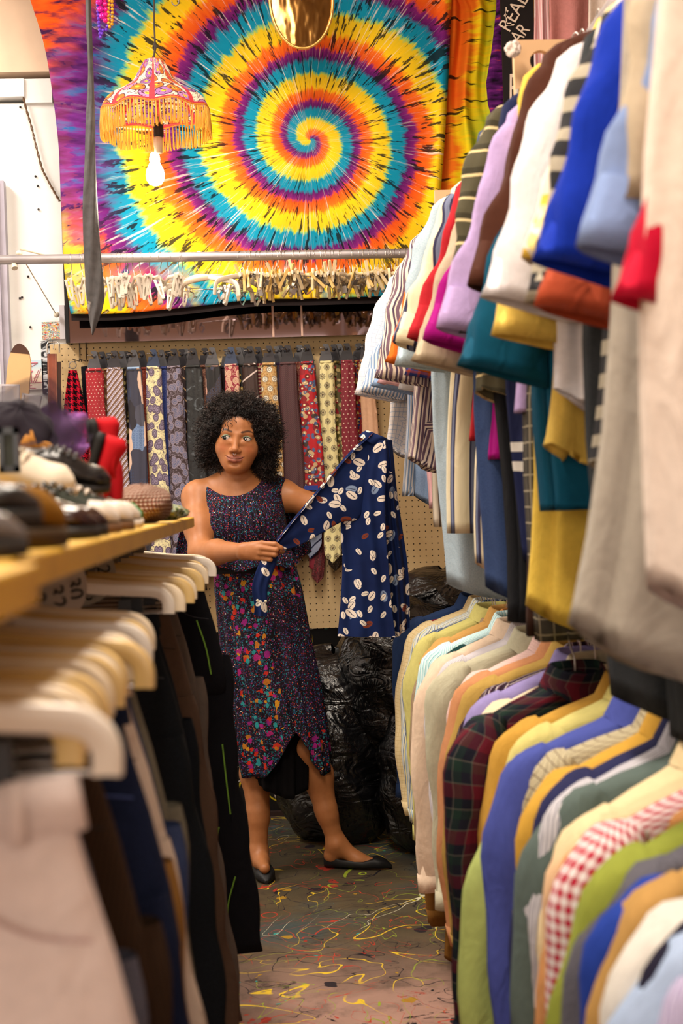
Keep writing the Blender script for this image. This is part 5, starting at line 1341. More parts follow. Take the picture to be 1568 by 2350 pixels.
TR = [
 (1.00, F('plain', '#e2d3d0'), 'pale pink white trousers nearest the camera', 2, .03, '#b9a0a0'),
 (1.09, F('heather', '#14161a', '#22262a', sc=.01), 'charcoal trousers second behind the pale pink pair', 0, -.005, '#0c0c0e'),
 (1.16, F('plain', '#3c2814'), 'dark brown trousers between the charcoal and blue-grey pairs', 1, .0, '#20140a'),
 (1.24, F('heather', '#3a4054', '#6a6872', sc=.01), 'faded blue-grey jeans with a visible waistband', 0, -.015, '#8a7a70'),
 (1.33, F('vs', ('#2e2016', .6), ('#3d2c1e', .4), sc=.006), 'brown corduroy trousers behind the faded jeans', 1, .0, '#1a100a'),
 (1.48, jean, 'deep indigo jeans with a folded-over waist', 1, .018, '#2e3a66'),
 (1.57, F('plain', '#8c6432'), 'golden khaki trousers, a narrow strip beside the indigo jeans', 0, -.002, '#5a3c1c'),
 (1.68, F('plain', '#c8b4a4'), 'light beige trousers edge behind the indigo jeans', 2, .0, '#8a7868'),
 (1.76, F('heather', '#27304c', '#39456a', sc=.01), 'mid blue jeans crumpled behind the beige pair', 1, -.005, '#55608a'),
 (1.86, F('heather', '#5a5448', '#6f685a', sc=.01), 'grey green trousers in the gap before the black jeans', 0, -.01, '#3a342a'),
 (2.45, F('heather', '#0c0e13', '#161a20', sc=.01), 'black denim jeans with dark clips, full front showing', 2, -.02, '#2a2c30'),
 (2.62, F('heather', '#0a0c12', '#12151c', sc=.01), 'second pair of black jeans just behind the clipped pair', 1, -.03, '#1c1e24'),
 (2.95, F('plain', '#544034'), 'taupe brown dress trousers with a side pocket', 0, -.03, '#382a20'),
 (3.22, F('plain', '#5c5048'), 'grey brown trousers, their pale hem lowest beside the black pair', 0, -.035, '#3c342c'),
 (3.68, F('plain', '#0b0b10'), 'black cargo trousers with lime green piping at the rack end', 2, .015, '#16161c'),
]
for i, (Y, m, lab, hm, dx, sm_c) in enumerate(TR):
    trousers(Y, m, lab, hm, dx, seed=i % 5, seam=sm_c, L=(1.05, 1.08)[i % 2] if Y < 3.5 else 1.06, wl=.12 if i > 9 else .115, rz=(.0 if i == 0 else .06 * math.sin(i * 2.1)))
for Y, hm, lab in ((1.05, 1, 'honey-coloured empty trouser hanger behind the nearest one'), (1.12, 0, 'ivory trouser hanger overlapping the third pair'), (1.20, 1, 'yellowed plastic hanger in the near cluster'), (1.29, 0, 'ivory hanger with a bright rim in the near cluster'), (1.38, 2, 'white plastic hanger before the indigo jeans'), (1.43, 1, 'amber hanger just behind the white one near the indigo jeans'), (1.53, 0, 'ivory hanger sticking out over the indigo jeans'),
                    (2.52, 0, 'ivory hanger tip behind the white one over the black jeans'), (2.7, 1, 'amber hanger tip third from the black jeans'), (2.82, 0, 'pale hanger tip above the taupe trousers'), (3.08, 1, 'honey hanger tip over the taupe trousers'), (3.35, 0, 'ivory hanger tip second from the far end'), (3.5, 1, 'honey hanger tip near the far end of the trouser rail'), (3.82, 0, 'ivory hanger at the far end of the trouser rail')):
    trouser_hang(Y, hm, lab, dx=RNG.uniform(-.006, .008), rz=RNG.uniform(-.05, .05))
# lime piping on the cargo trousers, red tag on the pink pair
tc = [o for o in bpy.data.objects if str(o.get('label', '')).startswith('black cargo')][0]
def rl(o, p): return o.matrix_basis.inverted() @ Vector(p)
lime = plain('lime_piping', '#5f8a26', .6)
for a in ([(.150, -.037, -.20), (.168, -.038, -.27), (.176, -.038, -.34)], [(.19, -.036, -.52), (.193, -.036, -.62), (.196, -.034, -.70)], [(.150, -.036, -.78), (.165, -.038, -.73)], [(.165, -.036, -1.0), (.172, -.038, -.93), (.196, -.036, -.86)]): G().tube(spline(a, 10), .002, 5).put('green_piping', lime, tc)['label'] = 'lime green piping'
tc = [o for o in bpy.data.objects if str(o.get('label', '')).startswith('pale pink white')][0]
G().box((.000, -.036, -.175), (.028, -.030, -.155)).put('red_tag', plain('red_tag', '#d8201c', .6), tc, False)['label'] = 'bright red tag'
# size discs on the rail
disc_m = plain('size_disc_white', '#b9afa6', .5, .3, var=.03); ink = plain('black_ink', '#141214', .6)
for Y, n in ((1.62, '36'), (1.93, '34'), (2.10, '32'), (2.30, '30'), (2.75, '29')):
    t = thing('size_disc', dict(zip(('36', '34', '32', '30', '29'), ('white size divider marked 36, nearest the camera', 'white size divider marked 34, just behind the first one', 'white size divider marked 32 in the middle', 'white size divider marked 30 at the black jeans', 'white size divider marked 29, farthest along the rail')))[n], 'size divider', (XP, Y, ZP - .022), (0, 0, .12), 'size dividers on the trouser rail')
    g = G(); n_ = 40; o_ = [(.062 * math.cos(2 * PI * k / n_), .062 * math.sin(2 * PI * k / n_)) for k in range(n_)]; i_ = [(x * .27, z * .27) for x, z in o_]
    f = lambda L_, y: [(x, y, z) for x, z in L_]
    g.grid(np.array([f(o_, -.0015), f(i_, -.0015), f(i_, .0015), f(o_, .0015), f(o_, -.0015)]), close=True, flip=True); g.put('disc', disc_m, t, False)
    text(n, .036, ink, t, (.040, -.003, -.004), (PI / 2, math.radians(80), 0), ext=.0006); text(n, .036, ink, t, (-.002, -.003, -.040), (PI / 2, math.radians(170), 0), ext=.0006)

# ------------------------------------------------------------------ yellow shelf
ym = MT('yellow_shelf_paint', .42, .4); n = ym.noise(ym.obj(), 6, 5, .65); ym.base(ym.ramp(n, [(.25, '#b0841a'), (.45, '#d0a020'), (.75, '#e0b428')])).bump(n, .3, .004)
ZS = 1.266
t = thing('shelf', 'long yellow painted wooden shelf holding the shoes', 'shelf', (-.45, 2.0, ZS))
g = G().box((-.75 + .45, .97 - 2, -.026), (-.172 + .45, 3.72 - 2, 0)); fold(g.put('plank', ym.mat, t, False), .003)
g = G().box((-.75 + .45, .3 - 2, -.03), (-.150 + .45, .965 - 2, -.002)); fold(g.put('plank', ym.mat, t, False), .003)
for yy in (.6, 3.5): G().box((-.28, yy - 2.02, -ZS + .002), (-.24, yy - 1.98, -.03)).put('leg', ym.mat, t, False)

# ------------------------------------------------------------------ shoes
def shoe_meshes(kind):
    hi = kind in ('boot',); n = 34; m_ = 26; L = .285
    body, sole, open_ = [], [], []
    for i in range(n):
        s = i / (n - 1); x = L * (s - 1.0)
        w = .036 * (1 - .0 * s) * min(1, (s * 9) ** .5 + .25) * (1 + .25 * math.sin(max(0, s - .35) / .65 * PI)) * min(1.0, ((1.003 - s) * 9) ** .5)
        if kind in ('pump', 'loafer'): w *= 1 - .25 * max(0, s - .75) / .25
        top = np.interp(s, [0, .08, .2, .38, .5, .62, .78, .92, 1.0], {'sneaker': [.062, .082, .074, .082, .088, .074, .052, .046, .020], 'oxford': [.058, .074, .062, .070, .078, .064, .044, .038, .016], 'loafer': [.054, .066, .050, .044, .058, .054, .040, .034, .014], 'boot': [.10, .16, .17, .165, .135, .10, .066, .050, .018], 'slip': [.058, .072, .060, .052, .060, .056, .046, .038, .018]}[kind])
        w = max(w, .004); row = []
        for kk in range(m_):
            a = 2 * PI * kk / m_; c, sn = math.cos(a), math.sin(a); zc = top * .42; z = zc + (top - zc) * max(0, sn) ** .75 + zc * min(0, sn) if sn > 0 else zc + zc * sn * .9
            tw = 1 - (.42 if s < .6 else .30) * max(0, sn) ** 2
            row.append((x, w * tw * math.copysign(abs(c) ** .75, c), .018 + z * .96))
        body.append(row)
        sw = w * 1.10; sole.append([(x * 1.012 + .002, -sw, .0), (x * 1.012 + .002, sw, .0), (x * 1.012 + .002, sw * 1.02, .020), (x * 1.012 + .002, -sw * 1.02, .020)])
    g = G(); g.grid(np.array(body), close=True); g.fan(body[0]); g.fan(body[-1], True); b = g.mesh('upper')
    g = G(); g.grid(np.array(sole), close=True); g.fan(sole[0]); g.fan(sole[-1], True)
    if kind in ('oxford', 'loafer', 'boot'): g.box((-L, -.028, -.006), (-L + .07, .028, .006))
    so = g.mesh('sole')
    zt = {'sneaker': .092, 'oxford': .080, 'loafer': .066, 'boot': .178, 'slip': .072}[kind]; g = G()
    A = [(-L * (.80 + .17 * math.cos(a)), .026 * math.sin(a), zt + .006 * math.cos(2 * a) - .004) for a in np.linspace(0, 2 * PI, 28, endpoint=False)]
    g.tube(A + [A[0]], .005, 6, caps=False); col = g.mesh('collar'); g = G(); g.fan([(x, y, z - .003) for x, y, z in A], True); ins = g.mesh('opening_shade')
    g = G()
    for q in range(5):
        x = -L * (.36 + .06 * q); z = np.interp(1 + x / L, [0, .38, .5, .62, .78], [.06, .082, .088, .074, .052]) * (1 if kind == 'sneaker' else .9 if kind == 'oxford' else 1.4) + .012
        g.tube(spline([(x, -.022, z), (x + .006, 0, z + .010), (x - .004, .022, z)], 8), .0028, 5); g.tube(spline([(x + .01, .022, z), (x + .002, 0, z + .011), (x + .002, -.022, z)], 8), .0028, 5)
    lc = g.mesh('laces')
    g = G(); g.grid(np.array([[(x, y * 1.03, z * 1.02) for x, y, z in row] for row in body[26:]]), close=True); g.fan([(x + .001, y, z) for x, y, z in body[-1]], True); tc_ = g.mesh('toe_cap')
    return b, so, col, ins, lc, tc_
SK = {k: shoe_meshes(k) for k in ('sneaker', 'oxford', 'loafer', 'boot', 'slip')}
opening_shade = plain('shoe_opening_shade', '#1a1614', .9)  # flat dark cap: the hollow's shade put into its colour
def shoe(kind, Y, up, so, label, toe=-.185, z=None, rz=0.0, laces=None, cap=None, rot=None, sc=1.0, x=None):
    t = thing('shoe', label, 'shoe', (toe if x is None else x, Y, (ZS + .001) if z is None else z), rot or (0, 0, rz), 'shoes on the yellow shelf'); t.scale = (sc * .62,) * 3
    b, s_, c, i_, l, tc_ = SK[kind]
    link('upper', b, up, t); link('sole', s_, so, t); link('collar', c, up, t); link('opening_shade', i_, opening_shade, t)
    if laces: link('laces', l, laces, t)
    if cap: link('toe_cap', tc_, cap, t)
def lea(n, c, r=.3): return plain(n, c, r, .5, var=.15, bump=.25, bs=40)
blk = lea('black_leather', '#161416', .25); brn = lea('oxblood_leather', '#301a16', .2); silv = lea('grey_patent', '#5c5656', .18)
suede = plain('tan_suede', '#7a5216', .9, .1, var=.15, bump=.3, bs=200); cnv = plain('dark_canvas', '#33362f', .9, .1, var=.1); wht = plain('shoe_white_rubber', '#d6c8ba', .5, .3); gum = plain('gum_sole', '#6a4c34', .6); green = plain('green_felt', '#188a4c', .9, .1); redm = plain('red_suede', '#b4141e', .8, .15); dks = plain('dark_sole', '#241f1c', .6); cream = plain('cream_canvas', '#dccdb8', .9, .1)
shoe('loafer', 1.03, silv, dks, 'glossy grey patent shoe at the near left end of the shelf', rz=-.05, toe=-.168)
shoe('loafer', 1.13, blk, dks, 'black leather loafer resting above the grey patent shoe', rz=.0, toe=-.172, z=ZS + .022, laces=silv)
shoe('sneaker', 1.27, suede, plain('suede_sole', '#3a2810', .7), 'tan brown suede ankle boot behind the black loafer', rz=.08, toe=-.172, sc=1.35)
shoe('sneaker', 1.40, suede, plain('suede_sole', '#3a2810', .7), 'second tan brown suede ankle boot just behind the first', rz=.0, toe=-.19, sc=1.4)
shoe('oxford', 1.56, brn, dks, 'shiny oxblood lace-up shoe in front of its twin', rz=.0, toe=-.176, laces=blk)
shoe('oxford', 1.67, brn, dks, 'second oxblood lace-up shoe beside the dark sneakers', rz=.03, toe=-.178, laces=blk)
shoe('sneaker', 1.82, cnv, gum, 'dark grey canvas sneaker with a cream toe, nearest of three', rz=.02, toe=-.178, laces=blk, cap=wht)
shoe('sneaker', 1.99, cnv, gum, 'dark grey canvas sneaker, middle one of three', rz=-.02, toe=-.176, laces=wht, cap=wht)
shoe('sneaker', 2.16, blk, wht, 'black sneaker with a white toe, farthest of three', rz=.03, toe=-.180, laces=wht, cap=wht)
shoe('sneaker', 2.32, cream, wht, 'white and green sneaker half hidden behind the black one', rz=.0, toe=-.19, laces=cream, cap=green)
ZT = ZS + .052
shoe('slip', 1.66, green, wht, 'green and white felt slipper tipped on top of the oxblood shoes', x=-.30, z=ZT + .01, rot=(0, -.12, .15), cap=cream)
shoe('slip', 1.74, green, wht, 'second green and white slipper behind the first', x=-.315, z=ZT + .015, rot=(0, -.05, .1), cap=cream)
shoe('sneaker', 1.92, cream, wht, 'cream sneaker with a floppy tongue lying on the pile', x=-.245, z=ZT, rot=(.5, .1, -.2), laces=cream)
shoe('sneaker', 2.06, blk, dks, 'black high-top lying on top of the sneakers', x=-.215, z=ZT + .005, rot=(.3, .15, .1), laces=blk, sc=.85)
shoe('slip', 2.28, redm, plain('sole_black', '#1b1a1a', .8), 'red slip-on shoe standing on its toe, left one of two', x=-.305, z=ZS - .005, rot=(0, 1.9, .0), sc=.95)
shoe('slip', 2.40, redm, plain('sole_black', '#1b1a1a', .8), 'red slip-on shoe with white edge standing upright, right one of two', x=-.262, z=ZS + .005, rot=(0, 1.45, .25), sc=1.0, cap=cream)
# woven bag and knitted purse
wm = MT('woven_raffia', .8, .2); uv = wm.uv(); a_, b_, _ = wm.sep(uv); wv = wm.sin((a_ + b_) * 380) * wm.sin((a_ - b_) * 380); wm.base(wm.ramp(wv, [(.2, '#94604c'), (.4, '#d9b09a'), (.6, '#eed8c4')])).bump(wv, .9, .006)
def blob(name, c, r, m, lab, cat, seed=0, k=.05, flat=None):
    g = G(); P = []; rr = random.Random(seed); ph = [rr.random() * 6 for _ in range(5)]
    for i in range(24):
        t = PI * (i + .15) / 23.3; row = []
        for j in range(36):
            a = 2 * PI * j / 36; q = 1 + k * math.sin(3 * a + ph[0] + 2 * t) + k * math.sin(5 * t + 4 * a + ph[1]) + k * .6 * math.sin(9 * a - 5 * t)
            z = c[2] + r[2] * math.cos(t) * q
            row.append((c[0] + r[0] * math.sin(t) * q * math.cos(a), c[1] + r[1] * math.sin(t) * q * math.sin(a), z if flat is None else max(flat, z)))
        P.append(row)
    o = G().grid(np.array(P), close=True).put(name, m); tag(o, lab, cat); return o
blob('woven_bag', (-.222, 2.72, ZS + .036), (.058, .09, .038), wm.mat, 'pink and cream woven raffia pouch at the far end of the shelf', 'bag', 3, .04, ZS + .001)
km = MT('knit_mix', .95, .1); km.base(km.ramp(km.noise(km.obj(), 90, 2), [(.38, '#4a5a3a'), (.48, '#a3a06a'), (.55, '#6a8494'), (.65, '#c9b478')])).bump(km.noise(km.obj(), 150, 2), .8, .005)
blob('knitted_purse', (-.215, 3.15, ZS + .018), (.055, .08, .019), km.mat, 'small speckled green knitted purse near the shelf end', 'purse', 5, .06, ZS + .001)
# pile at the far left: black frame, netted hat, lilac tulle, orange cloth
fr = thing('picture_frame', 'small dark upright frame standing at the left edge of the shelf', 'frame', tuple(U(23, 1085, 1.75)))
W = .024; Hh = .055; g = G()
for a, b in (((-W / 2, -.006, 0), (-W / 2 + .006, .006, Hh)), ((W / 2 - .006, -.006, 0), (W / 2, .006, Hh)), ((-W / 2, -.006, Hh - .008), (W / 2, .006, Hh)), ((-W / 2, -.006, 0), (W / 2, .006, .008))): g.box(a, b)
g.put('frame_rim', plain('frame_dark', '#2c3038', .35, .4), fr, False); G().box((-W / 2 + .003, -.001, .003), (W / 2 - .003, .003, Hh - .003)).put('picture', plain('frame_picture', '#3d4038', .6, var=.3), fr, False); fr.scale = (1, 1, 1)
tul = MT('black_tulle', .9, .1); tul.base('#2a2230'); tul.b.inputs['Alpha'].default_value = .42
lil = MT('lilac_tulle', .8, .1); lil.base('#b476c8'); lil.b.inputs['Alpha'].default_value = .75
def ruffle(name, c, R, hgt, m, lab, cat, seed, waves=7, tilt=(0, 0, 0), layers=1, par=None):
    g = G(); rr = random.Random(seed)
    for q in range(layers):
        ph = rr.random() * 6; P = []
        for i in range(14):
            t = i / 13; row = []
            for j in range(60):
                a = 2 * PI * j / 60; r_ = R * (.15 + .85 * t) * (1 + .08 * math.sin(2 * a + ph)); row.append((r_ * math.cos(a), r_ * math.sin(a), hgt * (t * .5 + .35 * t * math.sin(waves * a + ph + q) * t) + q * hgt * .25))
            P.append(row)
        g.grid(np.array(P), close=True)
    o = g.put(name, m, par, loc=tuple(c), rot=tilt); 
    if lab: tag(o, lab, cat)
    return o
hat = ruffle('netted_hat', U(30, 1010, 2.35), .115, .05, tul.mat, 'wide-brimmed black tulle hat piled at the left edge', 'hat', 1, 5, (.5, .35, 0), 3)
blob('hat_crown', (0, 0, .01), (.07, .07, .05), plain('hat_dark', '#1c1520', .9), '', '', 1)
hc = bpy.data.objects['hat_crown']; hc.parent = hat
for kk in ('label', 'category'): 
    if kk in hc: del hc[kk]
ruffle('tulle_flower', U(98, 1050, 2.5), .060, .07, lil.mat, 'lilac purple tulle flower beside the black netted hat', 'fascinator', 2, 6, (1.2, .2, .3), 4)
pf = MT('pale_pink_gauze', .6, .3); pf.base('#dcb4bc'); pf.b.inputs['Alpha'].default_value = .8
ruffle('gauze_flower', U(122, 1042, 2.52), .036, .06, pf.mat, 'pale pink gauze flower with beaded edges next to the lilac one', 'fascinator', 4, 8, (1.3, .5, .0), 3)
blob('cloth_pouch', U(70, 1078, 2.3), (.045, .05, .05), plain('amber_cloth', '#9a6420', .8), 'crumpled amber cloth pouch under the lilac tulle', 'pouch', 6, .12)
blob('dark_felt_hat', (-.45, 2.55, ZS + .075), (.14, .12, .074), plain('brown_felt', '#33241c', .95), 'dark brown felt hat at the back of the shelf', 'hat', 8, .05, ZS + .001)
# wooden board with stockings, clear acrylic holders
wbm = plain('pale_wood_board', '#d6ae7c', .5, .3, var=.06)
bo_ = thing('wooden_leg_form', 'tall pale wooden form with a rounded tip and dark lace leaning at the wall', 'display form', tuple(U(28, 1000, 5.0)), (0, .12, 0))
ow = [(-.035, -.25)] + [(.045, -.25)] + [(.045 * math.cos(a) ** 1.0, .23 + .09 * math.sin(a)) for a in np.linspace(0, PI * .5, 8)] + [(-.035 * math.sin(a), .32 - .09 * (1 - math.cos(a))) for a in np.linspace(.2, PI * .5, 7)]
G().prism(ow, -.01, .01).put('form', wbm, bo_, False)
G().prism([(x * 1.02, z) for x, z in ow if z > .27] , -.011, .011).put('dark_tip', plain('dark_tip', '#4a2c20', .4), bo_, False)
G().prism([(-.038, -.25), (.048, -.25), (.047, .12), (.02, .06), (-.01, .16), (-.037, .14)], -.013, .013).put('lace_cover', plain('grey_lace', '#5b5248', .9, var=.3), bo_, False)
acr = MT('clear_acrylic', .08, .6); acr.base('#e8e4ea'); acr.b.inputs['Alpha'].default_value = .45
for k, (px, py, h_, lab) in enumerate(((22, 960, .15, 'clear acrylic holder at the far left in front of the wooden form'), (58, 975, .14, 'clear acrylic holder leaning against the white wall'))):
    p = U(px, py + 30, 4.6); g = G(); g.box((-.03, -.01, 0), (-.024, .01, h_)); g.box((.024, -.01, 0), (.03, .01, h_)); g.box((-.03, .006, 0), (.03, .01, h_)); g.box((-.03, -.01, h_ - .006), (.03, .01, h_))
    tag(g.put('acrylic_holder', acr.mat, None, False, tuple(p), (0, .15 * (k + .3), 0)), lab, 'holder')
# counter behind that carries the display things
struct('trim_9', G().box((-1.9, 4.4, 1.12), (-.83, 5.3, 1.16)), plain('counter_top', '#cfc4b8', .5))
# ------------------------------------------------------------------ the woman: one continuous body grown from a distance field
class Field:
    def __init__(s, ax): s.ax = [np.asarray(a, np.float32) for a in ax]; s.F = np.full([len(a) for a in s.ax], 1.0, np.float32)
    def blk(s, lo, hi, m):
        sl = []
        for a, l, h in zip(s.ax, lo, hi):
            i = np.searchsorted(a, l - m); j = np.searchsorted(a, h + m); sl.append(slice(max(0, i), min(len(a), max(j, i + 1))))
        X = np.meshgrid(*[a[q] for a, q in zip(s.ax, sl)], indexing='ij', sparse=True); return tuple(sl), X
    def add(s, fn, lo, hi, k=.02, op='u'):
        sl, X = s.blk(np.array(lo), np.array(hi), max(k * 1.2, .012) + .01)
        if 0 in [q.stop - q.start for q in sl]: return
        d = fn(*X).astype(np.float32); A = s.F[sl]
        if op == 'u':
            h = np.maximum(k - np.abs(A - d), 0) / k; s.F[sl] = np.minimum(A, d) - h * h * k * .25
        else:
            h = np.maximum(k - np.abs(A + d), 0) / k; s.F[sl] = np.maximum(A, -d) + h * h * k * .25
    def cone(s, a, b, ra, rb, k=.02, op='u', sq=None):
        a = np.array(a, float); b = np.array(b, float); ba = b - a; L = float(ba @ ba) + 1e-9
        def fn(x, y, z):
            px, py, pz = x - a[0], y - a[1], z - a[2]; t = np.clip((px * ba[0] + py * ba[1] + pz * ba[2]) / L, 0, 1)
            return np.sqrt((px - t * ba[0]) ** 2 + (py - t * ba[1]) ** 2 + (pz - t * ba[2]) ** 2) - (ra + (rb - ra) * t)
        r = max(ra, rb); s.add(fn, np.minimum(a, b) - r, np.maximum(a, b) + r, k, op)
    def ell(s, c, r, R=None, k=.02, op='u'):
        c = np.array(c, float); r = np.array(r, float); R = np.eye(3) if R is None else np.array(R)
        def fn(x, y, z):
            p = [x - c[0], y - c[1], z - c[2]]; q = [R[0, i] * p[0] + R[1, i] * p[1] + R[2, i] * p[2] for i in range(3)]
            k0 = np.sqrt(sum((q[i] / r[i]) ** 2 for i in range(3))); k1 = np.sqrt(sum((q[i] / r[i] ** 2) ** 2 for i in range(3))) + 1e-6
            return k0 * (k0 - 1) / k1
        m = float(max(r)); s.add(fn, c - m, c + m, k, op)
    def mesh(s):
        F = s.F; S_ = F < 0; nx, ny, nz = F.shape
        act = np.zeros((nx - 1, ny - 1, nz - 1), bool); base = S_[:-1, :-1, :-1]
        for dx in (0, 1):
            for dy in (0, 1):
                for dz in (0, 1):
                    if dx + dy + dz: act |= S_[dx:nx - 1 + dx, dy:ny - 1 + dy, dz:nz - 1 + dz] != base
        I = np.argwhere(act); idx = np.full(act.shape, -1, np.int32); idx[tuple(I.T)] = np.arange(len(I))
        C = [(0, 0, 0), (1, 0, 0), (0, 1, 0), (1, 1, 0), (0, 0, 1), (1, 0, 1), (0, 1, 1), (1, 1, 1)]
        val = np.stack([F[I[:, 0] + c[0], I[:, 1] + c[1], I[:, 2] + c[2]] for c in C], 1)
        P = np.zeros((len(I), 3)); n = np.zeros(len(I))
        for a in range(8):
            for b in range(a + 1, 8):
                ca, cb = np.array(C[a]), np.array(C[b])
                if abs(ca - cb).sum() != 1: continue
                x = (val[:, a] < 0) != (val[:, b] < 0); t = np.where(x, val[:, a] / (val[:, a] - val[:, b] + 1e-12), 0)
                P += np.where(x[:, None], ca + (cb - ca) * t[:, None], 0); n += x
        P = P / n[:, None]; V = np.zeros_like(P)
        for i in range(3):
            a = s.ax[i]; V[:, i] = a[I[:, i]] + (a[I[:, i] + 1] - a[I[:, i]]) * P[:, i]
        faces = []
        for ax in range(3):
            o = [q for q in range(3) if q != ax]; sl0 = [slice(1, -1)] * 3; sl1 = [slice(1, -1)] * 3; sl0[ax] = slice(0, -1); sl1[ax] = slice(1, None)
            a, b = S_[tuple(sl0)], S_[tuple(sl1)]
            for flip, mk in ((False, a & ~b), (True, ~a & b)):
                E = np.argwhere(mk); E = E + np.array([0 if q == ax else 1 for q in range(3)])
                if not len(E): continue
                def g(d0, d1):
                    q = E.copy(); q[:, o[0]] -= d0; q[:, o[1]] -= d1; return idx[tuple(q.T)]
                Q = np.stack([g(1, 1), g(0, 1), g(0, 0), g(1, 0)], 1)
                if (ax == 1) != flip: Q = Q[:, ::-1]
                faces.append(Q)
        return V, np.concatenate(faces)
def smooth_v(V, Fc, it=2, lam=.5, w=None):
    n = len(V)
    for _ in range(it):
        A = np.zeros_like(V); c = np.zeros(n)
        for i in range(4):
            a, b = Fc[:, i], Fc[:, (i + 1) % 4]
            for k in range(3): A[:, k] += np.bincount(a, V[b, k], n) + np.bincount(b, V[a, k], n)
            c += np.bincount(a, minlength=n) + np.bincount(b, minlength=n)
        d = (A / c[:, None] - V) * lam
        V = V + (d if w is None else d * w[:, None])
    return V
def fast_mesh(name, V, Fc):
    me = bpy.data.meshes.new(name); me.vertices.add(len(V)); me.vertices.foreach_set('co', V.astype(np.float32).ravel())
    me.loops.add(len(Fc) * 4); me.loops.foreach_set('vertex_index', Fc.astype(np.int32).ravel()); me.polygons.add(len(Fc))
    me.polygons.foreach_set('loop_start', np.arange(len(Fc), dtype=np.int32) * 4); me.polygons.foreach_set('loop_total', np.full(len(Fc), 4, np.int32))
    me.polygons.foreach_set('use_smooth', np.ones(len(Fc), bool)); me.update(calc_edges=True); return me
def axis(pieces):
    out = [pieces[0][0]]
    for a, b, h in pieces:
        n = max(1, int(round((b - a) / h))); out += list(a + (b - a) * np.arange(1, n + 1) / n)
    return np.array(out)

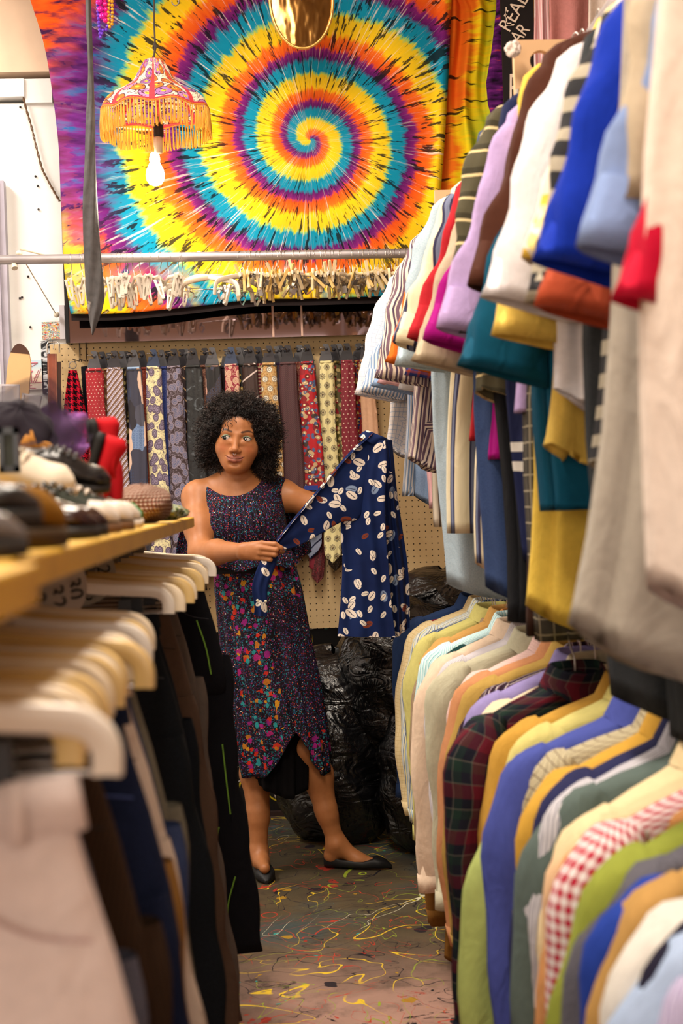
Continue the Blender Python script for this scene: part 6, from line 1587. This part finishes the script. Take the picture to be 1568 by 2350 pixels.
HC = UA(547.5, 1008, 5.00)
HR = np.array((Matrix.Rotation(math.radians(6.5), 3, 'Y') @ Matrix.Rotation(math.radians(-4), 3, 'Z') @ Matrix.Rotation(math.radians(2), 3, 'X')))
def hp(x, y, z): return HC + HR @ np.array([x, y, z])
def body_field():
    x0, x1 = UA(405, 1200, 5)[0], UA(900, 1200, 5)[0]
    xa, xb = UA(488, 1000, 5)[0], UA(664, 1000, 5)[0]
    zt, zn = HC[2] + .16, UA(540, 1110, 5)[2]; zh0, zh1 = UA(560, 1300, 4.6)[2], UA(560, 1225, 4.6)[2]
    X = axis([(x0, xa, .0045), (xa, xb, .0019), (xb, x1, .0045)])
    Y = axis([(4.50, 4.66, .0022), (4.66, 4.86, .005), (4.86, 5.00, .0019), (5.0, 5.34, .005)])
    Z = axis([(-.005, .30, .005), (.30, zh0, .008), (zh0, zh1, .0020), (zh1, zn, .005), (zn, HC[2] + .065, .0019), (HC[2] + .065, zt, .004)])
    f = Field([X, Y, Z])
    W = lambda px, py, Y: UA(px, py, Y)
    # torso, neck, shoulders
    f.ell(W(594, 1400, 5.06), (.132, .105, .13), k=.05); f.ell(W(572, 1290, 5.05), (.120, .095, .12), k=.06)
    f.ell(W(552, 1190, 5.05), (.135, .100, .13), k=.06); f.ell(W(549, 1135, 5.06), (.130, .075, .07), k=.05)
    for px in (520, 584): f.ell(W(px, 1205, 4.975), (.060, .055, .060), k=.04)
    f.cone(W(541, 1115, 5.05), hp(0, .025, -.06), .052, .050, .04)
    f.cone(W(538, 1100, 5.055), W(462, 1128, 5.06), .030, .036, .05); f.cone(W(545, 1100, 5.055), W(642, 1122, 5.09), .030, .038, .05)
    # right arm (left in the picture) and the hand
    S0, E0, W0 = W(452, 1142, 5.05), W(462, 1268, 4.90), W(560, 1265, 4.640)
    f.ell(S0, (.050, .048, .055), k=.03); f.cone(S0, S0 * .45 + E0 * .55, .049, .050, .03); f.cone(S0 * .5 + E0 * .5, E0, .050, .042, .03)
    f.cone(E0, E0 * .62 + W0 * .38, .042, .041, .02); f.cone(E0 * .62 + W0 * .38, W0, .041, .0245, .02)
    K = [W(601, 1247, 4.588), W(600, 1258, 4.578), W(598, 1269, 4.582), W(594, 1280, 4.592)]
    for i, kk in enumerate(K): f.cone(W0 + np.array([0, 0, (.010, .004, -.004, -.010)[i]]), kk, .0185, .0098, .010)
    f.ell((W0 + K[1] + K[2]) / 3 + np.array([.005, .010, 0]), (.030, .016, .025), k=.012)
    PIP = [W(632, 1249, 4.560), W(634, 1262, 4.556), W(631, 1273, 4.560), W(621, 1284, 4.572)]
    for i, (a, b) in enumerate(zip(K, PIP)): f.cone(a, b, .0092 - .0006 * (i == 3), .0083 - .0008 * (i == 3), .0035)
    I1 = W(645, 1257, 4.560); f.cone(PIP[0], I1, .0082, .0072, .003); f.cone(I1, W(651, 1263, 4.566), .0072, .0062, .003)
    for i in (1, 2, 3):
        d = W((0, 630, 627, 618)[i], (0, 1264, 1275, 1285)[i], 4.596); f.cone(PIP[i], d, .0080 - .0006 * (i == 3), .0070, .003); f.cone(d, d + np.array([-.018, .010, .002]), .0070, .0060, .003)
    T1 = W(592, 1262, 4.622); T2 = W(626, 1264, 4.618); f.cone(W0 + [.012, .004, .0], T1, .013, .0115, .010); f.cone(T1, T2, .0110, .0095, .004); f.cone(T2, W(649, 1266, 4.606), .0092, .0070, .003)
    # left arm, held out behind the shirt
    S1, E1, W1 = W(655, 1140, 5.09), W(750, 1168, 4.98), W(838, 1090, 4.86)
    f.ell(S1, (.048, .046, .050), k=.03); f.cone(S1, E1, .048, .040, .03); f.cone(E1, E1 * .6 + W1 * .4, .040, .038, .02); f.cone(E1 * .6 + W1 * .4, W1, .038, .023, .02)
    f.cone(W1, W(850, 1062, 4.83), .021, .018, .015)
    for i in range(4):
        a = W(846 + 6 * i, 1058 + 2 * i, 4.82); b = W(852 + 7 * i, 1038 + 3 * i, 4.80); c = W(858 + 7 * i, 1034 + 4 * i, 4.785); f.cone(a, b, .0090, .0080, .004); f.cone(b, c, .0080, .0066, .003)
    f.cone(W(840, 1074, 4.83), W(836, 1054, 4.80), .011, .0085, .006); f.cone(W(836, 1054, 4.80), W(842, 1042, 4.785), .0085, .007, .003)
    # legs and feet
    H0, H1 = W(572, 1440, 5.05), W(626, 1440, 5.07)
    K0, A0 = W(592, 1700, 5.03), W(594, 1955, 4.99); K1, A1 = W(703, 1715, 4.99), W(772, 1935, 5.00)
    for h_, k_, a_, sd in ((H0, K0, A0, -1), (H1, K1, A1, 1)):
        f.cone(h_, k_, .078, .056, .03); f.ell(k_ + [0, -.008, 0], (.050, .052, .055), k=.03)
        c = k_ * .70 + a_ * .30 + [.0 + .008 * sd, .020, 0]; f.cone(k_, c, .050, .053, .03); f.cone(c, k_ * .3 + a_ * .7, .053, .036, .03); f.cone(k_ * .35 + a_ * .65, a_, .037, .029, .02)
    f.cone(A1, W(762, 1962, 5.01), .030, .030, .02); f.cone(A1, W(822, 1974, 4.985), .030, .025, .025); f.cone(W(822, 1974, 4.985), W(884, 1990, 4.965), .025, .016, .02)
    f.ell(A1 + [0, -.026, .0], (.012, .012, .014), k=.012); f.ell(A1 + [0, .026, .004], (.012, .012, .014), k=.012)
    f.cone(A0, W(592, 1975, 5.03), .028, .028, .02); f.cone(A0, W(600, 1978, 4.95), .028, .026, .02); f.cone(W(600, 1978, 4.95), W(608, 1993, 4.86), .026, .018, .02)
    # head
    E = lambda c, r, k=.02, op='u': f.ell(hp(*c), r, HR, k, op)
    Cc = lambda a, b, ra, rb, k=.01, op='u': f.cone(hp(*a), hp(*b), ra, rb, k, op)
    E((0, .015, .035), (.075, .092, .088)); E((0, -.018, -.024), (.066, .070, .082), .03); E((0, -.030, .045), (.060, .056, .045), .03)
    for s in (-1, 1):
        E((s * .040, -.050, -.034), (.030, .030, .032), .035); E((s * .020, -.034, -.082), (.027, .036, .024), .03); E((s * .073, .012, -.018), (.008, .017, .028), .008)
    E((0, -.066, -.100), (.027, .021, .018), .03); E((0, -.058, -.070), (.036, .034, .030), .03)
    for s in (-1, 1):
        Cc((s * .016, -.082, .019), (s * .048, -.072, .021), .0075, .006, .016)
        E((s * .0345, -.101, .001), (.020, .0145, .011), .014, 's')
        E((s * .0355, -.0750, -.0005), (.0165, .0140, .0125), .007)
        Cc((s * .0215, -.086, -.012), (s * .048, -.075, -.015), .005, .005, .014)
    Cc((0, -.086, .012), (0, -.101, -.030), .0068, .0100, .014); E((0, -.106, -.0375), (.0115, .0115, .0095), .010)
    for s in (-1, 1):
        E((s * .0125, -.0965, -.0415), (.0082, .0105, .0075), .006); E((s * .0065, -.1045, -.0492), (.0036, .0050, .0028), .003, 's')
    # mouth: lips, corners lifted in a closed smile
    for s in (-1, 1):
        Cc((s * .004, -.0965, -.0640), (s * .018, -.0915, -.0655), .0058, .0048, .006); Cc((s * .018, -.0915, -.0655), (s * .0310, -.0800, -.0600), .0048, .0024, .006)
        Cc((s * .003, -.0955, -.0762), (s * .016, -.0900, -.0742), .0078, .0060, .006); Cc((s * .017, -.0900, -.0735), (s * .030, -.0800, -.0625), .0055, .0024, .006)
        Cc((0, -.1045, -.0700), (s * .017, -.0985, -.0695), .0014, .0014, .002, 's'); Cc((s * .017, -.0985, -.0695), (s * .033, -.0825, -.0600), .0015, .0018, .002, 's')
    E((0, -.100, -.0560), (.0030, .004, .006), .008, 's'); E((0, -.093, -.0865), (.016, .006, .005), .012, 's')
    return f
bf = body_field(); BV, BF = bf.mesh()
BV = smooth_v(BV, BF, 2, .45)
WO = UA(585, 1990, 5.0); WO[2] = 0.0
woman = thing('person', 'woman with dark curly afro hair in a sleeveless floral dress, holding out a shirt sleeve', 'person', tuple(WO))
me = fast_mesh('body', BV - WO, BF)
L = (BV - HC) @ HR                      # head-local coordinates
x, y, z = L.T; ax_ = np.abs(x)
def ss(v, a, b): t = np.clip((v - a) / (b - a), 0, 1); return t * t * (3 - 2 * t)
lc = lambda h: np.array(H(h)[:3])
col = np.tile(lc('#a66b40'), (len(BV), 1)); rn = NR.rand(len(BV), 1)
def blend(m, c): 
    global col
    m = m[:, None]; col = col * (1 - m) + lc(c) * m
isf = (y < -.03) & (ax_ < .08) & (z > -.12) & (z < .09)
blend(.35 * np.exp(-(((ax_ - .045) / .020) ** 2 + ((z + .034) / .018) ** 2)) * isf, '#b9583c')
blend(.30 * np.exp(-((ax_ / .012) ** 2 + ((z + .035) / .02) ** 2)) * isf, '#b8744a')
# lips
ztop = -.0595 + .0035 * np.exp(-((ax_ - .006) / .006) ** 2) - .002 * np.exp(-(ax_ / .003) ** 2) - .0 * ax_
ztop = np.where(ax_ > .008, -.0585 - (ax_ - .008) * .04, ztop); zbot = -.0845 + 19.0 * ax_ ** 2
lip = ss(ztop - z, -.0008, .0010) * ss(z - zbot, -.0008, .0010) * ss(.031 - ax_, 0, .003) * (y < -.07)
blend(lip * .85, '#8a4c44')
slit = np.exp(-((z - (-.0700 + .0100 * (ax_ / .031) ** 2)) / .0012) ** 2) * (ax_ < .033) * (y < -.07); blend(slit * .85, '#43201c')
# brows, lids
bz = .0228 + .0065 * np.exp(-((ax_ - .040) / .016) ** 2) - .0030 * ss(ax_, .050, .062); bw = .0042 * ss(ax_, .013, .018) * (1 - .6 * ss(ax_, .040, .062))
brow = np.exp(-((z - bz) / np.maximum(bw, 1e-4)) ** 4) * (ax_ > .014) * (ax_ < .063) * (y < -.04); blend(brow * .97, '#140a08')
ue = ax_ - .0355; lidz = .0084 * np.clip(1 - (ue / .0165) ** 2, 0, 1)
shade_ = np.exp(-((z - lidz - .0030) / .0018) ** 2) * (np.abs(ue) < .0165) * (y < -.05); blend(shade_ * .75, '#2f9a88')
crease = np.exp(-((z - lidz - .0068) / .0013) ** 2) * (np.abs(ue) < .018) * (y < -.05); blend(crease * .45, '#6a3a24')
under = np.exp(-((z + .0095) / .003) ** 2) * (np.abs(ue) < .014) * (y < -.05); blend(under * .25, '#7a4a30')
nost = np.exp(-(((ax_ - .0065) / .0036) ** 2 + ((z + .0495) / .0022) ** 2)) * (y < -.085); blend(nost * .8, '#2c140e')
hair_z = (z > .066 - .0 * ax_) & (L[:, 2] > .03) & (y > -.12); blend(ss(z + ax_ * .25, .070, .082) * 1.0, '#1c1210')
# nails
for tip in (UA(652, 1262, 4.558),):
    d = np.linalg.norm(BV - tip, axis=1); blend((1 - ss(d, .0045, .0065)) * .9, '#3c1a40')
at = me.attributes.new('skin', 'FLOAT_COLOR', 'POINT'); at.data.foreach_set('color', np.concatenate([col, np.ones((len(col), 1))], 1).astype(np.float32).ravel())
sk = MT('skin', .46, .38); an = sk.n('Attribute'); an.attribute_name = 'skin'; c_ = S(sk, an.outputs['Color'])
mot = sk.noise(sk.obj(), 60, 3); sk.base(sk.mix(.12, c_, sk.ramp(mot, [(.3, '#8a5030'), (.7, '#c08458')])))
sk.b.inputs['Subsurface Weight'].default_value = .12; sk.b.inputs['Subsurface Radius'].default_value = (.012, .005, .003); sk.b.inputs['Subsurface Scale'].default_value = .6
sk.bump(sk.noise(sk.obj(), 700, 2), .06, .0006)
body = link('body', me, sk.mat, woman)
# eyes: almond surfaces under the lids, looking to the left of the picture
def on(p): return tuple(hp(*p) - WO)
for s, nm in ((-1, 'left'), (1, 'right')):
    cx, cy = s * .0352, -.0742; R = .0166
    def sph(x, z, r=R): 
        dx = x - cx; yy = cy - math.sqrt(max(1e-8, r * r - dx * dx - z * z)); return (x, yy - .0002, z)
    up = lambda u: .0084 * max(0, 1 - u * u) ** .75; lo = lambda u: -.0056 * max(0, 1 - u * u) ** .85
    P = []
    for i in range(13):
        u = -1 + 2 * i / 12; P.append([on(sph(cx + .0160 * u, lo(u) + (up(u) - lo(u)) * v, R)) for v in np.linspace(0, 1, 9)])
    G().grid(np.array(P)).put('eye', plain('eye_white', '#b9aea6', .15, .5, var=0), woman)
    ix = cx - .0056
    for rr, rad, nm2, mm in ((.0070, R + .0003, 'iris', plain('iris_brown', '#0c0604', .35, .2, var=0)), (.0012, R + .0007, 'catchlight', plain('eye_glint', '#ffffff', .2, .5, var=0))):
        P = []; off = (.0, .0) if nm2 == 'iris' else (.0018, .0018)
        for t in np.linspace(.02, 1, 5):
            row = []
            for k in range(20):
                a = 2 * PI * k / 20; X = ix + off[0] + rr * t * math.cos(a); Z = .0008 + off[1] + rr * t * math.sin(a); u = (X - cx) / .0160; Z = min(max(Z, lo(u) + .0002), up(u) - .0002); row.append(on(sph(X, Z, rad)))
            P.append(row)
        G().grid(np.array(P), close=True, flip=True).put(nm2, mm, woman)
    g = G(); g.tube([on(sph(cx + .0164 * u, up(u) + .0002, R + .0003)) for u in np.linspace(-1, 1, 15)], .00125, 5); g.tube([on(sph(cx + .0160 * u, lo(u), R + .0001)) for u in np.linspace(-1, 1, 13)], .0004, 4)
    g.tube([on(sph(cx + s * .0152, .0016, R)), on((cx + s * .0200, cy - .0100, .0050))], [.0009, .0003], 4)
    g.put('lash_line', plain('lashes', '#140b0a', .6, .2, var=0), woman)
    for z0 in range(1): pass
g = G(); g.tube([on((.0050 * math.cos(a), -.1085 - .001, -.0500 + .0055 * math.sin(a))) for a in np.linspace(PI * 1.05, PI * 1.95, 12)], .0008, 6); g.ball(on((-.0046, -.110, -.0508)), .0013, 8, 6); g.ball(on((.0046, -.110, -.0508)), .0013, 8, 6)
g.put('nose_ring', plain('ring_silver', '#c8c0c8', .2, .5, 1.0), woman)
# hair: a dark lumpy core and thousands of small curls
hf = Field([axis([(HC[0] - .20, HC[0] + .20, .006)]), axis([(4.84, 5.24, .006)]), axis([(HC[2] - .19, HC[2] + .19, .006)])])
hf.ell(hp(0, .035, .028), (.122, .112, .108), HR); rr = random.Random(4)
for i in range(70):
    d = np.array([rr.gauss(0, 1) for _ in range(3)]); d /= np.linalg.norm(d); p = np.array([0, .038, .018]) + d * np.array([.112, .100, .108])
    if (p[1] < .0 and (p[0] / .088) ** 2 + ((p[2] + .03) / .112) ** 2 < 1) or (p[2] < -.08 and abs(p[0]) < .07): continue
    hf.ell(hp(*p), [rr.uniform(.018, .030)] * 3, k=.02)
for s_, zb in ((-1, -.070), (1, -.100)):
    for q in range(5): hf.ell(hp(s_ * .098, .03 - .01 * (q % 2), .02 + (zb - .02) * q / 4), [.031] * 3, k=.02)
hf.ell(hp(0, -.105, -.034), (.069, .088, .107), HR, k=.01, op='s')
V_, F_ = hf.mesh(); cr_ = plain('hair_dark', '#0d0807', .85, .15, var=.2); link('hair', fast_mesh('hair', V_ - WO, F_), cr_, woman)
def curls(N, seed):
    r = np.random.RandomState(seed); out = []; n = 0
    base = V_[r.randint(0, len(V_), N * 2)]; Lb = (base - HC) @ HR
    VV, FF = [], []; m_ = 12
    for p, l in zip(base, Lb):
        if n >= N: break
        if (l[1] < -.055 and (l[0] / .066) ** 2 + ((l[2] + .03) / .094) ** 2 < 1): continue
        d = l - np.array([0, .035, .01]); d /= np.linalg.norm(d) + 1e-9; d = d + r.normal(0, .45, 3); d /= np.linalg.norm(d)
        if l[1] < .0 and (l[0] / .08) ** 2 + ((l[2] + .03) / .105) ** 2 < 1.05: d[1] = -abs(d[1]) * .3; 
        a = np.cross(d, [.3, .5, .8]); a /= np.linalg.norm(a); b = np.cross(d, a)
        L_ = r.uniform(.012, .034) * (1.4 if r.rand() < .12 else 1); R_ = r.uniform(.0025, .006); tn = r.uniform(1.2, 2.6); ph = r.rand() * 6
        t = np.linspace(0, 1, m_); c = l + d * (L_ * t)[:, None] * 1.0 + a * (R_ * np.cos(tn * 2 * PI * t + ph))[:, None] + b * (R_ * np.sin(tn * 2 * PI * t + ph))[:, None]
        w = .00075 + .0004 * r.rand(); ring = []
        for k in range(3): ring.append(c + (a * math.cos(2.094 * k) + b * math.sin(2.094 * k)) * w)
        q = np.stack(ring, 1).reshape(-1, 3); VV.append(HC + q @ HR.T); k0 = n * m_ * 3
        for i in range(m_ - 1):
            for k in range(3): FF.append((k0 + i * 3 + k, k0 + i * 3 + (k + 1) % 3, k0 + (i + 1) * 3 + (k + 1) % 3, k0 + (i + 1) * 3 + k))
        n += 1
    return np.concatenate(VV), np.array(FF)
CV, CF = curls(9000, 2)
hm_ = MT('hair_curls', .5, .4); hm_.base(hm_.ramp(hm_.noise(hm_.obj(), 30, 2), [(.35, '#0c0807'), (.7, '#2a1a16')]))
hc_ = link('hair_curls', fast_mesh('hair_curls', CV - WO, CF), hm_.mat, woman); hc_['kind'] = 'stuff'
g = G()
for x0_, x1_, z1_ in ((-.030, -.046, .036), (-.022, -.020, .040), (-.036, -.052, .020), (-.012, -.006, .055), (-.028, -.034, .028)):
    pts = [hp(x0_ + (x1_ - x0_) * t + .004 * math.sin(t * 9), -.088 - .006 * math.sin(t * 3), .075 + (z1_ - .075) * t) - WO for t in np.linspace(0, 1, 14)]; g.tube(pts, .0011, 4)
g.put('hair_strands', hm_.mat, woman)

# ---- dress
def dress_m(name, big):
    m = MT(name, .75, .2); v = m.obj(); c = m.ramp(m.noise(v, 18, 2), [(.35, '#0c070f'), (.65, '#1d1020')])
    def fl(c, sc, off, r_, thr, cols, cen=None):
        wv = m.vm('ADD', m.vm('ADD', v, (off, off * .5, off * .3)), m.vm('SCALE', m.noise(v, sc * 1.6, 1, color=True), scale=.35 / sc))
        vo = m.vor(wv, sc, dim='3D'); d = S(m, vo.outputs['Distance']); cc = m.sep(S(m, vo.outputs['Color'])); n = len(cols)
        on_ = (d < r_) * (cc[0] < thr)
        return m.mix(on_, c, m.ramp(cc[1], [(i / n, q) for i, q in enumerate(cols)], 'CONSTANT')), on_, d, cc
    c, *_ = fl(c, 185, 0, .38, .70, ['#4a1c52', '#2a3f6e', '#6a2440', '#3a2a60', '#1f6a78'])
    c, *_ = fl(c, 210, 3, .36, .42, ['#1f8a94', '#c8402c', '#7a2a6a', '#2a6a9a'])
    c, *_ = fl(c, 95, 5, .17, .6, ['#e0b8a8', '#d86038', '#e8d8c8', '#b04a80'])
    if big:
        x_, y_, z_ = m.sep(v); nz = m.noise(v, 7, 2)
        dx = m.ab(x_ - .015 + (z_ - .8) * .12)
        mask = m.f('MAXIMUM', m.sm(m.f('MAXIMUM', dx * 1.0, 0.0) + nz * .10, .14, .10), m.f('MAXIMUM', m.sm(z_ + nz * .2, 1.02, 1.10), m.sm(z_ + nz * .2, .62, .55)))
        for sc, off, r_, thr, cols in ((85, 1, .33, .75, ['#14545c', '#2a7c84', '#123e5a']), (31, 7, .38, .55, ['#a0206c', '#c4321e', '#b06a1c', '#8a1a70', '#c88a1c']), (44, 11, .38, .5, ['#c02818', '#9a1c78', '#b8741e', '#2a8f94'])):
            wv = m.vm('ADD', m.vm('ADD', v, (off, 0.0, off)), m.vm('SCALE', m.noise(v, sc * 2.2, 2, color=True), scale=.6 / sc))
            vo = m.vor(wv, sc, dim='3D'); d = S(m, vo.outputs['Distance']); cc = m.sep(S(m, vo.outputs['Color'])); n = len(cols)
            on_ = (d < r_) * (cc[0] < thr) * (mask > .5)
            cm = m.ramp(cc[1], [(i / n, q) for i, q in enumerate(cols)], 'CONSTANT'); cm = m.mix(m.sm(m.ab(m.fr(d * 7.0) - .5), .35, .5) * .45, cm, '#2a1020')
            c = m.mix(on_, c, cm)
    m.base(c).bump(m.noise(m.vm('MULTIPLY', v, (1, 1, .25)), 60, 2), .4, .004); return m.mat
top_m, skirt_m = dress_m('dress_small_print', False), dress_m('dress_floral_print', True)
W = UA
df = Field([axis([(W(420, 1200, 5)[0], W(720, 1200, 5)[0], .003)]), axis([(4.86, 5.20, .003)]), axis([(W(550, 1325, 5)[2], W(550, 1070, 5)[2], .003)])])
df.ell(W(572, 1290, 5.05), (.136, .112, .12), k=.06); df.ell(W(554, 1195, 5.045), (.158, .118, .13), k=.06); df.ell(W(549, 1140, 5.06), (.146, .090, .075), k=.05); df.ell(W(562, 1245, 5.04), (.150, .118, .07), k=.05)
for px in (520, 584): df.ell(W(px, 1205, 4.970), (.068, .066, .066), k=.04)
df.cone(W(541, 1104, 5.055), W(466, 1126, 5.06), .036, .040, .04); df.cone(W(545, 1102, 5.055), W(636, 1118, 5.085), .036, .043, .04)
for a in (4.84, 5.25): pass
nc = W(534, 1073, 5.0)
df.add(lambda x, y, z: (np.sqrt(((x - nc[0]) / .112) ** 2 + ((z - nc[2]) / .100) ** 2) - 1) * .1 + 0 * y, (nc[0] - .13, 4.8, nc[2] - .12), (nc[0] + .13, 5.3, nc[2] + .1), .004, 's')
for (px, py, rx, rz_) in ((421, 1160, .056, .080), (702, 1150, .064, .090)):
    cc = W(px, py, 5.0); df.add(lambda x, y, z, cc=cc, rx=rx, rz_=rz_: (np.sqrt(((x - cc[0]) / rx) ** 2 + ((z - cc[2]) / rz_) ** 2) - 1) * .05 + 0 * y, (cc[0] - rx, 4.8, cc[2] - rz_), (cc[0] + rx, 5.3, cc[2] + rz_), .004, 's')
zb = W(560, 1310, 5.0)[2]; df.F = np.maximum(df.F, (zb - df.ax[2])[None, None, :])
V_, F_ = df.mesh(); V_ = smooth_v(V_, F_, 6)
# gathered pleats under the neckline
a_ = np.arctan2(V_[:, 1] - 5.05, V_[:, 0] - W(552, 1200, 5)[0]); fr_ = np.clip((4.99 - V_[:, 1]) / .05, 0, 1)
V_[:, 1] += -.0035 * np.sin(a_ * 46 + V_[:, 2] * 9) * fr_ * ss(W(550, 1138, 5)[2] - V_[:, 2], 0, .03)
link('dress_bodice', fast_mesh('dress_bodice', V_ - WO, F_), top_m, woman)
def loft(name, rows, m, pleats=16, amp=.01, ph=0., n=40, hem=None, mcol=128, th=.004):
    R = spline(rows, n); P = []     # rows: (px centre, py, half width px, depth m, Y)
    for i, (cx, py, hw, dp, Y) in enumerate(R):
        t = i / (n - 1); c = W(cx, py, Y) - WO; hw = hw * Y / F_PX; row = []
        for j in range(mcol):
            a = 2 * PI * j / mcol; q = 1 + 0 * a; am = amp * (0.25 + t)
            pl_ = am * (math.sin(pleats * a + ph + 1.5 * math.sin(a * 2 + t)) + .4 * math.sin(pleats * 2.3 * a + t * 3))
            zz = c[2] + (hem(a, t) if hem else 0); row.append((c[0] + (hw + pl_) * math.cos(a), c[1] + (dp + pl_) * math.sin(a), zz))
        P.append(row)
    A = np.array(P); I_ = A[::-1].copy(); cen_ = A.mean(1)[::-1][:, None, :]; I_[:, :, :2] = cen_[:, :, :2] + (I_[:, :, :2] - cen_[:, :, :2]) * .975
    g = G().grid(np.concatenate([A, I_])[:, ::-1], close=True); return g.put(name, m, woman)
loft('dress_ruffle', [(556, 1228, 92, .125, 5.04), (560, 1255, 98, .130, 5.04), (566, 1280, 104, .140, 5.03), (572, 1300, 107, .146, 5.03)], top_m, 14, .007, 1, 16, hem=lambda a, t: t * t * (.012 * math.sin(5 * a + 1)))
def hemf(a, t):
    # handkerchief hem: points at the left and right front, lifted at the centre front
    v = -.055 * math.exp(-((a - 4.15) / .33) ** 2) - .060 * math.exp(-((a - 5.75) / .33) ** 2) + .085 * math.exp(-((a - 4.95) / .28) ** 2) - .03 * math.cos(a) ** 2 - .055 * math.exp(-((a - 3.45) / .45) ** 2)
    return v * t ** 3
loft('dress_skirt', [(584, 1296, 92, .118, 5.05), (592, 1350, 98, .130, 5.05), (606, 1450, 102, .150, 5.05), (622, 1550, 106, .160, 5.04), (640, 1640, 104, .165, 5.03), (656, 1722, 98, .165, 5.02)], skirt_m, 15, .009, 0, 50, hem=hemf)
loft('dress_lining', [(592, 1400, 86, .118, 5.05), (618, 1560, 84, .13, 5.04), (638, 1700, 76, .13, 5.03), (646, 1798, 66, .125, 5.02)], plain('black_lining', '#0a080a', .9, .1), 9, .010, 2, 30, hem=lambda a, t: t ** 3 * .03 * math.sin(2 * a + 1))
loft('waist_sash', [(576, 1286, 88, .116, 5.045), (582, 1312, 90, .122, 5.045)], plain('black_sash', '#0c090c', .8), 7, .003, 0, 6)
# cape-like drape falling behind the arm on the left
def drape(L_, R_, Y, name, m, n=30, mc=24, amp=.012, nf=2.5):
    A = spline(L_, n); B = spline(R_, n); P = []
    for i in range(n):
        a = W(*A[i], Y) - WO; b = W(*B[i], Y) - WO
        P.append([a * (1 - t) + b * t + [0, -amp * math.cos(t * nf * 2 * PI) * min(1, .2 + i / n * 1.3), 0] for t in np.linspace(0, 1, mc)])
    A = np.array(P); B = A[:, ::-1] + [0, .006, 0]
    return G().grid(np.concatenate([A, B], 1), close=True).put(name, m, woman)
drape([(461, 1108), (440, 1122), (426, 1150), (418, 1200), (408, 1240), (402, 1284)], [(468, 1116), (470, 1140), (466, 1180), (464, 1220), (466, 1260), (470, 1296)], 5.10, 'dress_drape', top_m)
drape([(628, 1106), (640, 1140), (650, 1200), (655, 1260), (660, 1290)], [(642, 1106), (662, 1140), (690, 1190), (712, 1240), (716, 1268)], 5.17, 'dress_drape', top_m)
# shoes
flat = plain('black_flat_shoe', '#101012', .55, .35)
def flatshoe(heel, toe, Y0, Y1, seedw=.036):
    a = W(*heel, Y0); b = W(*toe, Y1); a[2] = b[2] = 0; d = b - a; Ls = np.linalg.norm(d); d /= Ls; nrm = np.array([-d[1], d[0], 0]); P = []
    n = 26
    for i in range(n):
        s = i / (n - 1); w = seedw * (.72 + .30 * math.sin(max(0, s - .2) / .8 * PI)) * min(1, (s * 12 + .15) ** .5) * min(1, ((1.01 - s) * 6) ** .55)
        top = np.interp(s, [0, .06, .25, .6, .75, .9, 1], [.040, .058, .036, .030, .040, .030, .010]); row = []
        for k in range(22):
            al = 2 * PI * k / 22; c, sn = math.cos(al), math.sin(al); zc = top * .5; zz = .003 + zc + zc * math.copysign(abs(sn) ** .6, sn)
            if s > .08 and s < .74 and sn > .3: zz = min(zz, .003 + top * .85)
            row.append(a + d * (s * Ls) + nrm * w * math.copysign(abs(c) ** .7, c) + [0, 0, zz])
        P.append(row)
    P = np.array(P) - WO; g = G().grid(P, close=True); g.fan(P[0]); g.fan(P[-1], True); g.put('flat_shoe', flat, woman)
flatshoe((745, 1985), (900, 1998), 5.02, 4.955); flatshoe((597, 1990), (612, 2010), 5.055, 4.83)
